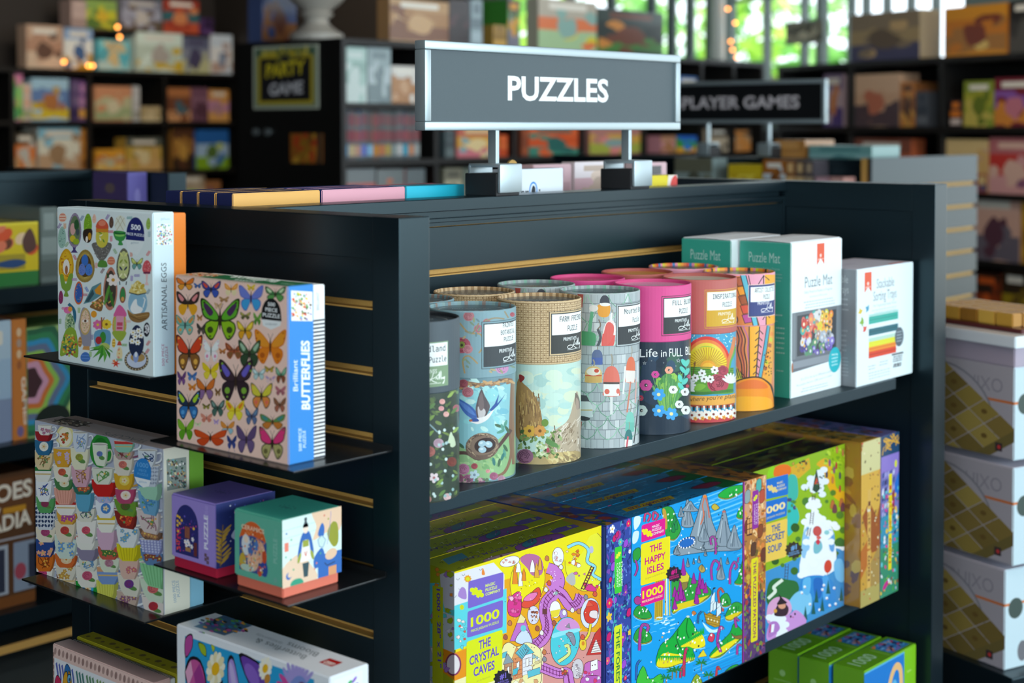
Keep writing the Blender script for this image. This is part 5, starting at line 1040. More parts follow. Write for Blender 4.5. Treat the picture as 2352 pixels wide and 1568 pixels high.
tube('rust topped inspirational puzzle tube with a rainbow sunrise, front row', (1.9874, 1.3544), '5f9a34', 'b85f58', 'a85048', 'dcd8c4', .140, insp, (.0125, .079, .1525, .205, ('d8a838', 'b85f58'), 'd0a42c', (('INSPIRATIONAL', .009, .066), ('PUZZLE', .0265, .048)), 'mono', 'f2f0e0'), disct='INSPIRATION', dcol='ece8d8')
# --- artist
def artist():
    T = tmap(C3, 1702, 81.5, 624, 941, 7.6, 14.7); c = CV(T); band(c, 0, .1395, 'e08a5a'); I = '33281f'
    for pts, k in (([(1290, 640), (1400, 640), (1470, 800), (1470, 1200), (1350, 1200)], 'd8703f'), ([(1400, 640), (1470, 640), (1480, 1190), (1440, 1190)], 'e08a54'), ([(1470, 640), (1570, 640), (1540, 1190), (1480, 1190)], 'f0a824'), ([(1570, 640), (1650, 640), (1590, 1190), (1540, 1190)], 'e0909a'), ([(1650, 640), (1740, 640), (1700, 1250), (1590, 1190)], 'e8a43a'), ([(1290, 980), (1350, 1080), (1420, 1200), (1300, 1240)], 'd8c02a')): c.P(pts, k)
    for i, k in enumerate(('a8432f', '7a2f3a', 'b8503f', 'c06a9a')): c.L([(1325 + i * 28, 650), (1370 + i * 30, 780), (1355 + i * 34, 900), (1395 + i * 26, 1050), (1400 + i * 22, 1190)], 12, k if i % 2 else I, 0, False, 5)
    c.up(); c.L([(1470, 640), (1475, 1190)], 10, I, 0); c.L([(1665, 640), (1580, 1185)], 26, '4aa0b8', 0); c.L([(1650, 640), (1562, 1185)], 7, I, 0); c.L([(1682, 650), (1598, 1185)], 7, I, 1); c.L([(1575, 650), (1540, 1180)], 12, I)
    for i in range(7): y = 690 + i * 72; s = 40 - i * 2; x = 1575 - i * 6; c.L([(x - s, y + s), (x, y), (x + s * .9, y + s)], 11, I, 0)
    c.up()
    for i in range(8): t = i / 8; c.P([(1690 - 88 * t, 700 + 480 * t), (1722 - 88 * t, 712 + 480 * t), (1716 - 88 * t, 752 + 470 * t), (1682 - 88 * t, 742 + 470 * t)], ('e88a2a', 'c8c82a', 'a85a34', 'e8902a')[i % 4], 0)
    c.up()
    for i in range(26): c.E(1640 + RN.uniform(-20, 60), 900 + RN.uniform(0, 270), 6, 9, I, 20, 6, 0)
    for i in range(5): c.L([(1310 + i * 24, 1040 + i * 26), (1345 + i * 22, 1195 - i * 2)], 9, I, 0)
    c.up(); c.B([(1280, 1560), (1290, 1290), (1340, 1220), (1450, 1180), (1560, 1170), (1650, 1210), (1720, 1300), (1735, 1560)], I, 1, 3)
    c.B([(1280, 1580), (1298, 1300), (1350, 1232), (1450, 1196), (1560, 1186), (1640, 1222), (1700, 1310), (1712, 1580)], 'f0901e', 1, 3); c.B([(1320, 1300), (1400, 1230), (1520, 1205), (1620, 1230), (1660, 1290), (1500, 1300)], 'e4702a', 1, 3)
    c.B([(1300, 1520), (1330, 1400), (1500, 1380), (1690, 1400), (1700, 1540), (1500, 1560)], 'f6a824', 1, 3); band(c, 0, .0008, '8a5a1c'); return c
def artlid():
    T = tmap(C3, 1702, 81.5, 624, 941, 7.6, 14.7); c = Canvas(9, 9, T, False); I = '33281f'; band(c, .1405, .2225, 'e29ab0')
    c.P([(1290, 130), (1380, 130), (1580, 640), (1290, 640)], 'e0843f')
    for i, k in enumerate(('b8643f', 'f0a02c', 'a8582f', 'd8543a', 'c04f94')): y = 150 + i * 96; x = 1345 + i * 18; c.OP([(x - 20, y), (x + 55, y - 14), (x + 92, y + 68), (x + 10, y + 86)], k, 9, I)
    c.L([(1405, 110), (1540, 640)], 52, '5fb8cc', 0); c.L([(1378, 110), (1510, 640)], 9, I, 0); c.L([(1432, 110), (1565, 640)], 9, I); c.L([(1460, 120), (1525, 440)], 9, I); c.L([(1520, 440), (1560, 640)], 8, I)
    c.R(1625, 110, 1740, 240, 'f0a624'); c.L([(1560, 210), (1612, 120), (1672, 170)], 10, I, 0); c.R(1640, 530, 1740, 640, 'f0a624'); c.L([(1605, 580), (1640, 520), (1680, 560)], 10, I, 0); c.L([(1640, 520), (1640, 640)], 10, I, 0); c.L([(1612, 120), (1612, 240)], 10, I)
    c.E(1335, 585, 26, 44, I); c.E(1333, 585, 17, 33, 'd8d0d8'); return c
tube('orange and pink artist puzzle tube with a big rising sun, front row', (2.1069, 1.3593), 'e08a5a', 'e29ab0', ('f0a028', 'd8d02a', 'e88aa0', 'f0a028', '3a3028', 'e8783a', 'f0a028'), '525a6c', .140, artist, (.0195, .079, .158, .203, ('f0d8c8', '3a4270'), '3a447c', (('ARTIST COLLECTIVE', .007, .056), ('PUZZLE', .024, .040)), 'mono', 'f0eef0'), lidart=artlid, disct='ARTIST')
# --- back row: only their tops show
def blank(): return Canvas(9, 9, None, False)
tube('second blue botanical puzzle tube in the back row, its rim just showing by the post', (1.4768, 1.4754), '6f8f98', '7f9fa8', ('86a8b0', '8f8078', '74949c', 'a08a84'), '46585f', .1375, None, None, disct='BOTANICAL')
tube('second burlap puzzle tube in the back row behind the farm friends tube', (1.6031, 1.4763), 'bcd8cc', 'cdb48c', ('a8865c', 'c8aa80', '9a7a52', 'd4b890'), '3f4a4e', .1385, None, None, lidart=farmlid, disct='FARM FRIENDS')
tube('second grey buoy puzzle tube in the back row against the slatwall', (1.7392, 1.4763), 'aab4b6', 'aab4b6', ('94a0a2', 'a4b0b0', '8a9698', '7fb09a'), '3f4a4e', .149, None, None, lidart=buoylid, disct='MOUNTED BUOYS')
tube('second bright pink puzzle tube in the back row against the slatwall', (1.8616, 1.4763), '1f3040', 'd8488c', 'd0437f', 'c8386f', .141, None, None, disct='FULL BLOOM', dcol='e890b4')
tube('second rust puzzle tube with a mustard top in the back row', (1.9898, 1.4763), '5f9a34', 'b85f58', 'a85048', 'd0962f', .140, None, None, disct='INSPIRATION', dcol='ecc870')
tube('second artist puzzle tube with a striped rim, farthest in the back row', (2.1191, 1.4763), 'e08a5a', 'e29ab0', ('f0a028', 'd8d02a', 'e88aa0', '3f7ab0', 'd8503a', 'e8783a'), '2f3850', .140, None, None, disct='ARTIST')

# ================================================================== mat and tray boxes
def ribbon(c, x, y, w, h):
    c.P([(x, y), (x + w, y), (x + w, y - h), (x + w / 2, y - h + w * .45), (x, y - h)], 'e0532c'); m = x + w / 2
    for k in range(5): c.E(m + .0022 * math.cos(R(90 + k * 72)), y - h * .56 + .0022 * math.sin(R(90 + k * 72)), .0013, .0013, 'f4e4dc', 0, 6, 0)
    c.E(m, y - h * .56, .001, .001, 'f4e4dc'); c.T_('galison', (x + w * .14, y - h * .76), (x + w * .86, y - h * .76), .0036, 'f4e4dc', 'sans', 0, (0, .0036))
def lines(c, x0, x1, y, n, dy, col, h=.0018):
    for i in range(n):
        a, b = x0 + RN.uniform(0, .1) * (x1 - x0), x1 - RN.uniform(0, .1) * (x1 - x0); yy = y - i * dy; x = a
        while x < b: w = RN.uniform(.003, .009); c.R(x, yy, min(b, x + w), yy + h, col, 0); x += w + .0014
    c.up()
def mat_box(label, loc, rz, group):
    W, D, H = .169, .1005, .258
    t = thing('mat_box', label, 'box', loc, rz, group)
    f = Canvas(W, H, lambda x, y: (x * W / .174, y * H / .2655))
    ribbon(f, .086, .260, .026, .038)
    f.T_('Puzzle Mat', (.046, .186), (.140, .186), .0185, '66757c', 'sans', 0, (0, .0185)); f.T_('Safely Preserve Puzzles in Progress', (.044, .176), (.140, .176), .0042, '94a2a6', 'sans', 0, (0, .0042)); f.T_('Accommodates up to 1000 piece puzzles', (.062, .168), (.122, .168), .0032, 'a0aeb2', 'sans', 0, (0, .0032)); lines(f, .042, .150, .160, 3, .005, 'b4c0c4')
    f.R(.004, .064, .174, .146, '7a8288'); f.R(.016, .064, .157, .146, '6c7278'); f.R(.021, .070, .154, .140, '3c4046')
    for i in range(150):
        u, v = RN.random(), RN.random(); x, y = .022 + .13 * (.12 + .8 * u) , .068 + .070 * v
        k = pick('e8b83a', 'e8843a', 'd8cc3a', 'e8a05a') if u > .55 and v > .5 else pick('c8443c', 'd86a5f', 'e08a74', '4aa8a0') if u < .45 and v > .45 else pick('6a54a8', '8a7ac8', '4a3f8a', '5a8f6a') if v < .3 else pick('c8ccd4', 'a8b0bc', 'd8d4d0', 'b08a7a', '8a929c')
        q = RN.uniform(.003, .009); f.E(x, y, q, q * .95, k, 0, 12, 0 if i % 8 else 1); f.E(x, y, q * .4, q * .38, pick('f0e0c0', '5a5048', 'e8b04a', 'd8d8dc'), 0, 8, 0)
    f.up(); f.P([(.006, .044), (.150, .050), (.174, .054), (.174, .066), (.006, .066)], '666c74'); f.R(.006, .050, .174, .062, '8a9098'); f.E(.006, .052, .003, .009, 'a86a4a'); f.E(.150, .050, .0215, .0225, '1fb0bc', 0, 26)
    for s, y in (('Making', .058), ('completion', .052), ('easier', .046), ('anywhere', .040)): f.T_(s, (.139, y), (.161, y), .0034, 'd8f4f4', 'sans', .01, (0, .0034))
    f.T_('32 x 27 in / for up to 1000 piece puzzles', (.034, .027), (.140, .030), .0036, 'a0acb0', 'sans', 0, (0, .0036)); f.T_('Fits puzzles that are 1,000 pieces or smaller', (.020, .018), (.142, .022), .0036, 'a0acb0', 'sans', 0, (0, .0036)); lines(f, .034, .130, .011, 2, .0045, 'b8c4c8')
    l = Canvas(D, H, lambda x, y: (x * D / .171, y * H / .2655)); l.T_('Puzzle Mat', (.032, .230), (.135, .230), .017, 'a6c8bf', 'sans', 0, (0, .017)); l.T_('Safely Preserve Puzzles in Progress', (.034, .218), (.134, .218), .0042, '86b4a8', 'sans', 0, (0, .0042)); lines(l, .030, .146, .210, 3, .0055, '74a89c'); lines(l, .094, .146, .140, 1, .005, '86b4a8', .0026)
    l.R(.060, .188, .098, .190, '5f9a8e'); l.R(.060, .176, .098, .178, '5f9a8e'); lines(l, .122, .152, .118, 6, .0085, '86b4a8', .0026); lines(l, .122, .150, .045, 1, .006, '86b4a8', .002); l.R(.112, .130, .128, .131, '86b4a8')
    tp = Canvas(W, D); tp.R(.02, .085, .085, .094, 'e0603a', 0); lines(tp, .03, .09, .07, 2, .01, 'b4a8c8')
    p = PM().carton(W, D, H, dict(front='e8f2f4', side='e4eef0', left='2f9a86', top='eceef2')); p.faces(W, D, H, front=f, left=l, top=tp); p.build('carton', M['card'], t)
    for y, a, z in ((.003, 2.2, .0004), (D - .003 - D * .46, -1.6, .0020)):
        q = PM(); q.carton(W * .97, D * .46, .0011, 'eff1f3', .0003); fo = q.build('flap', M['card'], t, (0, y, H + z)); fo.rotation_euler = (R(a), 0, 0)
    return t
mat_box('teal sided white puzzle mat box with a red ribbon, right of the tubes', (2.2959, 1.3252, SZ), 0, None)
mat_box('second teal puzzle mat box, set back behind the striped artist tubes', (2.2764, 1.4310, SZ), R(1), None)
W, D, H = .211, .12, .204
t = thing('tray_box', 'white and grey stackable sorting trays box at the right end of the shelf', 'box', (2.4885, 1.298, SZ))
f = Canvas(W, H, lambda x, y: (x * W / .182, y)); ribbon(f, .024, .197, .022, .036)
f.T_('Stackable', (.062, .166), (.118, .166), .0165, '66757c', 'sans', 0, (0, .0165)); f.T_('Sorting Trays', (.052, .1445), (.126, .1445), .0165, '66757c', 'sans', 0, (0, .0165)); f.T_('For Organizing Puzzle Pieces', (.052, .134), (.126, .134), .0042, '94a2a6', 'sans', 0, (0, .0042)); lines(f, .048, .128, .127, 2, .0045, 'b8c4c8')
for y0, y1, k in ((.1195, .1215, '7ac0b0'), (.105, .1185, '2fa898'), (.0845, .097, '1f6470'), (.074, .0805, 'b4d4c4'), (.0645, .074, 'dcd82a'), (.0565, .0645, 'e88a24'), (.045, .0565, 'd8401f')): f.R(.038, y0, .132 if y1 > .08 else .126, y1, k, 0)
f.up()
for y, k in ((.1115, '1f8a80'), (.0905, '164a58'), (.0505, 'a82a14'), (.0605, 'd86a1c')): f.R(.038, y, .128, y + .0014, k, 0)
f.up(); f.E(.136, .072, .0145, .0175, '55606a', 0, 24)
for i in range(4): f.R(.127, .080 - i * .0055, .145, .0818 - i * .0055, '9aa8b0', 0)
def jig(c, x, y, r, k, rot):
    a = R(rot); q = lambda px, py: (x + r * (px * math.cos(a) - py * math.sin(a)), y + r * (px * math.sin(a) + py * math.cos(a)))
    c.P([q(*p) for p in ((-.6, -.6), (.6, -.6), (.6, .6), (-.6, .6))], k, 0); c.E(*q(.85, 0), r * .34, r * .34, k, 0, 10, 0); c.E(*q(0, .85), r * .34, r * .34, k, 0, 10, 0); c.E(*q(-.85, .1), r * .3, r * .3, k, 0, 10, 1)
f.up(); jig(f, .012, .130, .006, 'd8b82a', 20); jig(f, .034, .133, .006, '3a94b4', 60); jig(f, .018, .112, .007, '7fa82a', 100); jig(f, .026, .098, .006, 'd8452c', 40)
f.R(.112, .0405, .150, .0435, '2a2f34'); lines(f, .114, .148, .036, 3, .004, '6a747a', .0026); lines(f, .116, .146, .022, 2, .0035, '2a3036', .003); lines(f, .036, .060, .030, 2, .005, 'a8b4b8'); lines(f, .072, .100, .033, 2, .005, 'a8b4b8'); lines(f, .036, .110, .018, 3, .005, 'b8c4c8')
l = Canvas(D, H, lambda x, y: (x * D / .2, y)); l.T_('Stackable', (.105, .180), (.172, .180), .013, 'a8b0b4', 'sans', 0, (0, .013)); l.T_('Sorting Trays', (.085, .162), (.174, .162), .013, 'a8b0b4', 'sans', 0, (0, .013)); lines(l, .12, .176, .150, 3, .009, '98a0a6', .0026); lines(l, .135, .172, .095, 5, .0085, '8c949a', .003); lines(l, .135, .176, .048, 6, .006, '8c949a', .0022)
tp = Canvas(W, D, lambda x, y: (x * W / .182, y * D / .2)); tp.R(.12, .012, .165, .026, 'e0532c', 0); lines(tp, .03, .10, .12, 3, .012, 'b4a8c0', .004)
p = PM().carton(W, D, H, dict(front='e2f0f4', side='d4e4ec', left='767c82', top='d8d4e0')); p.faces(W, D, H, front=f, left=l, top=tp); p.build('carton', M['card'], t)
# ================================================================== thousand piece puzzle boxes on the lower shelf
CA, CI, CS = (1000, 1180, 4.04), (1430, 1080, 3.214), (1700, 980, 3.015)
def clutter(c, x0, y0, x1, y1, n, cols, ink, r=(8, 18), lw=2.5):
    for i in range(n):
        x, y, q = RN.uniform(x0, x1), RN.uniform(y0, y1), RN.uniform(*r); k = pick(*cols); m = RN.randint(3, 7); a0 = RN.uniform(0, 6)
        pts = [(x + q * RN.uniform(.5, 1.1) * math.cos(a0 + 6.283 * j / m), y + q * RN.uniform(.5, 1.1) * math.sin(a0 + 6.283 * j / m)) for j in range(m)]
        c.P(pts, k, 0); c.l += 1; c.L(pts, lw, ink, 0, True); c.l -= 1
        if i % 9 == 8: c.l += 1
    c.l += 2
def logo_piece(c, x, y, r, col, rot=20, sy=1.):
    a = R(rot); q = lambda px, py: (x + r * (px * math.cos(a) - py * math.sin(a)), y + r * sy * (px * math.sin(a) + py * math.cos(a)))
    c.P([q(-.62, -.62), (q(-.2, -.62)), q(-.12, -.4), q(.12, -.4), q(.2, -.62), q(.62, -.62), q(.62, .62), q(.2, .62), q(.12, .4), q(-.12, .4), q(-.2, .62), q(-.62, .62)], col, 0)
    c.E(*q(.8, 0), r * .36, r * .36 * sy, col, 0, 12, 0); c.E(*q(-.8, 0), r * .36, r * .36 * sy, col, 0, 12, 1)
def burst(c, x, y, r, col, ink, sl):
    c.S(x, y, r, r * .82, 12, col); c.C_('#1', x, y - r * .02, r * .55, ink, .9, 'sans', .03, sl=sl); c.C_('PUZZLE ON', x, y + r * .3, r * .16, ink, .9, 'sans', .02, sl=sl); c.C_('KICKSTARTER', x, y + r * .54, r * .16, ink, .9, 'sans', .02, sl=sl)
def lab3(c, quad, r, col):
    (a, b, d, e) = quad; q = []
    for p, n1, n2 in ((a, e, b), (b, a, d), (d, b, e), (e, d, a)):
        for m, t in ((n1, 1), (n2, 1)):
            L = math.hypot(m[0] - p[0], m[1] - p[1]); q.append((p[0] + (m[0] - p[0]) * r / L, p[1] + (m[1] - p[1]) * r / L))
    q2 = []
    for i in range(0, 8, 2):
        p = quad[i // 2]; u, v = q[i], q[i + 1]
        for t in (0, .33, .66, 1): q2.append(((1 - t) ** 2 * u[0] + 2 * t * (1 - t) * p[0] + t * t * v[0], (1 - t) ** 2 * u[1] + 2 * t * (1 - t) * p[1] + t * t * v[1]))
    c.P(q2, col)

def crystal_art(w, d, h):
    INK = '5a2a34'; S = -.30
    c = Canvas(w, h, hom([(175, 537), (1540, 106), (1537, 1987), (178, 2635)], w, h))
    c.P([(150, 500), (1600, 60), (1600, 560), (1250, 640), (900, 780), (600, 800), (150, 900)], 'ecdc18')
    c.P([(600, 620), (680, 600), (1050, 500), (1230, 640), (1560, 700), (1560, 1120), (1050, 1210), (600, 1260)], 'e8a41c')
    c.P([(1000, 1180), (1360, 1090), (1560, 1100), (1560, 2100), (960, 2300)], 'd8948c'); c.P([(150, 1500), (1000, 1220), (980, 2400), (150, 2700)], 'f0e8b0')
    def ov(x, y, rx, ry, k, rot=0): c.OE(x, y, rx, ry, k, 4, INK, rot, 30)
    L = c.l
    # white melting ice at the left edge
    c.P([(150, 560), (540, 450), (640, 560), (640, 700), (520, 800), (150, 880)], 'e2e0e4'); c.P([(150, 860), (660, 690), (660, 1100), (150, 1270)], '5fcfd8'); c.P([(150, 1300), (300, 1240), (300, 1500), (150, 1560)], 'e8921c')
    for x, y in ((210, 600), (260, 560), (230, 690), (420, 510), (180, 760)): c.L([(x - 14, y), (x, y + 14), (x + 14, y - 6)], 4, '6a6a7a', 0, False, 2)
    c.up(); c.E(300, 600, 30, 30, 'e8a020'); c.S(300, 600, 40, 24, 9, 'e8a020'); c.E(300, 602, 18, 18, 'd8d820'); c.B([(430, 560), (440, 500), (460, 560)], 'e8883a'); c.B([(210, 760), (240, 680), (280, 700), (285, 790)], 'a884c8'); c.E(245, 865, 20, 24, 'c8d020')
    clutter(c, 190, 940, 290, 1250, 16, ('e8e0dc', 'd8543a', '8fb84a', '5fcfd8', 'f0e8e0'), INK, (12, 26)); c.OE(165, 1395, 60, 90, 'e0d8d8', 16, '8a3a5a')
    # caves
    c.l = L + 2; ov(855, 620, 158, 250, 'ecdc18', 8); c.B([(785, 420), (860, 370), (960, 390), (1000, 470), (985, 560), (900, 570), (850, 500)], 'b86a9a')
    for x, y, w_, h_ in ((740, 560, 26, 90), (790, 590, 22, 80), (820, 560, 20, 60), (900, 480, 26, 60), (940, 520, 24, 70), (970, 460, 20, 60), (770, 490, 26, 50)): c.OP([(x - w_, y + h_), (x - w_ * .6, y - h_ * .4), (x, y - h_), (x + w_ * .7, y - h_ * .3), (x + w_, y + h_)], pick('e8882a', 'f0ece8', 'e0a838'), 4, INK)
    dots(c, 860, 640, 90, 30, 18, ('b8b020', 'f4f0c8'), 4, 7); c.OB([(690, 780), (780, 720), (800, 860), (770, 950), (690, 940), (668, 860)], 'd83a8a', 5, INK); c.OB([(800, 830), (880, 740), (960, 680), (975, 780), (900, 860), (820, 870)], 'e0503a', 5, INK); c.OB([(815, 800), (870, 740), (950, 730), (900, 800)], 'e87ab0', 4, INK)
    clutter(c, 690, 720, 790, 930, 16, ('f0b8d0', 'b83a6a', 'e86aa8'), INK, (14, 30)); ov(1138, 395, 52, 84, 'ece8e8'); clutter(c, 1105, 340, 1170, 450, 7, ('fff', 'd8ccd0', 'e8a8a0'), INK, (10, 20)); ov(690, 440, 92, 44, 'eee8e4', -16); clutter(c, 620, 420, 750, 450, 8, ('e8a098', 'f4f0ec', 'd87a6a'), INK, (10, 18))
    ov(1400, 430, 195, 285, 'e8e238', 4); c.B([(1220, 480), (1300, 440), (1380, 330), (1440, 200), (1600, 150), (1600, 60), (1280, 180), (1200, 330)], 'ecdc18')
    c.L([(1225, 310), (1330, 270), (1420, 330), (1410, 440), (1480, 490), (1460, 560), (1560, 620)], 34, INK, 1, False, 4); c.L([(1225, 310), (1330, 270), (1420, 330), (1410, 440), (1480, 490), (1460, 560), (1560, 620)], 26, '8fd4e0', 1, False, 4)
    c.B([(1210, 600), (1280, 540), (1300, 640), (1260, 660)], 'b8b4b0'); clutter(c, 1220, 330, 1330, 480, 16, ('e8882a', 'f0ece4', 'd86a2a', 'e8c8a0'), INK, (14, 30)); clutter(c, 1290, 540, 1560, 680, 16, ('c86aa8', 'e8d020', 'd83a6a', 'f0f0e8'), INK, (10, 22)); c.OB([(1390, 700), (1430, 650), (1490, 690), (1480, 720)], 'd83a8a', 4, INK)
    c.L([(1350, 700), (1450, 480)], 9, INK, 0); c.L([(1376, 706), (1474, 490)], 9, INK, 0)
    for i in range(9): c.L([(1352 + i * 12, 690 - i * 25), (1384 + i * 11, 698 - i * 25)], 7, INK, 0)
    c.up(); c.E(1448, 330, 20, 34, 'b8b8d0')
    # purple railway
    tr = [(1040, 500), (1110, 530), (1150, 620), (1110, 720), (1020, 830), (1020, 960), (1040, 1060), (990, 1170), (880, 1230)]
    c.L(tr, 108, INK, 1, False, 5); c.L(tr, 98, 'c87ac8', 1, False, 5); tr2 = [(1090, 700), (1170, 740), (1250, 850), (1320, 830), (1350, 750)]
    c.L(tr2, 104, INK, 1, False, 5); c.L(tr2, 94, 'c87ac8', 1, False, 5); c.L([(1060, 620), (1110, 720), (1020, 850)], 96, 'c87ac8', 1, False, 5)
    for path in ([(1130, 720), (1200, 770), (1262, 842), (1320, 820), (1345, 756)], [(1100, 730), (1035, 800), (1015, 900), (1035, 1000), (1030, 1080), (980, 1150), (925, 1215)]):
        s = smooth_pts(path, False, 6)
        for o in (-18, 18): c.L([(x + o * .7, y + o) for x, y in s], 6, '7a2f6a', 0)
        for x, y in s[::2]: c.L([(x - 20, y - 26), (x + 20, y + 26)], 7, '7a2f6a', 0)
        c.up()
    c.R(992, 880, 1036, 930, '6a3a3a'); clutter(c, 1080, 690, 1130, 750, 4, ('c8d8d8', '8fb0b0'), INK, (14, 24)); dots(c, 1090, 580, 40, 60, 14, ('e8c8e8',), 4, 6)
    # small caves
    ov(910, 938, 54, 84, 'd8d4e4'); clutter(c, 875, 880, 950, 990, 12, ('c8784a', '8a4a34', 'e8dcd0'), INK, (8, 20)); ov(1112, 885, 50, 78, 'f0ecf0'); c.P([(1066, 900), (1160, 880), (1140, 950), (1080, 960)], 'e8d03a'); ov(1188, 930, 34, 48, 'b08ad0'); c.OE(1195, 915, 18, 26, 'e8e4f0', 3, INK)
    ov(1435, 920, 86, 140, 'd8dcec', 6); c.OB([(1400, 860), (1430, 800), (1500, 830), (1510, 930), (1460, 1010), (1400, 1000), (1375, 920)], 'd8402f', 5, INK); c.OB([(1440, 900), (1500, 900), (1500, 970), (1430, 950)], 'e8d8d8', 4, INK); c.OP([(1395, 860), (1420, 800), (1470, 850)], 'e0563f', 4, INK)
    c.L([(1440, 1020), (1420, 1120), (1360, 1200)], 28, INK, 1, False, 4); c.L([(1440, 1020), (1420, 1120), (1360, 1200)], 20, 'e8d83a', 1, False, 4); ov(1368, 1210, 32, 54, 'e8c838'); c.E(1370, 1200, 14, 20, 'd8842a')
    ov(1203, 1180, 132, 226, '4fc4d0', 8); c.B([(1120, 1060), (1180, 975), (1260, 970), (1320, 1010), (1330, 1070), (1200, 1090)], 'd090c8'); c.B([(1090, 1110), (1200, 1080), (1330, 1060), (1330, 1090), (1200, 1120), (1090, 1150)], '8fdce4'); c.OB([(1210, 1110), (1270, 1100), (1300, 1180), (1280, 1220), (1240, 1150)], '8a8a9a', 4, INK); c.L([(1140, 1370), (1200, 1330), (1240, 1290), (1230, 1220), (1200, 1230)], 34, INK, 1, False, 4); c.L([(1140, 1370), (1200, 1330), (1240, 1290), (1230, 1220), (1200, 1230)], 26, 'd8e08a', 1, False, 4); clutter(c, 1110, 1130, 1290, 1330, 9, ('b8ecf0', 'a8a8c8', 'e8f4f4'), INK, (8, 15)); c.OP([(1205, 1050), (1240, 1010), (1250, 1060)], '8a8a92', 4, INK)
    c.OP([(690, 1180), (760, 1000), (790, 930), (830, 960), (870, 1080), (910, 1180)], 'c070c0', 5, INK); c.OP([(755, 1010), (790, 925), (838, 970), (820, 1010)], 'ecdc9a', 4, INK); c.OB([(740, 1180), (790, 1090), (850, 1080), (900, 1190), (820, 1210)], 'ccd8e8', 5, INK); c.E(815, 1060, 26, 30, '6fc4cc')
    # town on clouds
    c.OB([(620, 1250), (680, 1190), (760, 1230), (850, 1190), (960, 1240), (980, 1330), (960, 1600), (700, 1700), (600, 1500)], 'efe4a4', 5, INK)
    def house(x, y, w_, h_, wall, roof, roof2=None): c.OP([(x, y), (x + w_, y + w_ * S), (x + w_, y + h_ + w_ * S), (x, y + h_)], wall, 5, INK); c.OP([(x - 14, y + 8), (x + w_ * .35, y - h_ * .55), (x + w_ + 16, y + w_ * S + 4)], roof, 5, INK); [c.L([(x + w_ * .1, y + k * h_ * .2), (x + w_ * .9, y + k * h_ * .2 + w_ * S * .8)], 3, INK, 0) for k in range(1, 5)]; c.up(); c.OP([(x + w_ * .35, y + h_ * .2), (x + w_ * .65, y + h_ * .12), (x + w_ * .65, y + h_ * .5), (x + w_ * .35, y + h_ * .56)], 'f0f0e8', 4, INK)
    house(720, 1340, 90, 200, 'd88a5a', 'e09a5c'); house(805, 1310, 95, 190, 'e0e0e4', '4fb4c4'); c.OP([(740, 1290), (820, 1200), (870, 1260), (800, 1350)], '5fb8c8', 5, INK)
    for i in range(6): c.L([(752 + i * 16, 1290 - i * 14), (806 + i * 10, 1345 - i * 14)], 4, INK, 0)
    c.up(); house(640, 1390, 70, 180, 'b88a6a', '8a9aa0'); c.OP([(620, 1290), (665, 1270), (650, 1330), (615, 1340)], '5fb8c8', 4, INK); c.OP([(720, 1440), (770, 1420), (760, 1480), (715, 1500)], '4fb4c4', 4, INK); c.OP([(850, 1460), (970, 1420), (975, 1480), (860, 1520)], '5fb8c8', 4, INK); clutter(c, 640, 1500, 960, 1900, 40, ('efe4a4', 'f4f0d0', 'd8a070', '5fb8c8', 'e0e0e0'), INK, (14, 34)); clutter(c, 900, 1280, 965, 1400, 8, ('f0ecd8', '8fb8c0', 'd8c890'), INK, (12, 26))
    c.OP([(1400, 1310), (1480, 1110), (1530, 1050), (1560, 1300)], 'c83a34', 5, INK); c.OP([(1440, 1290), (1490, 1160), (1540, 1280)], 'e8e0dc', 4, INK)
    for i in range(5): c.L([(1445, 1280 - i * 22), (1530, 1262 - i * 22)], 4, INK, 0)
    c.up(); c.OB([(1380, 1420), (1420, 1370), (1520, 1360), (1570, 1420), (1560, 1560), (1400, 1580)], 'c86ab8', 5, INK); c.OP([(1440, 1370), (1505, 1345), (1510, 1440), (1440, 1460)], 'f2f0f0', 5, INK); c.E(1456, 1405, 5, 7, INK); c.E(1482, 1398, 5, 7, INK); c.OB([(1350, 1540), (1420, 1500), (1540, 1520), (1560, 1700), (1340, 1760)], 'b85ab0', 5, INK); clutter(c, 1370, 1460, 1540, 1700, 16, ('6fc45a', 'e8e0f0', 'd83a6a', 'c890d8', 'f0d8e8'), INK, (12, 26))
    ov(1318, 1435, 52, 92, 'd0c8cc', 6); clutter(c, 1285, 1370, 1350, 1510, 14, ('c8c0c8', 'a8a0a8', 'f0e8ec'), INK, (8, 18))
    t3 = [(985, 1420), (1060, 1450), (1150, 1480), (1220, 1470), (1240, 1560), (1280, 1700)]; c.L(t3, 100, INK, 1, False, 5); c.L(t3, 90, 'c87ac8', 1, False, 5)
    s = smooth_pts(t3, False, 6)
    for o in (-18, 18): c.L([(x, y + o) for x, y in s], 6, '7a2f6a', 0)
    for x, y in s[::2]: c.L([(x, y - 28), (x, y + 28)], 7, '7a2f6a', 0)
    c.up(); clutter(c, 1120, 1440, 1230, 1500, 9, ('d8543a', 'e8c86a', '8a5a3a', 'f0d8c8'), INK, (12, 24))
    for x, y in ((1035, 410), (1055, 640), (1025, 700), (1165, 490), (1395, 770), (945, 1060), (690, 1010), (1010, 1280), (1010, 1345), (985, 1100), (1365, 1140), (650, 1140), (1100, 1010), (1480, 740), (1330, 900), (1270, 890)): c.OB([(x - 20, y + 8), (x - 6, y - 24), (x + 16, y - 12), (x + 18, y + 16), (x, y + 26)], pick('d8583a', 'c8784a', 'e8e0d8', 'a85a44', '8a8a94'), 4, INK)
    for i in range(70): c.E(RN.uniform(640, 1540), RN.uniform(560, 1560), 5, 4, pick('8a5a20', 'f4e8d0', INK), 0, 6, 0)
    c.up(4)
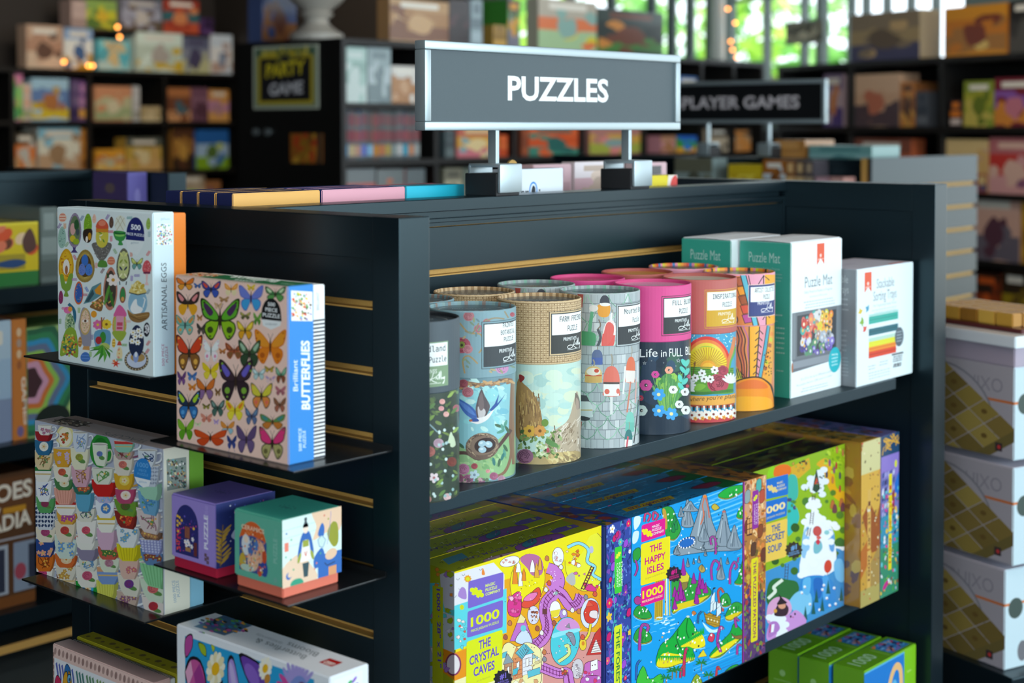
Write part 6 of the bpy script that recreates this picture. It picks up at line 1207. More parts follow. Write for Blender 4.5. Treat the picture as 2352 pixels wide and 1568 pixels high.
    lab3(c, [(306, 625), (632, 537), (628, 770), (300, 880)], 18, '7a66c4'); logo_piece(c, 385, 728, 62, 'd8e01c', 28)
    for s_, y, x1 in (('MAGIC', 680, 555), ('PUZZLE', 720, 572), ('COMPANY', 760, 604)): c.T_(s_, (464, y), (x1, y - (x1 - 464) * .30), 27, 'd8e468', 'sans', .03)
    lab3(c, [(298, 905), (628, 795), (624, 1050), (292, 1150)], 18, '7a66c4'); c.T_('1000', (328, 1050), (594, 960), 86, 'd8e01c', 'sans', .026); c.T_('PIECE JIGSAW PUZZLE', (330, 1098), (588, 1010), 22, 'c8d85a', 'sans', .03)
    lab3(c, [(288, 1185), (622, 1070), (616, 1520), (282, 1640)], 22, 'd8e01c')
    for s_, x0, x1, y in (('THE', 400, 512, 1262), ('CRYSTAL', 314, 588, 1408), ('CAVES', 352, 548, 1512)): c.T_(s_, (x0, y), (x1, y - (x1 - x0) * .38), 84, '6a54b0', 'sans', .03)
    c.T_('Art by Boyanova', (380, 1560), (508, 1512), 16, 'a8a83a', 'sans', 0); burst(c, 625, 1530, 92, '26242c', '7a66c4', -.33)
    l = Canvas(d, h, hom([(-166, 448), (175, 537), (178, 2635), (-162, 2501)], d, h)); l.P([(-200, 400), (200, 500), (200, 700), (-200, 640)], '9aa01c'); l.P([(40, 560), (200, 500), (200, 900), (60, 860)], 'b8b4bc'); l.P([(-200, 640), (30, 640), (90, 900), (200, 880), (200, 1300), (-200, 1200)], '4fb8c4'); l.P([(60, 900), (200, 960), (200, 1300), (80, 1260)], 'b0b4b8'); l.P([(60, 1240), (200, 1300), (200, 1560), (60, 1460)], 'd07f14'); l.P([(-200, 1200), (60, 1240), (80, 2600), (-200, 2600)], '8fa0b8'); l.OE(165, 1395, 60, 90, 'c8b8c0', 16, '7a2f4f'); clutter(l, -160, 470, 170, 2500, 90, ('8fa01c', 'c8c4c8', '4fb8c4', 'd8842a', '9a70b8', 'b8b020'), INK, (14, 40)); l.P([(-30, 660), (70, 680), (70, 1600), (-30, 1560)], 'b0b41c')
    l.T_('1000 · 28" x 21"', (8, 690), (20, 1420), 44, '5a3f9a', 'sans', .026, (34, 6)) 
    t = Canvas(w, d, hom([(-166, 448), (1207, 34), (1540, 106), (175, 537)], w, d)); INK2 = '4a3a3a'
    t.P([(-200, 380), (1300, -60), (1600, 120), (150, 560)], '8f9a1c')  # top print kept dim, shade under the shelf put into its colours
    for i in range(46): u = RN.uniform(0, 1); v = RN.uniform(0, 1); x = -166 + u * 1373 + v * 341; y = 448 - u * 414 + v * 89; t.L([(x, y), (x + 20, y - 12), (x + 34, y + 2)], 4, pick('5f661c', '3f4a3a', 'b8c48a', '5a3a4a'), 0)
    t.up(); t.OB([(380, 200), (520, 120), (760, 90), (900, 120), (860, 200), (600, 240)], '6a3f8a', 4, INK2) if False else t.OB([(740, 300), (900, 230), (1130, 180), (1210, 220), (1120, 270), (900, 330), (780, 340)], '7a4a94', 4, INK2); t.OB([(800, 280), (900, 225), (940, 260), (850, 310)], '2f7a94', 4, INK2); t.OB([(440, 430), (620, 370), (770, 350), (740, 410), (560, 460)], 'a88a98', 4, INK2); clutter(t, 480, 390, 700, 430, 12, ('c8b0b8', '7a4a5a', 'd8c8cc'), INK2, (8, 16)); clutter(t, 860, 230, 1150, 290, 14, ('8a5aa4', '4f3a7a', '3f8aa0', 'b08ac0'), INK2, (8, 18)); t.P([(60, 420), (240, 360), (300, 400), (120, 470)], '4f8a9a'); t.OB([(860, 110), (1050, 50), (1120, 70), (960, 130)], '8a8a3a', 3, INK2)
    t.P([(1060, 165), (1120, 130), (1300, 90), (1330, 115), (1180, 165), (1100, 180)], '5f4f9a'); logo_piece(t, 1240, 118, 22, 'a8b03a', 20, .6)
    t.T_('THE CRYSTAL CAVES', (770, 262), (210, 430), 34, '5a4a7a', 'sans', .026, (38, 14))
    t.P([(1180, 30), (1540, 100), (1440, 150), (1180, 60)], 'a88a2a', 0)
    return dict(front=c, left=l, top=t)

def isles_art(w, d, h):
    INK = '14303a'; S = -.32
    c = Canvas(w, h, hom([(68, 348), (886, 88), (879, 1424), (64, 1815)], w, h)); c.P([(0, 300), (960, 0), (960, 1500), (0, 1900)], '159be0')
    for i in range(110):
        x, y = RN.uniform(70, 880), RN.uniform(120, 1700); k = pick('5fc0f0', '0f7fc8', '8fd4f4', '1f8fd8')
        c.L([(x, y), (x + 22, y - 11), (x + 46, y - 14)], RN.uniform(3, 7), k, 0, False, 2)
    c.up(); 
    for i in range(12): y = 130 + i * 34; c.L([(560, y + 90), (900, y - 40)], RN.uniform(5, 12), pick('6fc8f0', '4fb0ec'), 0)
    c.up()
    for i in range(14): y = 1330 + i * 22; c.L([(520, y + 110), (900, y - 50)], RN.uniform(4, 10), pick('2f78c8', '1f8ad4', '4fb0f0'), 0)
    c.up()
    def isle(pts, k='1fa83a', base=True, n=5):
        xs = [p[0] for p in pts]; ys = [p[1] for p in pts]
        if base: c.P([(x, y + 16) for x, y in smooth_pts(pts, True, 3)], '7fd0f4'); c.P([(x, y + 9) for x, y in smooth_pts(pts, True, 3)], INK); c.P([(x, y + 5) for x, y in smooth_pts(pts, True, 3)], 'e0c81c')
        c.OB(pts, k, 4, INK, 3); cx, cy = sum(xs) / len(xs), sum(ys) / len(ys); rx, ry = (max(xs) - min(xs)) / 2, (max(ys) - min(ys)) / 2
        for i in range(n): x, y = cx + RN.uniform(-.5, .5) * rx, cy + RN.uniform(-.5, .5) * ry; c.L([(x, y), (x + RN.uniform(-6, 6), y + RN.uniform(14, 34))], 4, '0f6a2a', 0)
        for i in range(n): x, y = cx + RN.uniform(-.6, .6) * rx, cy + RN.uniform(-.6, .6) * ry; c.E(x, y, 5, 8, 'f0f4f0', 20, 7, 0)
        c.up()
    def rock(x, y, w_, h_, k='8a98a4'):
        c.OP(smooth_pts([(x - w_, y), (x - w_ * .5, y - h_ * .6), (x - w_ * .12, y - h_), (x + w_ * .14, y - h_), (x + w_ * .5, y - h_ * .5), (x + w_, y)], True, 3), k, 4, INK)
        for i in range(5): a = RN.uniform(-.5, .5); c.L([(x + a * w_ * .4, y - h_ * .7), (x + a * w_ * .9, y - h_ * .3), (x + a * w_ * 1.2, y - 8)], 3, '4a5a68', 0)
        c.up(); c.L([(x - w_ * .2, y - h_ * .7), (x - w_ * .45, y - h_ * .2)], w_ * .1, 'b4c0c8')
    def arm(pts, w_=16, k='a83a9a'): c.L(pts, w_ + 6, INK, 1, False, 5); c.L(pts, w_, k, 1, False, 5); [c.E(x + 7, y, 4, 5, '1f8a4a', 0, 6, 0) for x, y in smooth_pts(pts, False, 2)]; c.up()
    isle([(290, 280), (360, 270), (400, 350), (430, 440), (380, 510), (320, 480), (310, 380)], '2a9a3a'); c.B([(295, 290), (320, 300), (330, 420), (310, 420)], 'c89a3a')
    for x, y in ((385, 360), (395, 400), (375, 420)): c.OB([(x - 14, y + 30), (x, y - 30), (x + 14, y + 30)], '1f8a44', 3, INK)
    isle([(705, 180), (790, 120), (890, 110), (890, 150), (800, 200), (740, 205)]); isle([(840, 340), (880, 260), (900, 300), (895, 350)]); c.OB([(655, 270), (680, 245), (715, 275), (680, 295)], 'c8b03a', 4, INK)
    c.B([(85, 350), (130, 340), (130, 390), (90, 440)], 'd8eaf0', 1); c.B([(80, 460), (120, 450), (110, 520), (75, 540)], 'd0e6f0'); arm([(160, 380), (170, 320), (205, 330), (185, 380)], 14, 'c83a7a'); arm([(225, 370), (230, 310), (262, 330), (240, 370)], 14, 'c83a7a')
    c.OB([(375, 600), (420, 540), (520, 520), (640, 545), (760, 520), (870, 560), (840, 590), (640, 600), (480, 620), (410, 630)], '8a98a4', 4, INK)
    rock(480, 410, 45, 200); rock(500, 300, 60, 70); rock(605, 560, 110, 375); rock(750, 545, 70, 245); rock(825, 570, 55, 160); rock(432, 340, 22, 70); rock(600, 520, 40, 130); rock(400, 620, 24, 60)
    c.L([(605, 195), (590, 260), (600, 330), (575, 400)], 8, 'd86a3a', 0, False, 3); c.L([(612, 195), (630, 270), (640, 350)], 7, 'd8562a', 0, False, 3); c.up(); c.E(608, 192, 14, 10, 'e8842a'); c.E(748, 305, 14, 7, 'c86a5a')
    c.OB([(415, 545), (460, 500), (530, 490), (525, 540), (470, 570), (425, 570)], '2468b8', 5, INK)
    for i in range(16): a = i * .39; c.E(472 + 58 * math.cos(a), 535 + 36 * math.sin(a) - 10 * math.cos(a), 5, 7, 'f4f4f4', 0, 7, 0)
    c.up()
    for x, y, w_, h_ in ((482, 710, 14, 60), (565, 680, 12, 48), (612, 630, 12, 46), (525, 690, 8, 40), (775, 690, 12, 46), (725, 800, 30, 150), (595, 590, 14, 40)): rock(x, y, w_, h_)
    arm([(660, 810), (655, 720), (680, 665), (715, 690), (700, 740)], 15); arm([(792, 840), (795, 740), (825, 675), (845, 710), (825, 730)], 15); arm([(685, 620), (690, 560), (680, 495), (650, 500), (655, 550)], 15); arm([(690, 610), (686, 560)], 14); arm([(850, 680), (855, 640)], 8)
    isle([(825, 830), (850, 790), (880, 680), (895, 640), (895, 820)], '1f9a3a'); c.OB([(560, 725), (585, 695), (612, 735), (585, 755)], 'b89a4a', 4, INK); c.L([(585, 735), (588, 690)], 4, INK)
    # forest island with house
    isle([(350, 840), (420, 780), (520, 800), (620, 850), (655, 910), (560, 980), (440, 1010), (370, 1050), (350, 960)], '2f9a3a', True, 8); c.P([(395, 990), (640, 920), (560, 985), (420, 1030), (370, 1050)], 'e0c81c', 0); c.up()
    c.OP([(415, 800), (450, 720), (495, 780), (480, 850), (450, 860)], 'd8c83a', 4, INK); c.OP([(415, 810), (440, 830), (480, 820), (480, 860), (450, 890), (420, 850)], '8a7a3a', 4, INK)
    for x, y, k in ((385, 900, 0), (425, 860, 0), (400, 930, 0), (448, 930, 0), (525, 800, 0), (570, 820, 1), (612, 870, 0), (545, 930, 1), (448, 720, 1), (560, 880, 0), (385, 990, 0), (430, 900, 1), (590, 840, 0)): h_ = 46 + 26 * k; c.OB([(x - 18, y + h_ * .7), (x - 12, y), (x, y - h_), (x + 12, y), (x + 18, y + h_ * .7)], 'a02a98', 3, '4a1450')
    # waterfalls
    c.P([(240, 770), (300, 750), (295, 1100), (235, 1110)], 'c8a82a'); [c.L([(250 + i * 14, 780), (246 + i * 14, 1090)], 5, '8a6f14', 0) for i in range(4)]; c.up()
    for i, k in enumerate(('4fb4e8', 'd8c02a', 'e8f0f4', '4fb4e8', 'd8c02a', '2f8fd0')): c.L([(305 + i * 10, 790), (308 + i * 10, 1070)], 8, k, 0, False, 2)
    c.up()
    for i in range(30): c.L([(RN.uniform(225, 400), RN.uniform(1060, 1150)) for _ in (0, 1)] , 4, pick('d8f0f8', '8fd8f4'), 0) if False else c.E(RN.uniform(240, 390), RN.uniform(1080, 1145), RN.uniform(8, 26), 4, pick('d8f0f8', '8fd8f4', '5fc0ec'), -15, 8, 0)
    c.up(); isle([(80, 1060), (110, 1000), (170, 1010), (215, 1080), (140, 1095)], '2a9a3a'); isle([(80, 1240), (120, 1160), (190, 1190), (215, 1250), (140, 1275)], '2a9a3a'); arm([(125, 1330), (130, 1200), (150, 1140), (190, 1150), (180, 1190)], 20); c.OB([(78, 600), (125, 570), (130, 640), (85, 680)], '2a9a3a', 4, INK); arm([(95, 660), (110, 720), (90, 780)], 12); c.OE(112, 960, 26, 30, 'a83a8a', 4, INK); arm([(100, 1550), (105, 1440), (130, 1400)], 14, '2f5fb0')
    # ship
    c.B([(590, 1120), (660, 1175), (730, 1160), (720, 1185), (640, 1195)], 'c8ecf8'); c.OP([(598, 1040), (620, 1060), (640, 1050), (700, 1075), (725, 1070), (715, 1150), (680, 1158), (620, 1130)], 'b88f2a', 4, INK)
    for i in range(4): c.L([(604, 1060 + i * 20), (718, 1092 + i * 18)], 3, '5a4210', 0)
    c.up(); [c.R(628 + i * 22, 1088 + i * 7, 638 + i * 22, 1102 + i * 7, 'e8d8a0', 0) for i in range(4)]; c.up(); c.L([(648, 1050), (668, 870)], 6, INK, 0); c.L([(690, 1070), (708, 930)], 6, INK, 0); c.L([(660, 1070), (755, 1055)], 4, INK)
    for q in ([(655, 930), (683, 895), (680, 955), (648, 985)], [(648, 985), (682, 950), (678, 1020), (645, 1050)], [(698, 970), (725, 945), (722, 1000), (694, 1020)], [(694, 1020), (726, 995), (728, 1050), (692, 1085)], [(668, 985), (692, 965), (690, 1020), (668, 1040)]): c.OP(q, 'dce8f0', 4, INK)
    c.OP([(668, 880), (690, 865), (672, 862)], '26242c', 2, INK); arm([(715, 980), (705, 900), (725, 870), (745, 900)], 14, 'c8504a'); arm([(740, 1040), (740, 970), (760, 950), (765, 1010)], 14, 'c8504a'); isle([(755, 1080), (800, 990), (850, 970), (890, 1000), (885, 1040), (800, 1100)], '2f9a3a'); c.B([(760, 1080), (880, 1040), (800, 1100)], 'e0c81c')
    isle([(720, 940), (770, 905), (800, 980), (740, 1000)], '2a9a3a'); arm([(555, 1130), (560, 1070), (585, 1040)], 12, '2f5f9a'); c.OB([(510, 1050), (525, 1035), (545, 1055), (522, 1070)], 'c8783a', 3, INK)
    # big twin islands
    isle([(245, 1430), (280, 1290), (350, 1240), (420, 1150), (480, 1080), (530, 1150), (560, 1200), (610, 1290), (520, 1310), (530, 1390), (420, 1420), (330, 1450)], '16a83a', True, 10)
    c.B([(250, 1440), (300, 1350), (420, 1360), (535, 1385), (420, 1425), (330, 1450)], 'ecdc1c'); c.B([(430, 1300), (490, 1240), (570, 1190), (610, 1285), (540, 1315), (490, 1300)], 'ecdc1c')
    for i in range(14): x = 430 + i * 12; c.P([(x, 1290 - i * 7), (x + 14, 1215 - i * 5), (x + 16, 1290 - i * 6)], '16a83a', 0)
    for i in range(20): x = 265 + i * 13; c.P([(x, 1370), (x + 8, 1410), (x + 16, 1366)], '16a83a', 0)
    c.up()
    for i in range(34): x, y = RN.uniform(290, 590), RN.uniform(1190, 1430); c.E(x, y, 6, 9, pick('f0f4f0', 'f0f4f0', '2a2a20', 'c8a050'), 20, 7, 0)
    c.up(); c.L([(410, 1170), (400, 1250), (430, 1320)], 8, '0c6a28', 0, False, 3); c.L([(480, 1090), (470, 1180), (490, 1240)], 7, '0c6a28', 1, False, 3); c.E(482, 1078, 12, 8, 'c8d8c8'); arm([(450, 1520), (455, 1400), (465, 1330), (480, 1310)], 18, 'c82a5a'); arm([(425, 1530), (430, 1470), (450, 1440)], 12, 'c82a5a')
    isle([(640, 1370), (700, 1290), (790, 1200), (820, 1130), (880, 1180), (875, 1240), (800, 1300), (720, 1370)], '1fa03a', True, 7); c.B([(645, 1380), (720, 1310), (800, 1260), (870, 1230), (800, 1300), (720, 1360)], 'ecdc1c'); c.OB([(800, 1200), (830, 1220), (880, 1215), (880, 1240), (830, 1240)], '8a6a34', 3, INK); arm([(725, 1340), (700, 1260), (720, 1160), (745, 1170)], 18); arm([(840, 1160), (830, 1090), (860, 1110)], 16); arm([(845, 1360), (850, 1290), (880, 1290)], 14)
    c.OP([(552, 1380), (595, 1320), (622, 1370)], 'e8d02a', 4, INK); c.OB([(628, 1250), (650, 1200), (680, 1215), (665, 1265)], 'd83a5a', 4, INK); c.P([(640, 1215), (660, 1205), (660, 1225)], 'f0ece8')
    isle([(100, 1600), (150, 1440), (200, 1540), (280, 1500), (300, 1560), (240, 1620)], '3fb83a'); isle([(730, 1520), (790, 1450), (850, 1430), (840, 1470)], '2a9a3a'); arm([(690, 1520), (700, 1450), (720, 1470)], 14, 'c83a4a'); isle([(500, 1600), (545, 1500), (590, 1580)], '8fa82a')
    for x, y in ((365, 1480), (395, 1470), (580, 1420), (320, 1530), (635, 1510)):
        c.L([(x, y + 60), (x + 3, y)], 8, '8a6a2a')
        for a in (-160, -120, -60, -20, 20, 160): c.E(x + 22 * math.cos(R(a)), y + 14 * math.sin(R(a)), 24, 6, '1f7a3a', a, 8, 0)
        c.up()
    for i in range(60): x, y = RN.uniform(90, 880), RN.uniform(150, 1600); c.P([(x, y), (x + 5, y - 14), (x + 10, y)], pick('f0f4f4', '1c2a34', 'e8f0f4'), 0)
    c.up(4)
    lab3(c, [(141, 405), (316, 350), (314, 475), (138, 533)], 12, 'e0188a'); logo_piece(c, 182, 460, 38, 'ecdc1c', 28)
    for s_, y, x1 in (('MAGIC', 428, 274), ('PUZZLE', 454, 287), ('COMPANY', 481, 306)): c.T_(s_, (217, y), (x1, y - (x1 - 217) * .31), 19, 'f0d8e4', 'sans', .02)
    lab3(c, [(136, 545), (352, 482), (348, 790), (133, 852)], 14, 'ecdc1c')
    for s_, x0, x1, y in (('THE', 200, 290, 610), ('HAPPY', 164, 318, 700), ('ISLES', 182, 304, 768)): c.T_(s_, (x0, y), (x1, y - (x1 - x0) * .32), 52, 'c81a78', 'sans', .026)
    c.T_('Original art by Sarah Becan', (168, 806), (312, 755), 12, 'a88a3a', 'sans', 0); lab3(c, [(138, 865), (312, 808), (306, 950), (132, 1008)], 12, 'e0188a'); c.T_('1000', (146, 950), (298, 898), 58, 'ecdc1c', 'sans', .026); c.T_('PIECE JIGSAW PUZZLE', (144, 980), (294, 930), 15, 'f0e4a0', 'sans', .02); burst(c, 379, 765, 62, '26242c', 'e0188a', -.3)
    t = Canvas(w, d, hom([(-202, 292), (625, 41), (886, 88), (68, 348)], w, d)); t.P([(-300, 280), (620, 0), (950, 90), (60, 400)], '2a7fb0')
    for i in range(90): u, v = RN.random(), RN.random(); x = -202 + u * 827 + v * 265; y = 292 - u * 251 + v * 52; t.L([(x, y), (x + 22, y - 8), (x + 40, y - 10)], RN.uniform(2, 5), pick('1c4f78', '4f98c0', '3a3f44', '5fa8c8'), 0)
    t.up(); t.P([(560, 60), (640, 40), (890, 90), (760, 130), (640, 110)], '1f6a3a'); t.OB([(500, 130), (640, 85), (730, 90), (620, 130)], '7a2f4a', 3, '24303a'); t.P([(-10, 285), (350, 185), (385, 205), (30, 305)], 'b0a02a'); t.T_('THE HAPPY ISLES', (340, 196), (30, 280), 13, '7a2f5a', 'sans', .03, (22, 12))
    clutter(t, 100, 250, 420, 300, 14, ('3f98c8', '6a7a84', '2a5f8a'), '1c3040', (8, 16)); l = Canvas(d, h); l.R(0, 0, d, h, '2a78b0'); return dict(front=c, top=t, left=l)

def soup_art(w, d, h):
    c = Canvas(w, h, hom([(90, 314), (714, 119), (707, 1240), (85, 1532)], w, h)); S = -.31
    c.P([(60, 280), (760, 90), (760, 900), (60, 1100)], '8fb41c'); c.P([(60, 1050), (420, 900), (760, 800), (760, 1300), (60, 1560)], '3f8fc8')
    c.B([(520, 260), (590, 220), (640, 330), (660, 430), (760, 470), (760, 560), (650, 500), (600, 420), (560, 300)], 'e0a81c'); c.B([(190, 310), (220, 270), (240, 300), (230, 340), (190, 350)], '8fcc1c'); c.B([(230, 340), (240, 280), (300, 260), (345, 280), (340, 330), (280, 340)], 'e8701c'); c.P([(345, 280), (470, 215), (480, 290), (400, 360), (350, 330)], 'd8a828'); clutter(c, 360, 240, 460, 320, 14, ('4a3a24', '6a4a28', 'c89a3a', 'a8c84a'), '3a2a1c', (8, 16), 1.5)
    dots(c, 660, 230, 80, 100, 40, ('b8d03a', 'a0c028', '6f9a20'), 8, 18, .6); c.B([(330, 350), (380, 340), (395, 430), (385, 500), (330, 510)], '3fb0a0'); c.B([(330, 520), (385, 560), (400, 650), (330, 760), (322, 640)], '35b8b0'); clutter(c, 330, 480, 390, 600, 8, ('4a4a7a', 'e8c83a', '4f8a3a'), '24303a', (10, 18), 1.5)
    for x, y, r in ((450, 520, 28), (633, 460, 20), (680, 615, 26), (375, 700, 30), (590, 520, 12), (395, 780, 18), (370, 1000, 26), (240, 930, 26), (290, 960, 14), (370, 915, 16), (700, 720, 22), (530, 930, 12), (640, 900, 40)): c.E(x, y, r, r * 1.05, pick('3a6a24', '2f5a20', '4a7a2c'))
    for x, y in ((610, 250), (655, 270), (680, 340), (640, 300), (700, 180), (660, 160), (680, 430), (720, 280), (630, 370), (590, 330)): c.OB([(x - 5, y + 22), (x - 7, y - 8), (x, y - 24), (x + 7, y - 8), (x + 5, y + 22)], pick('6a3a2a', '8a4a7a', 'b83a3a', '3a3a5a', 'c8784a'), 1.5, '2a201c')
    for x, y in ((630, 540), (690, 530), (645, 570), (700, 560)): c.OB([(x - 16, y + 26), (x - 10, y - 20), (x, y - 32), (x + 12, y - 18), (x + 14, y + 26)], pick('8a4a34', 'b86a3a', '6a3a4a'), 2, '3a1c18')
    def cloud(pts, k='eef0f4'):
        mx, my = sum(p_[0] for p_ in pts) / len(pts), sum(p_[1] for p_ in pts) / len(pts)
        for i, (x, y) in enumerate(pts): c.E(x, y, 26, 22, k, 0, 12, 0); c.l += 1; c.E((x + mx) / 2, (y + my) / 2, 30, 30, k, 0, 12, 0); c.l -= 1
        c.up(2)
    cloud([(440, 420), (480, 360), (540, 320), (570, 300), (580, 380), (560, 470), (500, 440)], 'e4eaf0'); c.P([(492, 440), (520, 290), (545, 430), (520, 460)], '2f4a34'); c.P([(505, 400), (520, 350), (535, 400)], 'c84a2a'); clutter(c, 440, 340, 580, 470, 16, ('d84a3a', '3a4a7a', 'e8e0d8', '4a7a4a'), '2a2a34', (4, 9), 1)
    cloud([(470, 550), (490, 510), (520, 520), (530, 545), (500, 560)])
    c.B([(440, 680), (470, 620), (500, 580), (560, 620), (610, 680), (640, 760), (640, 1000), (420, 1040), (420, 860)], 'eef2f6', 1); c.B([(420, 900), (430, 740), (470, 700), (470, 880)], '8fc0e4'); c.B([(600, 720), (640, 740), (640, 860), (610, 850)], '5f9fd8'); cloud([(440, 660), (470, 620), (510, 590), (560, 640), (600, 670), (640, 680), (655, 700), (610, 740), (620, 800), (590, 880), (620, 940), (560, 980), (500, 950), (440, 1010), (415, 1030), (430, 960), (470, 900), (450, 800), (470, 740)], 'f0f4f8')
    c.OE(525, 725, 28, 34, 'c8504a', 2, '8a2a2a'); c.E(535, 770, 16, 12, 'd8605a'); c.B([(505, 800), (545, 790), (560, 840), (530, 880), (500, 870)], '7ab8c4'); c.B([(515, 800), (530, 780), (545, 800), (530, 820)], 'd03a4a'); c.E(590, 735, 18, 16, '8fc8cc'); c.E(598, 970, 26, 46, 'd0442f', 6); c.L([(596, 1015), (592, 1060)], 3, '4a2a24')
    for x0, y0, x1, y1 in ((490, 590, 482, 680), (500, 470, 498, 510), (318, 950, 310, 1080), (470, 700, 460, 760)):
        c.L([(x0 - 8, y0), (x1 - 8, y1)], 4, '4a3a34', 0); c.L([(x0 + 12, y0), (x1 + 12, y1)], 4, '4a3a34', 0); [c.L([(x0 - 8 + (x1 - x0) * k / 6, y0 + (y1 - y0) * k / 6), (x0 + 12 + (x1 - x0) * k / 6, y0 + (y1 - y0) * k / 6)], 3, '4a3a34', 0) for k in range(1, 6)]; c.up()
    c.B([(640, 840), (690, 820), (724, 840), (724, 880), (680, 850)], 'eef0f4'); c.B([(640, 800), (680, 770), (720, 800), (720, 830), (660, 830)], '2f6a34'); c.B([(650, 930), (720, 860), (724, 980), (700, 1240), (640, 1240)], '3a88c4', 1)
    c.B([(190, 1100), (240, 1050), (330, 1060), (390, 1080), (400, 1160), (330, 1200), (190, 1230)], '2c6a34'); c.L([(190, 1190), (240, 1140), (230, 1110), (290, 1060)], 22, 'dce4d4', 1, False, 4)
    for pts, k in (([(420, 1060), (520, 1030), (600, 1050), (640, 1100), (640, 1240), (440, 1290), (400, 1200)], '2f86cc'), ([(340, 1200), (400, 1140), (480, 1160), (480, 1280), (420, 1310), (350, 1260)], '7ac0e4'), ([(560, 1050), (600, 1040), (610, 1160), (570, 1200)], '4fa0dc'), ([(640, 940), (690, 920), (712, 1000), (700, 1080), (650, 1050)], '6fb4e0'), ([(430, 1060), (480, 1050), (470, 1160), (430, 1150)], '5fb0e0'), ([(500, 1060), (560, 1060), (550, 1180), (510, 1180)], '2468b8')): c.B(pts, k)
    for x, y in ((440, 1110), (420, 1150), (560, 1130), (590, 1190), (540, 1270), (640, 1120), (570, 1100), (680, 1200), (610, 1240), (475, 1230), (650, 1230)): c.E(x, y, 9, 10, 'eef4f8', 0, 8, 0); c.E(x + 3, y + 8, 4, 4, 'd0503a', 0, 6, 0)
    c.up()
    for x, y in ((520, 1160), (500, 1240), (445, 1280), (560, 1220), (690, 1150), (600, 1100)): c.P([(x - 16, y + 60), (x, y - 40), (x + 14, y + 60)], '1f5a54', 0)
    c.up(); c.B([(190, 1240), (250, 1180), (330, 1200), (350, 1280), (280, 1330), (190, 1360)], 'd8a0c8'); c.B([(190, 1390), (240, 1290), (320, 1310), (380, 1270), (440, 1320), (440, 1370), (320, 1440), (190, 1480)], 'c890d0'); cloud([(200, 1320), (240, 1310), (290, 1330), (310, 1370), (300, 1420), (270, 1450)], 'e8eef4'); c.B([(200, 1360), (250, 1350), (270, 1400), (220, 1450), (190, 1450)], 'b078c0'); c.P([(215, 1370), (235, 1365), (228, 1420), (210, 1425)], 'f0f0f4'); c.P([(203, 1370), (210, 1368), (206, 1425), (200, 1428)], 'c83a5a'); c.E(345, 1315, 6, 9, '2a1c2a'); c.E(374, 1298, 6, 9, '2a1c2a'); c.E(360, 1320, 4, 5, 'b84a7a')
    c.B([(235, 1280), (260, 1230), (300, 1220), (330, 1260), (310, 1310), (240, 1310)], '3a2430'); c.E(285, 1240, 26, 22, 'd89a7a'); c.B([(250, 1230), (270, 1190), (262, 1160), (300, 1200), (320, 1220), (285, 1230)], '2a1c24'); c.E(240, 1275, 12, 14, 'd8a03a')
    c.up(4); lab3(c, [(100, 388), (328, 326), (326, 470), (96, 520)], 10, '1f6fc8'); logo_piece(c, 220, 430, 34, 'e8cc7a', 28)
    for s_, y, x1 in (('MAGIC', 400, 292), ('PUZZLE', 424, 304), ('COMPANY', 448, 316)): c.T_(s_, (252, y), (x1, y - (x1 - 252) * .3), 15, 'e8d8a0', 'sans', .02)
    lab3(c, [(96, 540), (322, 482), (318, 618), (92, 690)], 10, '1f6fc8'); c.T_('1000', (150, 615), (308, 565), 48, 'f0dc9a', 'sans', .03); c.T_('PIECE JIGSAW PUZZLE', (140, 655), (304, 600), 13, 'c8c890', 'sans', .02); lab3(c, [(92, 700), (322, 634), (316, 900), (88, 965)], 12, 'ecc454')
    for s_, x0, x1, y in (('THE', 214, 274, 735), ('SECRET', 176, 304, 806), ('SOUP', 190, 284, 878)): c.T_(s_, (x0, y), (x1, y - (x1 - x0) * .28), 50, '2a5a98', 'sans', .026)
    burst(c, 366, 855, 62, '3a3020', '6fa8e0', -.28)
    t = Canvas(w, d); t.R(0, 0, w, d, '4a4430'); 
    for i in range(110): t.E(RN.uniform(0, w), RN.uniform(0, d), RN.uniform(.006, .03), RN.uniform(.002, .007), pick('2a2438', '5f6a3a', '38344a', '6a5a2c', '243a3a', '4a2f3a', '6f7a4a'), RN.uniform(-20, 20), 9, 0 if i % 10 else 1)
    t.up(); l = Canvas(d, h); l.R(0, 0, d, h, '5a6a3a'); return dict(front=c, top=t, left=l)

def stack(name_labels, loc, w, d, h, cols, art, step, cat='puzzle box', group=None):
    t = thing('puzzle_box', name_labels[0], cat, loc, 0, group)
    p = PM().carton(w, d, h, cols, .0022); p.faces(w, d, h, **art(w, d, h)); p.build('carton', M['film'], t)
    for k, lb in enumerate(name_labels[1:]):
        c = copy_tree(t); c.location.y += step * (k + 1); c['label'] = lb
    return t
N = 'wrapped crystal caves puzzle box'
stack(['front yellow and orange ' + N + ' with three purple labels', 'second olive topped ' + N + ', right behind the front one', 'third olive topped ' + N + ', counting back from the front', 'fourth olive topped ' + N + ', against the slatwall'],
      (1.544, 1.318, SZ2), .300, .0640, .2875, dict(front='ecdc18', side='9aa01c', right='1f8a34', top='8f9a1c'), crystal_art, .0655, group=None)
N = 'wrapped happy isles puzzle box'
stack(['front blue ' + N + ' with volcano and sailing ship', 'second blue ' + N + ', right behind the front one', 'third blue ' + N + ', counting back from the front', 'fourth blue ' + N + ', against the slatwall'],
      (1.902, 1.312, SZ2), .290, .0655, .2875, dict(front='159be0', side='2a78b0', right='8a2a90', top='2a7fb0'), isles_art, .067)
N = 'wrapped secret soup puzzle box'
stack(['front green and sky blue ' + N + ' with a cloud tower', 'second dark topped ' + N + ', right behind the front one', 'third dark topped ' + N + ', against the slatwall'],
      (2.2685, 1.338, SZ2), .299, .0780, .2875, dict(front='8fb41c', side='5a6a3a', top='4a4430'), soup_art, .0800)

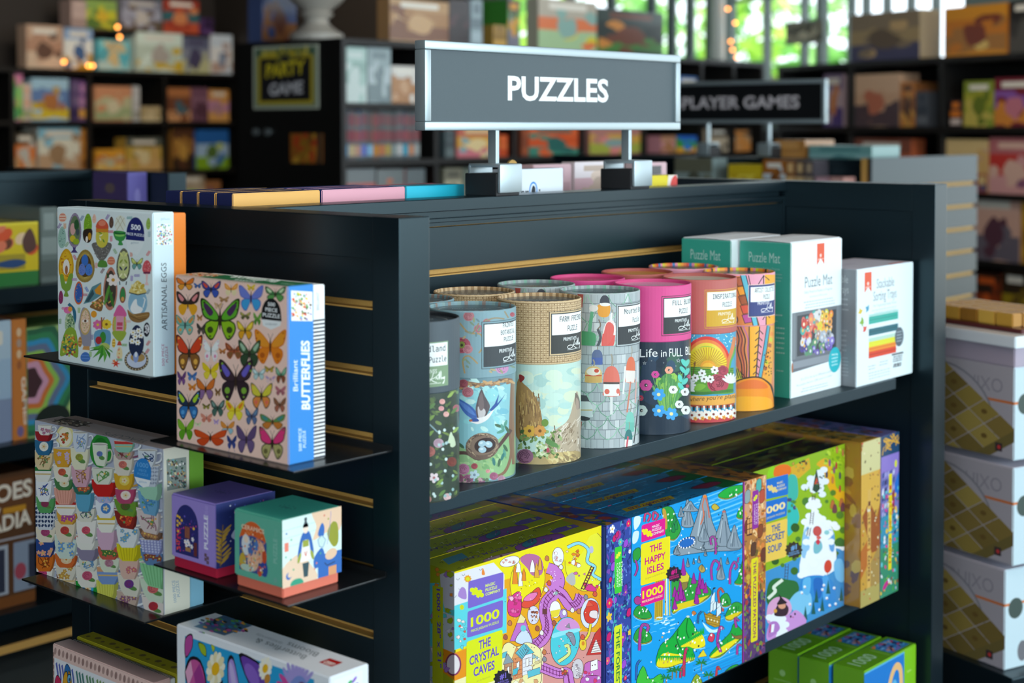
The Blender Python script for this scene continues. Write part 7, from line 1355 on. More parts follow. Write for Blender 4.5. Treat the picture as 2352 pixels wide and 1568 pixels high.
def spine_box(label, loc, w, d, h, base, draw, top, left=None):
    t = thing('puzzle_box', label, 'puzzle box', loc)
    p = PM().carton(w, d, h, dict(front=base, side=base, left=left or base), .0022); f = Canvas(w, h); draw(f)
    tp = Canvas(w, d)
    for i in range(70): tp.E(RN.uniform(0, w), RN.uniform(0, d), RN.uniform(.003, .010), RN.uniform(.003, .012), pick(*top), RN.uniform(0, 90), 8, 0 if i % 8 else 1)
    lf = None
    if left:
        lf = Canvas(d, h)
        for i in range(120): lf.E(RN.uniform(0, d), RN.uniform(0, h), RN.uniform(.003, .014), RN.uniform(.004, .02), pick('b8903a', 'a8742a', '8a5a34', 'c8a44a', '9a6a44', '74564a'), RN.uniform(0, 180), 7, 0 if i % 8 else 1)
    p.faces(w, d, h, front=f, top=tp, left=lf); p.build('carton', M['film'], t); return t
def forest(f):
    W, H = f.W, f.H; f.R(0, 0, W, H, '34489a')
    for i in range(420): f.E(RN.uniform(0, W), RN.uniform(0, H), RN.uniform(.0014, .006), RN.uniform(.001, .0028), pick('2a3a8a', '4a62b8', '1f2a6a', '5a7ac8', '3fa0a8', '7a4aa8', '263478', '6a8ad0'), RN.uniform(0, 180), 7, 0 if i % 14 else 1)
    f.up(); L = f.l
    for i in range(34): f.l = L; x, y, r = RN.uniform(.002, W - .002), RN.uniform(.004, H - .004), RN.uniform(.003, .0075); k = pick('d8246a', '3fa8a8', 'e8c43a', '8a3ab0', 'd84a8a', 'f0ecf0', '4fb8b8', 'a83a98'); (f.F(x, y, r, RN.randint(5, 9), k, 'e8b83a', RN.uniform(0, 60)) if i % 3 else f.OB([(x - r, y - r * .6), (x, y - r * 1.1), (x + r, y - r * .2), (x + r * .5, y + r), (x - r * .6, y + r * .7)], pick('7a2aa0', 'c81f6a', '9a4ac8'), .0007, '24184a'))
    f.l = L + 5; f.L([(.010, .12), (.020, .16), (.014, .20), (.024, .24)], .0016, '3fb0a8', 1, False, 4)
    f.RR(.019, .186, .0355, .252, .002, '3fc43a'); logo_piece(f, .0273, .240, .0058, 'e0e43a', 28); [f.T_(s, (.0235 + k * .0052, .229), (.0235 + k * .0052, .194), .0036, 'd8f0c8', 'sans', .02, (.0036, 0)) for k, s in enumerate(('COMPANY', 'PUZZLE', 'MAGIC'))]
    f.RR(.018, -.02, .036, .140, .0025, 'd4e02a'); f.T_('THE FOREST FRIENDS', (.0228, .134), (.0228, -.01), .0085, '2f7a3a', 'sans', .025, (.0085, 0))
spine_box('narrow blue and purple forest puzzle box, spine out, beside crystal caves', (1.7265, 1.312, SZ2), .057, .262, .2875, '34489a', forest, ('6a2f2a', '8a8a2a', '5a3a5a', 'a87a3a', '3a5a3a', '8f3a3a', '7a7a28'))
def patron(f):
    W, H = f.W, f.H; f.R(0, 0, W, H, 'b0763a'); f.P([(0, 0), (W, 0), (W, .10), (0, .13)], '5a3a6a'); f.R(0, .22, W, H, 'd09a74')
    for i in range(360):
        y = RN.uniform(0, H); k = pick('4a2f6a', '6a4a8a', '7a8a3a', 'a83a3a', '3a2f5a', '8a6a4a', '5f7a4a') if y < .1 else pick('c84f24', 'd8842a', '8a4a24', 'e0a43a', 'a8632a', '6a5a2a', 'c8a83a') if y < .17 else pick('d8803a', 'e09a4a', 'c8702f', 'f0c890', '8a5a3a', 'e8b87a')
        f.E(RN.uniform(0, W), y, RN.uniform(.0012, .006), RN.uniform(.0012, .007), k, RN.uniform(0, 180), 6, 0 if i % 14 else 1)
    f.up()
    for x, y, k in ((.012, .215, '7a3a2a'), (.05, .20, '8a4a2a'), (.03, .175, '5a3a2a'), (.055, .255, 'b8503a'), (.012, .262, '8fa0a0'), (.045, .274, '4fa8a0'), (.06, .16, '6a3a2a')): f.OB([(x - .007, y - .009), (x + .006, y - .008), (x + .007, y + .009), (x - .006, y + .009)], k, .0008, '3a2018')
    f.P([(.010, .200), (.026, .198), (.026, .226), (.010, .228)], '5a2f24'); [f.R(.0118 + (i % 2) * .0075, .202 + (i // 2) * .0085, .0178 + (i % 2) * .0075, .209 + (i // 2) * .0085, 'd89a5a', 0) for i in range(6)]; f.up()
    f.R(.0, 0, .0035, H, '8a2a90'); f.RR(.0265, .207, .044, .268, .002, '8f2f98'); logo_piece(f, .0352, .256, .006, 'd8d82a', 28); [f.T_(s, (.031 + k * .0052, .246), (.031 + k * .0052, .213), .0034, 'd8b8d8', 'sans', .02, (.0034, 0)) for k, s in enumerate(('COMPANY', 'PUZZLE', 'MAGIC'))]
    f.RR(.0240, .026, .0435, .160, .0025, 'e0d41c'); f.T_('THE PUZZLED PATRON', (.0300, .155), (.0300, .032), .0088, '8a3a5a', 'sans', .025, (.0088, 0))
spine_box('narrow orange and purple wrapped puzzled patron box, spine out beside happy isles', (2.083, 1.312, SZ2), .067, .262, .2875, 'b0763a', patron, ('4a3f3a', '6a4a5a', '3a3430', '7a6a4a', '5a3a5a', '4a5a4a'))
def strip(f, x, k, ink, y0):
    for a, b in ((.19, .225), (.12, .186), (.05, .116)): f.R(x, a + y0, x + .012, b + y0, k, 0)
    f.up(); f.T_('1000', (x + .0095, .062 + y0), (x + .0095, .108 + y0), .007, ink, 'sans', .02, (-.007, 0)); f.T_('28" x 21"', (x + .0095, .124 + y0), (x + .0095, .182 + y0), .007, ink, 'sans', .02, (-.007, 0)); f.R(x + .002, .196 + y0, x + .010, .204 + y0, ink)
def brown(f):
    W, H = f.W, f.H; f.R(0, 0, W, H, 'c8983c'); f.R(0, .235, W, H, 'd4cc94'); f.R(0, .165, W, .235, 'd8aa48'); f.P([(.005, .16), (.03, .185), (W - .012, .15), (W, .175), (W, .09), (.04, .09)], '9a5428'); f.P([(0, .10), (.03, .12), (.035, .08), (0, .05)], 'b86a2c'); f.P([(.02, .06), (W, .10), (W, .0), (.03, 0)], 'a8884a'); f.R(0, 0, W, .03, 'b0a05a')
    for i in range(60): f.E(RN.uniform(0, W), RN.uniform(0, H), RN.uniform(.001, .003), RN.uniform(.001, .004), pick('8a5a34', 'c84a34', '5a4a34', 'e8dcb0', 'b87a3a', '6a3a2a'), RN.uniform(0, 180), 7, 0 if i % 8 else 1)
    f.up(); f.P([(.022, .172), (.028, .150), (.036, .150), (.032, .182)], 'e0d8c0'); strip(f, .024, 'd8ac58', '6a3a2a', -.02)
spine_box('tan and brown wrapped puzzle box, spine out, right of secret soup', (2.4555, 1.307, SZ2), .070, .262, .292, 'c8983c', brown, ('a88a4a', '8a7a3a', 'c8b06a', '6a5a34'), left='a8782f')
def city(f):
    W, H = f.W, f.H; f.R(0, 0, W, H, '7a78b8'); f.R(0, 0, W, .09, '3a8a6a'); f.R(0, .09, W, .15, '3a90b0'); f.R(0, .255, W, H, '24466a'); f.R(0, .215, W, .255, '8f7ac8')
    for i in range(12): f.L([(RN.uniform(0, W), RN.uniform(.255, H)), (RN.uniform(0, W), RN.uniform(.255, H))], .003, 'd8a43a', 0)
    f.up()
    for i in range(5):
        for j in range(6): f.OP([(.004 + i * .010, .145 + j * .014), (.012 + i * .010, .148 + j * .014), (.012 + i * .010, .157 + j * .014), (.004 + i * .010, .154 + j * .014)], pick('4a5a9a', 'a0a0d8', '3a3a6a', 'c8c8e8'), .0006, '24244a'); f.l -= 2
    f.up(3); f.P([(W - .018, .17), (W, .18), (W, .22), (W - .016, .20)], '2f6fc8'); f.P([(W - .03, .14), (W - .016, .15), (W - .016, .19), (W - .03, .18)], '9a3a3a'); f.E(W - .012, .235, .005, .007, 'd8d83a')
    for i in range(160): y = RN.uniform(0, .19); f.E(RN.uniform(0, W), y, RN.uniform(.001, .005), RN.uniform(.001, .005), pick('e8e8f0', '4aa04a', '2f6a8a', 'd83a8a', '3a3a6a', 'e8c03a', '5fc0d0', '8a5a3a'), RN.uniform(0, 180), 7, 0 if i % 12 else 1)
    f.up(); strip(f, .030, 'e8d81c', 'c83a2a', -.005); f.E(.020, .02, .012, .005, 'c82a8a', 30)
spine_box('blue and purple wrapped city puzzle box with a yellow strip, last in the lower row', (2.527, 1.307, SZ2), .068, .262, .292, '7a78b8', city, ('2a4a7a', '8a3a4a', '2f5a8a', '24304a', 'a85a3a', '3a6a6a'))

# ---------------------------------------------------------------- bottom shelf
shelf_board('shelf_board', X1 + .001, 1.262, XA - .002, YW, .250, 'black bottom shelf under the lime green puzzle boxes')
def lime(label, loc):
    w, d, h = .195, .0615, .280
    t = thing('puzzle_box', label, 'puzzle box', loc)
    p = PM().carton(w, d, h, dict(front='7fbf1c', side='72ac1c', left='6aa424', top='5f9a1c'), .0016)
    f = Canvas(w, h); f.R(0, 0, w * .76, h - .003, '1f78c8'); f.R(0, h - .006, w * .76, h - .0032, '58b0d8')
    f.L([(.085, .185), (.095, .235), (.115, .258), (.135, .245), (.138, .19)], .013, 'e8b87a', 1, False, 4); f.B([(.09, .19), (.10, .225), (.115, .235), (.13, .20), (.13, .12), (.10, .10)], '5fb0d8'); f.B([(.06, .21), (.072, .235), (.078, .21), (.074, .16), (.062, .14)], 'b8d8e8'); f.S(.03, .175, .022, .014, 9, 'e8922a'); f.E(.03, .172, .014, .014, 'f0e0a0'); f.B([(.08, .235), (.088, .215), (.084, .20)], 'e8c88a')
    for i in range(40): f.E(RN.uniform(.005, w * .72), RN.uniform(.01, .16), RN.uniform(.004, .014), RN.uniform(.003, .01), pick('f0f4f8', '5fb0d8', 'e8689a', 'f0c83a', '3f98d0', 'b890d8'), RN.uniform(0, 90), 10)
    f.R(w * .82, h - .045, w * .9, h - .042, 'a8d060')
    t_ = Canvas(w, d); t_.P([(w * .60, .008), (w * .95, .008), (w * .95, .052), (w * .60, .052)], '2f78b8')
    for i in range(50): t_.E(RN.uniform(w * .62, w * .93), RN.uniform(.011, .049), RN.uniform(.003, .009), RN.uniform(.002, .005), pick('7ab0e0', 'b83a6a', '2a4a8a', 'd8843a', '8a6ac0', '4fa0d8', '24305a'), RN.uniform(0, 90), 8, 0 if i % 7 else 1)
    t_.up(); t_.T_('1000', (.018, .018), (.085, .018), .026, 'a8cfae', 'sans', .01, (0, .026)); t_.R(.105, .006, .108, .046, '86b858')
    l = Canvas(d, h); l.E(.030, h - .040, .006, .006, '9ac87a'); l.R(.012, h - .055, .048, h - .053, '8fbf60')
    p.faces(w, d, h, front=f, top=t_, left=l); p.build('carton', M['gloss'], t); return t
g0 = lime('front lime green thousand piece puzzle box with a unicorn picture, bottom shelf', (2.4895, 1.283, .250))
for k, (dx, lb) in enumerate(((-.006, 'middle lime green thousand piece puzzle box on the bottom shelf'), (-.002, 'rear lime green thousand piece puzzle box on the bottom shelf'))):
    c = copy_tree(g0); c.location.y += .0655 * (k + 1); c.location.x += dx; c['label'] = lb
t = thing('puzzle_box', 'dark blue flat puzzle box on the bottom shelf below happy isles', 'puzzle box', (1.955, 1.300, .250))
p = PM().carton(.40, .25, .215, dict(front='1f4f98', side='1a4488', top='2358a0'), .002); tp = Canvas(.40, .25)
for i in range(24): x, y = RN.uniform(.02, .38), RN.uniform(.02, .23); tp.L([(x, y), (x + .02, y + .012), (x + .04, y - .004), (x + .05, y + .014)], .002, '122a5a', 0, False, 3)
tp.up(); p.faces(.40, .25, .215, top=tp); p.build('carton', M['gloss'], t)
# ================================================================== the shop around the display
def game_box(label, w, d, h, pal, loc, rz=0., seed=0, group=None, mat='gloss', extra=None, cat='game box'):
    """a boxed game: banded cover picture with a central subject and title strip"""
    q = random.Random(seed * 7 + 3); p = pal.split() if isinstance(pal, str) else pal
    side = q.choice(p[:2]); pm = PM().carton(w, d, h, dict(front=p[0], side=side, top=p[1]), min(.002, w * .05)); c = Canvas(w, h)
    if len(p) > 3 or w > .12:
        y = h
        for i, k in enumerate(p[:3]): y1 = h * (1 - (i + 1) / min(3, len(p)) + q.uniform(-.06, .06)); c.P([(0, y), (w, y), (w, y1 + q.uniform(-.05, .05) * h), (w * .6, y1 + q.uniform(-.08, .08) * h), (w * .3, y1), (0, y1)], k); y = y1 + .02 * h
        for i in range(9): c.B([(x + w * .1 * math.cos(a) * q.uniform(.4, 1.5), y + h * .11 * math.sin(a) * q.uniform(.4, 1.5)) for a in (0, 1, 2, 3, 4, 5) for x, y in [(q.uniform(.1, .9) * w, q.uniform(.08, .75) * h)]][:1] + [(0, 0)] if False else (lambda X, Y: [(X + w * .13 * math.cos(a) * q.uniform(.5, 1.3), Y + h * .12 * math.sin(a) * q.uniform(.5, 1.3)) for a in (0, 1.05, 2.1, 3.15, 4.2, 5.2)])(q.uniform(.08, .92) * w, q.uniform(.05, .78) * h), q.choice(p), 1, 2)
        c.B([(w * (.5 + .22 * math.cos(a) * q.uniform(.6, 1.2)), h * (.42 + .24 * math.sin(a) * q.uniform(.6, 1.2))) for a in (0, .8, 1.6, 2.4, 3.2, 4, 4.8, 5.5)], p[-1], 1, 2)
        c.RR(w * .18, h * .80, w * .82, h * .92, h * .02, q.choice((p[0], 'e8e4d8', p[-1])))
    else:
        for i, k in enumerate(p[1:]): c.R(w * .05, h * (.08 + .3 * i), w * .95, h * (.3 + .3 * i), k, 0)
        c.up(); c.R(w * .2, h * .7, w * .8, h * .92, p[-1])
    if extra: extra(c, w, h)
    pm.faces(w, d, h, front=c); o = pm.build('game_box', M[mat], None, loc, rz)
    tag(o, label, cat, group); return o

def bookcase(name, label, loc, rz, W, D, zs, top, divs, th=.03, mat='wood_black', tier=None):
    t = thing(name, label, 'bookcase', loc, rz); m = M[mat]
    for x in (0, W - th): MB().box(x, 0, 0, x + th, D, top, .002).build('side_panel', m, t)
    for x in divs: MB().box(x - th / 2, .004, .08, x + th / 2, D, top - th, .002).build('divider', m, t)
    for z in zs: MB().box(th, .002, z - th, W - th, D, z, .002).build('shelf', m, t)
    MB().box(0, D - .012, 0, W, D, top).build('back_panel', m, t); MB().box(0, .02, 0, W, .04, .08).build('plinth', m, t)
    if tier:
        x0, x1, z = tier; MB().box(x0, .05, z - .025, x1, D, z, .002).build('riser_shelf', m, t)
        for x in (x0, x1 - .025): MB().box(x, .05, top, x + .025, D, z - .025).build('riser_leg', m, t)
    return t
# shell of the room
def slab(name, b, m, kind='structure'): return tag(MB().box(*b).build(name, m), kind=kind)
M['carpet'] = plain('dark_grey_carpet', '3c3f42', .85, bump=.4, scale=400, vary=.3)
M['wall_dark'] = plain('dark_painted_wall', '2a2420', .7, bump=.1, scale=60, vary=.1)
M['ceil'] = plain('black_ceiling', '1a1918', .8)
M['frame'] = plain('grey_window_frame', '6a7c7c', .5)
M['wall_pale'] = plain('pale_plaster', '8a8f8c', .7)
slab('floor', (-4, -4, -.05, 11.5, 9.6, 0), M['carpet']); slab('ceiling', (-4, -4, 3.4, 9.6, 9.6, 3.5), M['ceil'])
slab('wall_back', (-4, 9.16, 0, 7.24, 9.3, 3.4), M['wall_dark'])
slab('wall_left', (-4.1, -4, 0, -4, 0, .9), M['wall_pale']); slab('trim_1', (-4.1, -4, 2.9, -4, 0, 3.4), M['wall_pale'])
slab('wall_front', (-4, -4.1, 0, 9.6, -4, .7), M['wall_pale']); slab('trim_2', (-4, -4.1, 3.0, 9.6, -4, 3.4), M['wall_pale'])
tag(MB().prism([(6.33, 5.75), (7.12, 9.16), (7.24, 9.16), (6.45, 5.75)], 2, 0, 3.4).build('wall_inner', M['wall_dark']), kind='structure')
slab('wall_left_rear', (-4.1, 0, 0, -4, 9.6, 3.4), M['wall_dark'])
gm, gn, gb = new_mat('window_glass'); gb.inputs['Base Color'].default_value = (1, 1, 1, 1); gb.inputs['Roughness'].default_value = 0; gb.inputs['Transmission Weight'].default_value = 1; gb.inputs['IOR'].default_value = 1.02; M['glass'] = gm
def window_wall(idx, loc, rz, W, xs, zs, z0=1.45, z1=3.1):
    """a wall with one long glazed opening; local x along it"""
    def put(o): o.location = loc; o.rotation_euler = (0, 0, rz); return o
    put(tag(MB().box(0, 0, 0, W, .12, z0).build('wall_right' if idx == 2 else 'wall_window_side', M['wall_dark']), kind='structure'))
    put(tag(MB().box(0, 0, z1, W, .12, 3.4).build('trim_%d' % (idx + 2), M['wall_dark']), kind='structure'))
    f = MB()
    for x, w in xs: f.box(x, .02, z0, x + w, .08, z1)
    for z in zs: f.box(0, .03, z, W, .07, z + .02)
    f.box(0, .0, z0, W, .1, z0 + .05); f.box(0, .0, z1 - .05, W, .1, z1)
    o = put(tag(f.build('window_%d' % idx, M['frame']), kind='structure'))
    MB().box(0, .046, z0, W, .050, z1).build('window_pane', M['glass'], o)
RZ = math.atan2(-.9357, -.353)
window_wall(1, (6.33, 5.75, 0), 0, 2.36, [(.0, .05), (.21, .05), (.8, .03), (1.2, .03), (1.62, .03), (1.84, .03), (2.05, .03), (2.28, .06)], (2.75,))
window_wall(2, (8.69, 5.75, 0), RZ, 3.9, [(0, .06), (.42, .02), (.80, .018), (.95, .05), (1.24, .018), (1.37, .02), (1.55, .018), (1.75, .018), (1.95, .018), (2.2, .6), (2.9, .03), (3.4, .03)], (2.30,))
MB_ = MB(); MB_.cyl((8.42, 5.60, 0), .045, 3.4, 2, 20); tag(MB_.build('trim_5', plain('pale_post', 'c8cec8', .5)), kind='structure')

# ---- bookcases
LX, LY = 4.95, 8.764
bookcase('back_bookcase', 'black bookcase full of board games along the far back wall', (LX, LY, 0), 0, 2.10, .38, (.42, .8475, 1.177, 1.512, 1.850), 1.850, (.28, .845, 1.445), tier=(.62, 1.98, 2.125))
BX, BY = 4.3826, 4.789
bookcase('tall_bookcase', 'long tall black bookcase with a party game poster on its end', (BX, BY, 0), 0, 3.30, .70, (.35, .72, 1.080, 1.334, 1.577, 1.848), 1.848, (.575, 1.11, 1.63, 2.15, 2.67, 2.99), .028)
CX_, CY_ = 7.7813, 4.7988
def onr(s, o=0., z=0.): return (CX_ - .353 * s + .9357 * o, CY_ - .9357 * s - .353 * o, z)
bookcase('corner_bookcase', 'black bookcase full of board games under the right hand window', onr(.05), RZ, 2.10, .36, (.10, .48, .820, 1.150, 1.475, 1.828), 1.828, (.63, 1.325), .032)
BOXL = [
    (5.354, 5.616, 1.850, 0.277, 'beige brown game box at the far left end, on top of the back bookcase', 'c8a890 b89078 d8c0a8 6a5044'),
    (5.632, 5.846, 1.850, 0.270, 'blue and white castle game box on the back bookcase, left of the cyan one', '8fb0d8 e8ece8 c89a2a 4a6a9a'),
    (5.878, 6.128, 1.850, 0.204, 'small cyan game box on top of the back bookcase', '7fd0d8 5fc0d0 c8e0d8 e0c890'),
    (6.187, 6.565, 1.850, 0.270, 'shiny pale game box with a yellow middle, on top of the back bookcase', 'e0f0e4 c8d8c8 d8b83a b8b0a8'),
    (6.572, 6.806, 1.850, 0.251, 'grey purple game box on top of the back bookcase', '6a6f88 8a8fa0 c8c89a 4f4a68'),
    (6.813, 6.995, 1.850, 0.279, 'narrow white game box at the right end of the back bookcase top', 'd8e4f0 f0f0f0 c8a898 8a98b0'),
    (5.683, 5.798, 2.125, 0.180, 'beige spine box on the highest tier of the back bookcase', 'b8a098 a89088 c8b0a8'),
    (5.801, 6.034, 2.125, 0.191, 'green and yellow game box on the highest tier of the back bookcase', '8fae5a c8c83a 5a7a3a d8b83a'),
    (6.068, 6.385, 2.125, 0.210, 'grey game box on the highest tier of the back bookcase', '8a8a98 a8a8b8 6a5a4a c8c0b8'),
    (6.406, 6.709, 2.125, 0.230, 'red and teal game box on the highest tier of the back bookcase', 'a8402f 3a6a70 c8583a d88a5a'),
    (6.754, 6.838, 2.125, 0.116, 'tiny purple box at the right of the highest tier', '4a3060 6a4a80 2a1c34'),
    (5.258, 5.320, 1.512, 0.302, 'pink and green spine box in the left bay, upper shelf of the back bookcase', 'd888b0 7ac88a 4a9a5a a8d84a'),
    (5.322, 5.384, 1.512, 0.238, 'white and pink spine box next to the castle box in the left bay', 'd8c8c0 a8b088 e0b8a0'),
    (5.391, 5.661, 1.512, 0.275, 'blue sky castle game box in the left bay, upper shelf of the back bookcase', 'a8d0e8 6a8ac0 e0c83a c8a03a b87a4a'),
    (5.674, 5.730, 1.512, 0.271, 'dark purple spine box in the left bay, upper shelf', '5a4a78 3a2f58 7a6a90'),
    (5.733, 5.789, 1.512, 0.263, 'purple and orange spine box in the left bay, upper shelf', '6a4a8a e0a84a b88ab8'),
    (5.859, 6.146, 1.512, 0.234, 'peach and green game box in the middle bay, upper shelf of the back bookcase', 'd89a74 c8c8a0 a8b88a e0d8b8'),
    (6.149, 6.205, 1.512, 0.237, 'white spine box beside the peach and green game box', 'd0d4d8 a8a8a0 c8c8c8'),
    (6.222, 6.383, 1.512, 0.100, 'small stacked beige game box in the middle bay, upper shelf', 'c8b48a a08a5a d8c8a0'),
    (6.445, 6.637, 1.512, 0.232, 'brown dotted game box in the right bay, upper shelf of the back bookcase', 'b8784a 7a4a34 d8a070 4a6a78'),
    (6.640, 6.780, 1.512, 0.236, 'dusky purple game box in the right bay, upper shelf', '7a5468 8a6478 5a3a4a'),
    (6.788, 6.969, 1.512, 0.226, 'orange and lilac game box in the right bay, upper shelf', 'd89a4a c890b8 e0a860 b88a98'),
    (5.267, 5.415, 1.177, 0.259, 'dark orange figure game box in the left bay, lower shelf of the back bookcase', '4a4438 e0803a d8a878 c8c8c0'),
    (5.428, 5.736, 1.177, 0.295, 'white harbour town game box in the left bay, lower shelf of the back bookcase', '8fc8e0 e8e8d8 c8a888 a88a6a'),
    (5.743, 5.799, 1.177, 0.284, 'brown orange spine box in the left bay, lower shelf', 'c88a3a 8a5a2a b87a34'),
    (5.862, 6.087, 1.177, 0.147, 'low yellow orange game box in the middle bay, lower shelf of the back bookcase', 'e8a83a d8782a e8c878 c8c8a8'),
    (6.094, 6.380, 1.177, 0.224, 'grey and gold game box in the middle bay, lower shelf', '5a6058 c8a84a d8b070 e8d8a8'),
    (6.479, 6.657, 1.177, 0.289, 'dark gold fantasy game box in the right bay, lower shelf of the back bookcase', '5a3a28 a8783a 3a2a20 c89a4a'),
    (6.683, 6.967, 1.177, 0.276, 'blue and lime green game box in the right bay, lower shelf', '2a6ab8 a8c8e8 8ab82a c8d83a 5a7a3a'),
    (6.528, 6.745, 0.848, 0.298, 'beige game box with a green tab, low in the back bookcase', 'b0a088 c8b8a0 7ae03a'),
    (6.753, 6.891, 0.848, 0.244, 'brown box beside the beige one, low in the back bookcase', 'a8744a 8a5a3a 7a5a98'),
]
BOXB = [
    (4.422, 4.555, 1.577, 0.236, 'pale green wrapped game box, first on the upper shelf of the tall bookcase', 'a8c8c0 8fb0a8 c8d8d4'),
    (4.563, 4.698, 1.577, 0.238, 'silver grey wrapped game box on the upper shelf of the tall bookcase', '90a4a8 b0c0c4 708488'),
    (4.703, 4.862, 1.577, 0.164, 'brown and white game box on the upper shelf of the tall bookcase', 'd8d4cc b07a44 a8703a c89a70'),
    (4.693, 5.064, 1.848, 0.188, 'beige game box with brown spots, standing on top of the tall bookcase', 'b89060 a87a48 7a4a28 c8a070'),
    (5.069, 5.203, 1.848, 0.204, 'dark maroon box on top of the tall bookcase', '33282a 4a3034 2a2022'),
    (5.211, 5.292, 1.848, 0.211, 'pale blue grey spine box on top of the tall bookcase', '8fa4ac a8bcc4 6a7c84'),
    (5.364, 5.463, 1.848, 0.103, 'gold curved box on top of the tall bookcase', 'a8843a c8a050 8a6a2a'),
    (5.469, 5.557, 1.848, 0.228, 'green and orange spine box on top of the tall bookcase', '5a4038 3f8a34 7a7a8a d8982a'),
    (5.692, 6.148, 1.848, 0.252, 'tall collage game box in many colours on top of the tall bookcase', 'b8b0a0 e07a4a a8c89a d8c83a c84a34 8ab0a8'),
    (6.155, 6.723, 1.848, 0.230, 'dark green game box with an orange round emblem on top of the tall bookcase', '2f3f3a 24302e 3f7a34 c8843a 6a3a28'),
    (4.422, 4.605, 1.080, 0.215, 'grey and red card box on the third shelf of the tall bookcase', '6a7478 b84a48 8a8f90'),
    (4.615, 4.779, 1.080, 0.211, 'grey and orange card box on the third shelf of the tall bookcase', '707a7c c86a44 a8a8a0'),
    (4.790, 4.910, 1.080, 0.208, 'grey card box with a red square, third shelf of the tall bookcase', '68757a d0503c 8a9496'),
    (5.040, 5.103, 1.334, 0.127, 'slim grey box in the second bay of the tall bookcase', '56666a 6a7a7c 445054'),
    (5.120, 5.401, 1.334, 0.139, 'orange and pink action game box in the second bay of the tall bookcase', 'c86a58 e0a844 d87a88 8ab0b8 f0d8a0'),
    (5.407, 5.469, 1.334, 0.102, 'bright orange red spine box in the second bay', 'd8582a c84a20 e07038'),
    (5.034, 5.155, 1.080, 0.207, 'small beige jar box in the second bay, third shelf', '8a8a78 c8c4a8 5a5a50'),
    (5.161, 5.267, 1.080, 0.204, 'small grey green box in the second bay, third shelf', '6a7a70 a8b098 8a948a'),
    (5.570, 5.614, 1.334, 0.139, 'narrow rust spine in the third bay of the tall bookcase', '8a4a34 a85a3a'),
    (5.621, 6.019, 1.334, 0.139, 'orange red game box with a teal beast in the third bay', 'e0673a d85a30 3f8a78 2f6a64'),
    (6.093, 6.534, 1.334, 0.139, 'pink and yellow jungle game box in the fourth bay', 'b88078 d8a84a a8b04a e08a84 8aa8a8'),
    (6.706, 6.843, 1.334, 0.092, 'tan and pink game box in the fifth bay', 'b8886a d0909a a8744a'),
    (6.851, 7.067, 1.334, 0.091, 'blue and green game box in the fifth bay', '2f6ac8 3f9a3a e8a83a 3a80d0'),
    (7.152, 7.353, 1.334, 0.129, 'cream portrait game box with a round head, sixth bay', '3a3430 b8a890 c8b8a0'),
    (7.388, 7.589, 1.334, 0.129, 'orange portrait game box with a round head, sixth bay', '4a4038 c8a078 d8904a'),
    (6.857, 7.065, 1.577, 0.171, 'blue and red game box on the upper shelf behind the long sign', '4a78b8 c85a78 8a9ab8'),
]
BOXR = [
    (0.653, 1.191, 1.828, 0.256, 'big beige fantasy game box in front of the right window, on the corner bookcase', '8a7a64 a8926a 4a4a6a c8a878 6a5a4a'),
    (1.367, 1.788, 1.828, 0.247, 'golden orange adventure game box with pale letters, top of the corner bookcase', 'd8922a c87a24 a8743a e0c070 7a3a2a'),
    (1.805, 2.000, 1.828, 0.250, 'black game box at the right edge, top of the corner bookcase', '1f1c1c 33302e 4a4844'),
    (0.432, 0.595, 1.475, 0.293, 'violet and white game box just right of the long sign', '8a7a98 c8b0b8 5a4a8a d88a4a'),
    (0.667, 1.046, 1.475, 0.282, 'beige game box with a round dark emblem, left bay of the corner bookcase', 'e0bc9c d8b090 5a4a50 8a6a60 c87a60'),
    (1.052, 1.160, 1.475, 0.234, 'orange brown spine box in the left bay of the corner bookcase', 'c8803a 8a5a34 d8a050 5a4030'),
    (1.167, 1.256, 1.475, 0.182, 'blue grey spine box in the left bay of the corner bookcase', '4a5058 6a7078 38404a'),
    (1.414, 1.493, 1.475, 0.133, 'small orange and white dice tin in the right bay of the corner bookcase', '3a2a30 d8c8c0 e0802a'),
    (1.510, 1.708, 1.475, 0.226, 'yellow green leafy game box in the right bay of the corner bookcase', '8a9a3a a8a83a c8b85a 6a7a2a'),
    (1.714, 1.965, 1.475, 0.236, 'maroon game box with purple and orange art, right bay of the corner bookcase', '7a2434 8a5aa8 d88a3a c87a8a'),
    (0.678, 1.135, 1.150, 0.262, 'red and brown game box on the lower shelf, left bay of the corner bookcase', '8a4a34 c86a44 6a3a30 a8908a'),
    (1.362, 1.672, 1.150, 0.262, 'pale yellow picture game box with a red figure, lower shelf of the corner bookcase', 'e0c48a d8b070 a84a3a 6a5a78 c8a0a0'),
    (1.683, 2.009, 1.150, 0.273, 'red and pink collage game box at the right edge, lower shelf of the corner bookcase', 'b86a70 c83a34 d8a0a0 8a5a78 e0b8a8'),
    (1.553, 1.883, 0.820, 0.321, 'pale pink game box with a grey flying figure and red letters', 'd8b0a0 d0a898 6a6470 5a3a48'),
    (1.894, 2.039, 0.820, 0.327, 'mustard box at the right edge beside the pale pink box', 'c8982a a87a20'),
    (1.588, 1.760, 0.480, 0.278, 'dim box with an orange red streak, bottom shelf of the corner bookcase', '33241c 8a3a1c c85a24'),
    (1.777, 1.937, 0.480, 0.302, 'dim box with a yellow blob, bottom shelf of the corner bookcase', '33281c 9a8420 6a5424'),
]
k = 0
for X, Xb, z, h, lb, pal in BOXL: k += 1; game_box(lb, Xb - X, .08 + .03 * (k % 5), h, pal, ((X + Xb) / 2, LY + .035 + .006 * (k % 3), z), 0, k)
for X, Xb, z, h, lb, pal in BOXB: k += 1; game_box(lb, Xb - X, .08 + .03 * (k % 5), h, pal, ((X + Xb) / 2, BY + .03, z), 0, k)
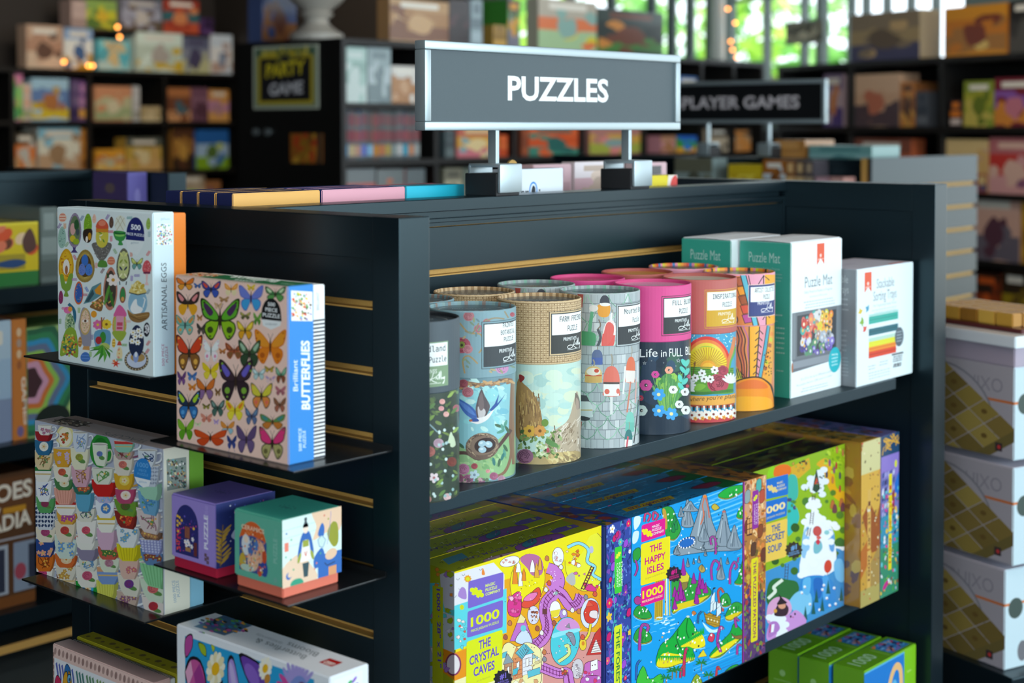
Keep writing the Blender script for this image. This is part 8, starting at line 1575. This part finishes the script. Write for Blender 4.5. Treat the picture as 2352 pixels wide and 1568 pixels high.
for s0, s1, z, h, lb, pal in BOXR: k += 1; game_box(lb, s1 - s0, .10 + .02 * (k % 4), h, pal, onr((s0 + s1) / 2, .03, z), RZ, k)
rg = random.Random(5); x = 4.425                                   # thin spines in a row
SP = ('5a6a74 7ab0d8 8a4a50', '6a6468 c8b48a 8a3a48', '5f6c70 c89a84 9a4a54', '606a6e 6a7ac8 8a4450', '565e62 8ac0e0 7a4a4a', '6a5a58 c8862f 94424c', '5a6468 c87a4a 8a4048', '626c6c b8a050 8a4a50', '5a6264 8a9a9a 7a3a44', '6a7478 c8c8c8 8a4a54', '54606a 3aa8c8 9a4a54', '5e686c d0906a 84444c', '666e70 a8b0b0 8a4a50')
for i in range(13):
    w = .0325 + .004 * (i % 2)
    game_box(('%s game spine in the tight row on the second shelf, %s' % (('silver', 'tan', 'peach', 'blue', 'sky blue', 'amber', 'rust', 'mustard', 'grey', 'white', 'cyan', 'salmon', 'pale grey')[i], 'tall bookcase')), w, .16, .212 - .003 * (i % 3), SP[i], (x + w / 2, BY + .04, 1.334), 0, 90 + i, 'spines in the tight row', 'card'); x += w + .0012
# ---- poster, leaflet and pegs on the end of the tall bookcase
def flat(name, label, cat, w, h, loc, rz, draw, base='f0f0ec', th=.004, mat='paper'):
    pm = PM().carton(w, th, h, base, .0005); c = Canvas(w, h); draw(c); pm.faces(w, th, h, front=c); return tag(pm.build(name, M[mat], None, loc, rz), label, cat)
def party(c):
    W, H = c.W, c.H; c.R(.012, .010, W - .012, H - .010, '8a9a78'); c.R(.03, .02, W - .03, H - .02, 'c8b02a'); dots(c, W / 2, H * .9, W * .36, H * .06, 30, ('6a7a3a', 'e0d060', '8a8a4a'), .006, .014); c.R(.05, .036, W - .05, H - .055, '1c1a20'); c.E(W / 2, H - .058, .05, .03, '8a8438'); c.E(W / 2, H - .060, .03, .018, '26242a')
    for s in (-1, 1): c.S(W / 2 + s * (W / 2 - .04), H - .028, .03, .012, 6, '3f6a5a')
    c.T_('PARTY', (.085, .135), (W - .085, .150), .062, 'e8d02a', 'sans', .03, (.004, .062)); c.T_('GAME', (.105, .058), (W - .10, .066), .054, 'd8d4d8', 'sans', .03, (.004, .054))
flat('poster', 'framed yellow and black PARTY GAME poster on the end of the tall bookcase', 'poster', .430, .275, (BX - .0042, 5.146, 1.552), R(-90), party, 'c8ccb8')
def leaf_(c):
    for i in range(26): c.E(RN.uniform(0, c.W * .82), RN.uniform(0, c.H), .03, .018, pick('c84a1c', 'd8862a', 'a8781f', '6a3a14', 'e0a83a', '8a5a1c'), RN.uniform(0, 90), 9, 0 if i % 5 else 1)
    c.R(c.W * .84, 0, c.W, c.H, '4a3a2c')
flat('leaflet', 'small orange autumn coloured card stuck below the party game poster', 'card', .207, .127, (BX - .0042, 5.010, 1.319), R(-90), leaf_, 'a8641c')
for y, lb in ((5.342, 'left'), (5.262, 'right')): tag(MB().cyl((0, 0, 0), .016, .014, 0, 16).build('peg', M['steel'], None, True, (BX - .0145, y, 1.452)), 'small grey metal peg on the dark bookcase end, the %s of two' % lb, 'peg')
u = MB(); u.lathe([(.095, 0), (.117, .004), (.117, .030), (.085, .05), (.055, .075), (.05, .095), (.07, .11), (.075, .118), (.06, .13), (.11, .17), (.15, .22), (.165, .28), (.15, .34), (.13, .36), (.16, .375), (.165, .39), (.15, .395), (.12, .38)], 36)
tag(u.build('stone_urn', plain('white_stone', 'b0aaa0', .35, vary=.08, scale=20), None, True, (4.505, 5.083, 1.848)), 'white stone urn standing on the end of the tall bookcase', 'urn')
game_box('blue and brown figure box behind the stone urn on the tall bookcase', .20, .10, .26, '3a4a78 4a5a88 8a5a34 6a3a28', (4.53, 5.36, 1.848), 0, 77)
# ---- hanging photo sign at the right window
def photo(c):
    c.R(.01, .01, c.W - .01, c.H - .01, '6a685f')
    for i in range(30): c.E(RN.uniform(.02, c.W - .02), RN.uniform(.02, c.H - .02), .04, .018, pick('3a3a34', '8a887a', 'c8c4b0', '55544c', 'a8a490'), RN.uniform(0, 40), 9, 0 if i % 6 else 1)
flat('hanging_picture', 'grey and cream picture board hanging in front of the right window', 'picture', .345, .135, onr(.043, .2, 1.962), RZ, photo, '8a9a98', .008)
o = MB(); [o.box(x, -.002, 0, x + .004, .002, 1.298) for x in (0,)]; tag(o.build('hanging_wire', M['steel'], None, False, onr(.043, .202, 2.099)), 'thin wire holding the picture board from the ceiling', 'wire')
# ---- string lights
em, en, eb = new_mat('warm_bulb'); eb.inputs['Emission Color'].default_value = (1, .33, .05, 1); eb.inputs['Emission Strength'].default_value = 7; eb.inputs['Base Color'].default_value = (1, .6, .3, 1)
def lights(label, pts, r):
    t = thing('string_lights', label, 'string lights', pts[0]); w = MB(); o = Vector(pts[0])
    for a, b in zip(pts, pts[1:]):
        a, b = Vector(a) - o, Vector(b) - o; d = (b - a); s = d.cross(Vector((0, 1, 0))).normalized() * .003; y = Vector((0, .003, 0)); v = [w.bm.verts.new(p) for p in (a + s, a + y, a - s, b + s, b + y, b - s)]
        for f in ((0, 1, 4, 3), (1, 2, 5, 4), (2, 0, 3, 5)): w.bm.faces.new([v[i] for i in f])
    w.build('wire', M['frame'], t)
    for p in pts: l = Vector(p) - o; MB().lathe([(r * math.sin(R(a)) + .0002, -r * math.cos(R(a))) for a in range(0, 181, 30)], 12).build('bulb', em, t, True, l)
lights('warm fairy lights draped over the back bookcase', [(5.564, 8.71, 1.892), (5.745, 8.71, 1.8725), (5.778, 8.71, 1.8732), (5.987, 8.71, 2.07), (5.971, 8.71, 2.135)], .011)
lights('warm fairy lights hanging beside the pale window post', [(8.4135, 5.52, 2.2346), (8.5, 5.52, 2.1488), (8.45, 5.52, 2.0266), (8.47, 5.52, 1.9736), (8.52, 5.52, 1.9268)], .010)
# ---- gondola behind on the left
g = thing('gondola_display', 'black gondola with board games, behind on the left of the puzzle display', 'display shelf')
MB().box(2.125, 2.905, .02, 2.175, 3.60, 1.370, .0015).build('end_panel', M['black'], g)
w = MB(); w.box(.8, 3.22, .15, 2.125, 3.26, 1.352); w.build('centre_wall', M['black'], g); MB().box(.8, 3.21, 1.350, 2.125, 3.27, 1.371, .001).build('top_rail', M['black'], g)
m = MB(); [m.box(.8, 3.214, z, 2.125, 3.2205, z + .011) for z in (1.262, 1.106, 1.03, .95, .74, .66, .405, .33)]; m.build('wall_groove', M['mdf'], g)
M['deck'] = plain('grey_deck', '4a5254', .35, vary=.1, scale=30)
MB().box(.8, 2.60, .02, 2.125, 3.22, .30, .002).build('base_deck', M['deck'], g)
for z in (1.133, .798, .440): MB().box(.8, 2.945, z - .034, 2.124, 3.215, z, .001).build('shelf', M['black'], g)
m = MB(); m.box(.82, 2.9455, .355, 2.12, 2.949, .372); m.build('front_strip', M['mdf'], g)
def gold(c, w, h):
    c.l += 4
def yel(c, w, h):
    c.R(0, 0, w, h, 'd8c01c'); c.R(0, 0, w, h * .22, '2f7a3a'); c.R(0, h * .25, w * .8, h * .5, 'a8962a'); [c.E(RN.uniform(0, w), RN.uniform(h * .5, h), .016, .012, pick('d8542a', '5fa83a', 'e8c8a0', '6a3a24', 'e07a5a'), 30, 9, 0) for _ in range(26)]; c.up(); c.B([(.05, h * .35), (.10, h * .42), (.13, h * .36), (.10, h * .28)], '2a4a78'); c.B([(.12, h * .7), (.14, h * .9), (.155, h * .6), (.13, h * .5)], '5a3a30'); c.R(.0, h * .72, .062, h * .9, 'f0ece4'); c.T_('NG', (.038, h * .76), (.058, h * .76), h * .10, 'd84a2a', 'sans', .03, (0, h * .10)); c.L([(.0, h * .98), (w, h * .98)], .006, 'e8d83a')
game_box('yellow green game box with a white name label, on the left gondola', .159, .18, .136, 'd8c01c c8b02a 2f7a3a d8542a', (1.7595, 2.985, 1.133), 0, 201, extra=yel)
game_box('grey transparent topped box beside the yellow game box', .044, .18, .166, '6a7874 56625e 8a9894', (1.8665, 2.985, 1.133), 0, 202)
game_box('pale blue and white game box on the left gondola, beside the orange spine', .108, .18, .262, 'b8d0e0 a8c4dc 8a9ab8 d8e4ec', (1.717, 2.985, .798), 0, 203)
def osp(c, w, h):
    c.R(0, 0, w, h, 'd0803c'); c.T_('GAMES', (.021, .135), (.027, .03), .012, 'f0e0c8', 'sans', .03, (.012, .001)); [c.E(w / 2, h * (.62 + .09 * k), .006, .010, pick('a8643a', 'e8c8a0', 'b8a090'), 0, 8, 0) for k in range(4)]; c.up(); c.E(w * .55, .018, .008, .012, '7a6a98')
game_box('orange game box spine standing on the left gondola', .034, .18, .262, 'd0803c c87434 e0a060', (1.790, 2.985, .798), 0, 204, extra=osp)
def hexa(c, w, h):
    c.R(0, 0, w, h, 'a8c87a'); cx, cy = .0, h * .50; r0 = (.125, .112, .098, .086, .072, .060, .048, .034)
    for r, k in zip(r0, ('2f6a4a', '3a8a5a', '3a98c8', '6a7a9a', '98c85a', 'd87a3a', 'd8a0b8', '4a2f34')): c.B([(cx + r * (1 + .10 * math.cos(6 * a)) * math.cos(a), cy + r * (1 + .10 * math.cos(6 * a)) * math.sin(a)) for a in [i * .35 for i in range(18)]], k, 1, 2)
    c.E(.062, .03, .045, .036, '1f2a24'); c.B([(w * .62, h), (w, h), (w, h * .5), (w * .8, h * .55)], 'c8d08a'); c.B([(w * .55, 0), (w, 0), (w, h * .32), (w * .7, h * .2)], 'd8842a'); c.R(w * .62, h * .40, w, h * .46, '3a4a44')
game_box('green game box with rainbow hexagon rings, partly behind the end panel', .185, .18, .240, 'a8c87a 8ab86a d87a3a 3a98c8', (1.902, 2.985, .798), 0, 205, extra=hexa)
def heroes(c, w, h):
    c.R(0, 0, w, h, '5a3c26'); c.R(0, h * .60, w, h * .97, '6a4428'); c.T_('HEROES', (.02, h * .78), (.200, h * .80), h * .13, 'e8e0d0', 'sans', .03, (0, h * .13)); c.T_('of', (.10, h * .71), (.125, h * .712), h * .04, 'e8e0d0', 'sans', .03, (0, h * .04)); c.R(.045, h * .70, .094, h * .745, 'c8902a', 0); c.R(.13, h * .70, .185, h * .745, 'c8902a'); c.T_('ARCADIA', (.015, h * .55), (.198, h * .585), h * .12, 'e8e0d0', 'sans', .03, (0, h * .12)); c.R(0, h * .50, w, h * .515, 'a8a8b0')
    for x, k in ((.0, '9aa4b4'), (.075, 'a8b0bc'), (.15, '8a98ac')): c.R(x + .004, h * .1, x + .066, h * .47, k, 0); c.R(x + .04, h * .12, x + .058, h * .44, '33384a', 1); c.E(x + .02, h * .25, .014, .018, 'a84a5a'); c.l -= 2
    c.up(3); c.R(0, 0, w, h * .08, '7a4a24')
game_box('brown heroes of arcadia game box with cream lettering, low on the left gondola', .206, .18, .290, '5a3c26 4a3020 9aa4b4 c8902a', (1.721, 2.985, .440), 0, 206, extra=heroes)
t = thing('game_box', 'purple box with gold lettering and a lavender side, high on the left gondola', 'game box', (2.0935, 2.98, 1.133)); pm = PM().carton(.054, .14, .237, dict(front='6f68b8', side='6f68b8', left='4a3a68', top='7a70b0'), .0015)
l = Canvas(.14, .237); l.R(.02, .0, .13, .10, '2f2a34'); l.T_('GOLD', (.03, .13), (.07, .13), .014, 'b8984a', 'sans', .02, (0, .014)) if False else None; [l.R(.03 + (i % 2) * .05, .155 - (i // 2) * .03, .068 + (i % 2) * .05, .163 - (i // 2) * .03, 'a88a4a', 0) for i in range(4)]; l.up(); l.E(.07, .20, .02, .012, '6a5a58'); f = Canvas(.054, .237); f.E(.027, .18, .008, .02, '8f8ad0'); f.E(.027, .12, .012, .03, '7a74c4'); pm.faces(.054, .14, .237, left=l, front=f); pm.build('carton', M['card'], t)
# ---- gondola behind on the right with its own header sign
g = thing('gondola_display', 'black gondola under the player games sign, behind on the right', 'display shelf')
b = MB(); top = 1.374; zs = [1.266 - .081 * i for i in range(13)]
for z in zs: b.box(4.50, 2.400, z + .014, 5.29, 2.413, top); top = z
b.box(4.50, 2.400, .02, 5.29, 2.413, top); b.build('end_panel', M['black'], g); m = MB(); m.box(4.505, 2.4135, .05, 5.285, 2.44, 1.372); m.build('end_groove', M['mdf'], g)
MB().box(4.525, 2.4405, .1, 4.57, 3.75, 1.352).build('centre_wall', M['black'], g); MB().box(4.515, 2.4405, 1.350, 4.58, 3.75, 1.3695, .001).build('top_rail', M['black'], g); MB().box(4.5, 2.4405, .02, 5.28, 3.75, .09).build('base', M['black'], g)
MB().box(4.30, 2.446, 1.205, 4.524, 3.72, 1.230, .001).build('shelf', M['black'], g); MB().box(4.571, 2.446, 1.30, 4.85, 3.72, 1.325, .001).build('far_shelf', M['black'], g)
s3 = header_sign('header_sign', 'silver framed black sign ending PLAYER GAMES on the right rear gondola', (4.5475, 2.919, 1.3700), R(-90), .652, .1475, (-.145, .105), '-PLAYER GAMES', (-.277, .226), .043, .0510, .1165, 'panel_unlit')
W9 = R(-90)
game_box('bright yellow box on the right rear gondola, under its sign', .128, .10, .118, 'd0b41c e8d24a c8a818', (4.42, 2.8315, 1.230), W9, 210, mat='card'); X = 2.7575
for i, lb in enumerate(('first brown card box right of the yellow box', 'second brown card box right of the yellow box', 'third brown card box right of the yellow box', 'fourth brown card box right of the yellow box')): w = (.085, .036, .034, .032)[i]; game_box(lb, w, .10, .136, ('a8682a c8d4d8 c8883a 7a4a24', '8a5a34 c8d4d8 d8b07a', '5a4a44 c8d4d8 c8a878', '4a444a c8d4d8 a8947a')[i], (4.42, X - w / 2, 1.230), W9, 211 + i); X -= w + .001
for i, lb in enumerate(('lilac low box at the end of the right rear gondola shelf', 'rosy low box beside the lilac one on the right rear gondola')): game_box(lb, .05, .08, .082, ('b8909a a88088 c8a0a8', 'c09088 b88078 d0a8a0')[i], (4.42, 2.536 - i * .053, 1.230), W9, 216 + i)
game_box('grey green see through box under the left post of the player games sign', .155, .10, .137, '6a6a58 8a9a98 7a7a64 56584a', (4.42, 3.04, 1.230), W9, 218)
game_box('teal flat game box lying behind the right rear gondola rail', .235, .20, .086, '6a9a98 8ab4b4 4a7a7c', (4.60, 2.572, 1.325), W9, 219); game_box('tan game box behind the right rear gondola rail', .12, .20, .105, 'a8743a 8a5a2c c08a4a', (4.60, 2.765, 1.325), W9, 220)
# ---- flat boxes on the far side of the puzzle gondola
def drink(label, x0, w, y, face, navy, txt):
    d, h = .0355, .0665
    t = thing('drink_puzzle_box', label, 'puzzle box', (x0 + w / 2, y, 1.318)); pm = PM().carton(w, d, h, dict(front=face, side=navy, top=navy), .0012); f = Canvas(w, h)
    cx = w * .52; f.P([(cx - .006, .046), (cx + .006, .046), (cx + .002, .036), (cx - .002, .036)], 'b8b070'); f.L([(cx - .004, .044), (cx + .004, .044)], .001, 'e8e0b0'); [f.R(cx - .016 + i * .005, .0345, cx - .0135 + i * .005, .0362, 'f0ecd8', 0) for i in range(7)]; f.up(); f.T_(txt, (w * .07, .026), (w * .34, .026), .0045, '3a3448', 'sans', .01, (0, .0045))
    f.R(w * .37, .026, w * .68, .031, '4a4a78' if navy != '3fa8b8' else '2f6a7a'); l = Canvas(d, h); l.RR(.007, .02, .029, .048, .002, 'c8b070'); l.RR(.008, .021, .028, .047, .0015, '33302a'); dots(l, .018, .033, .008, .010, 14, ('8a7a4a', 'c8b070'), .0006, .0012)
    tp = Canvas(w, d); tp.P([(w * .37, 0), (w * .68, 0), (w * .66, .007), (w * .39, .007)], face); pm.faces(w, d, h, front=f, left=l, top=tp); pm.build('carton', M['card'], t); return t
for i, lb in enumerate(('front yellow and navy drink puzzle box, nearest the end panel', 'second yellow and navy drink puzzle box from the front', 'third yellow and navy drink puzzle box from the front', 'rear yellow and navy drink puzzle box')): drink(lb, 1.3175, .158, 1.658 + i * .0385, 'e8b05a', '232a58', 'PINA COLADA')
for i, lb in enumerate(('front pink and navy drink puzzle box, right of the yellow ones', 'second pink and navy drink puzzle box', 'rear pink and navy drink puzzle box')): drink(lb, 1.4785, .168, 1.658 + i * .0385, 'dfa0b0', '2f3a78', 'COSMOPOLITAN')
for i, lb in enumerate(('front cyan drink puzzle box beside the sign clamp', 'rear cyan drink puzzle box beside the sign clamp')): drink(lb, 1.6485, .130, 1.658 + i * .0385, '18bcd8', '3fa8b8' if i == 0 else 'c86a80', 'BLUE LAGOON')
t = thing('puzzle_box', 'white micro spheres box with a blue ring in its name, between the sign clamps', 'puzzle box', (1.9385, 1.648, 1.318)); w, d, h = .147, .03, .0875; pm = PM().carton(w, d, h, 'e6eef6', .001); f = Canvas(w, h)
f.T_('micr', (.010, .0415), (.058, .0415), .0155, '24303c', 'sans', .012, (0, .0155)); f.E(.069, .052, .0105, .0145, '2a8ad8'); f.E(.069, .052, .0078, .0115, 'e0ecf8'); f.B([(.064, .050), (.068, .060), (.074, .056), (.073, .046), (.067, .043)], '1c242c'); [f.R(.083 + a, .050 + b, .0865 + a, .0535 + b, '24303c', 0) for a, b in ((0, 0), (.004, -.008), (-.001, -.010), (.007, -.0085))]; f.up(); f.T_('SPHERES', (.010, .0255), (.098, .0255), .0135, '24303c', 'sans', .012, (0, .0135)); pm.faces(w, d, h, front=f); pm.build('carton', M['card'], t)
MB().cyl((-.047, .008, h + .003), .0125, .004, 1, 24).build('cork_tab', M['mdf'], t, True)
t = thing('puzzle_box', 'yellow box with a red rounded end behind the rail, right of the sign', 'puzzle box', (2.2865, 1.650, 1.318)); pm = PM().carton(.122, .03, .068, 'e8d41c', .003); f = Canvas(.122, .068); f.P([(.082, 0), (.122, 0), (.122, .068), (.094, .068)], 'e8dcd4'); f.B([(.096, 0), (.1, .05), (.112, .066), (.122, .06), (.122, 0)], 'd8403a'); [f.P([(x, .03), (x + .006, .052), (x + .012, .03)], k, 0) for x, k in ((.012, 'f4ecd0'), (.04, 'f4ecd0'), (.056, 'c8402a'))]; pm.faces(.122, .03, .068, front=f); pm.build('carton', M['card'], t)
game_box('dusty pink box behind the rail, right of the micro spheres box', .113, .035, .086, 'c8a0a8 d8b4b8 b89098', (2.2335, 1.855, 1.318), 0, 230); game_box('white and pink box behind the rail, left of the second clamp', .156, .035, .089, 'e0d4d8 c8a0a8 d8c0b0 b8a090', (2.377, 1.855, 1.318), 0, 231); game_box('pale pink box with a dark square behind the rail', .10, .035, .084, 'd0a8b0 e0c8cc 2a2a30', (2.553, 1.855, 1.318), 0, 232)
# ---- stack of wooden strategy games on the right
QZ = math.atan2(-.949, -.315); QC = Vector((2.795, 1.191, 0)); QX, QN = Vector((-.315, -.949, 0)), Vector((.949, -.315, 0))
def qbox(label, z, w, d, h, off=0.):
    t = thing('wooden_game_box', label, 'game box', QC - QX * (w / 2 + off) + Vector((0, 0, z)) - QN * .0, QZ)
    pm = PM().carton(w, d, h, dict(front='aaa4ac', side='c0d4dc', top='c8c0cc'), .002); f = Canvas(w, h); W = w
    f.T_('QUIXO', (W - .150, h - .052), (W - .028, h - .052), .026, '8f8b94', 'sans', -.004 if False else 0, (0, .026)); f.R(W - .088, h - .070, W, h - .065, 'c8703a'); f.E(W - .19, h * .30, .145, .115, '7f7f86', 0, 40); f.E(W - .19, h * .30, .141, .111, 'aaa4ac', 0, 40)
    P = lambda a, b: (W - .19 + .075 * a - .075 * b, h * .34 + .045 * a + .045 * b)
    f.P([P(-1.3, -1.3), P(1.3, -1.3), (P(1.3, -1.3)[0], P(1.3, -1.3)[1] - .022), (P(-1.3, -1.3)[0], P(-1.3, -1.3)[1] - .022)], '6f6236')
    for i in range(5):
        for j in range(5): a, b = -1.3 + i * .52, -1.3 + j * .52; f.P([P(a, b), P(a + .5, b), P(a + .5, b + .5), P(a, b + .5)], pick('94803f', '84703a', 'a08c48', '786634'), 0); f.up(); f.E(*P(a + .25, b + .25), .008, .005, '6a5428', 0, 8, 0) if (i + j) % 2 else None; f.l -= 1
    f.up(3); f.R(W - .045, .012, W - .028, .028, '3a3034'); f.E(W - .036, .02, .004, .004, 'c83a3a'); r = Canvas(d, h); r.R(.0, h - .07, .08, h - .065, 'c8703a'); r.E(.03, h * .6, .02, .02, '3a4a44'); r.E(.05, .03, .014, .02, '6a6a70')
    pm.faces(w, d, h, front=f, right=r); pm.build('carton', M['card'], t); return t
for z, h, off, lb in ((.845, .176, .0, 'upper grey wooden game box in the stack right of the puzzle display'), (.6445, .186, .0, 'middle grey wooden game box in the stack right of the puzzle display'), (.440, .192, .018, 'lower grey wooden game box in the stack, set slightly left')): qbox(lb, z, .34, .20, h, off)
t = thing('display_plinth', 'dark plinth under the stack of wooden game boxes', 'plinth', QC - QX * .17, QZ); MB().box(-.19, -.02, 0, .19, .24, .4395, .003).build('body', M['black'], t)
t = thing('game_tray', 'open white and lilac game tray under the wooden board, top of the stack', 'game tray', QC - QX * .165 + Vector((0, 0, 1.0212)), QZ); pm = PM().carton(.33, .19, .038, 'a89cac', .002, z0=0); pm.build('tray', M['card'], t); pm = PM().carton(.352, .212, .022, dict(front='d8dde4', side='e0ecf0', top='e8dcd4'), .002, y0=-.011, z0=.0382); pm.build('lid', M['card'], t)
t = thing('board_game', 'light wooden board of cubes on a dark red base, on top of the stack', 'board game', QC - QX * .155 + QN * .03 + Vector((0, 0, 1.0816)), QZ); pm = PM(); pm.carton(.29, .17, .008, '5a2024', .003); pm.build('base', M['gloss'], t)
pm = PM()
for i in range(5):
    for j in range(5): pm.carton(.043, .027, .026, dict(front=pick('b8842f', 'c8983a', '9a6a24', 'd8ac4a'), side='b07c2c', top='e0b484'), .002, x0=-.1125 + i * .045, y0=.014 + j * .029, z0=.0082)
tag(pm.build('wooden_cube', M['card'], t), kind='stuff')
# ---- trees outside the windows
M['leaf'] = plain('leaves', '9cc83a', .6, vary=.45, scale=3); M['leaf2'] = plain('dark_leaves', '6fb04a', .6, vary=.45, scale=3); M['bark'] = plain('bark', '6a5040', .8, bump=.5, scale=20)
def tree(label, x, y, h, r, mat, seed):
    t = thing('tree', label, 'tree', (x, y, -.05)); q = random.Random(seed); MB().cyl((0, 0, 0), .12, h * .6, 2, 10, .07).build('trunk', M['bark'], t); b = bmesh.new()
    for i in range(420):
        a, e, rr = q.uniform(0, 6.28), q.uniform(-1, 1), r * q.uniform(.55, 1.05); c = Vector((rr * math.cos(a) * math.sqrt(1 - e * e), rr * math.sin(a) * math.sqrt(1 - e * e), h * .62 + rr * 1.25 * e)); s = q.uniform(.10, .24); u = Vector((q.uniform(-1, 1), q.uniform(-1, 1), q.uniform(-1, 1))).normalized(); v = u.orthogonal().normalized()
        b.faces.new([b.verts.new(c + k) for k in (u * s, v * s * .6, -u * s, -v * s * .6)])
    me = bpy.data.meshes.new('crown'); b.to_mesh(me); b.free(); me.materials.append(M[mat]); o = bpy.data.objects.new('crown', me); link(o, t)
slab('ground', (-20, 9.7, -.3, 30, 40, -.06), plain('lawn', '6a9a3a', .9), 'structure'); slab('ground_side', (11.6, -20, -.3, 30, 9.7, -.06), plain('paving', 'c8c4bc', .8), 'structure')
tree('bright green tree outside the back window, behind the dark emblem box', 10.6, 10.2, 3.6, 1.28, 'leaf', 1); tree('dark green tree outside the back window, left of the pale post', 13.3, 10.6, 3.7, 1.28, 'leaf2', 2); tree('yellow green tree outside the window corner, right of the pale post', 16.0, 11.0, 3.8, 1.28, 'leaf', 3); tree('small green tree outside, far right of the back window', 18.8, 11.6, 3.9, 1.28, 'leaf2', 4)
# ================================================================== light
wd = bpy.data.worlds.new('world'); sc.world = wd; wd.use_nodes = True
nt = wd.node_tree; bg = nt.nodes['Background']
bg.inputs['Color'].default_value = (.82, .93, 1, 1); bg.inputs['Strength'].default_value = WORLD
def area(name, loc, tgt, sx, sy, e, col):
    d = bpy.data.lights.new(name, 'AREA'); d.shape = 'RECTANGLE'; d.size = sx; d.size_y = sy; d.energy = e; d.color = col
    o = bpy.data.objects.new(name, d); COL.objects.link(o); o.location = loc
    o.rotation_euler = (Vector(tgt) - Vector(loc)).to_track_quat('-Z', 'Y').to_euler(); return o
for a in LIGHTS: area(*a)
sd = bpy.data.lights.new('sun', 'SUN'); sd.energy = 5; sd.angle = .02; sd.color = (1, .95, .82); so = bpy.data.objects.new('sun', sd); COL.objects.link(so); so.rotation_euler = (R(48), 0, R(62))  # SUN: high, only reaches the trees outside
sc.view_settings.view_transform = 'Standard'; sc.view_settings.look = 'None'; sc.view_settings.gamma = 1; sc.view_settings.exposure = EXPO
sc.view_settings.use_curve_mapping = False
sc.cycles.max_bounces = 8; sc.cycles.use_denoising = True; sc.cycles.sample_clamp_indirect = 6
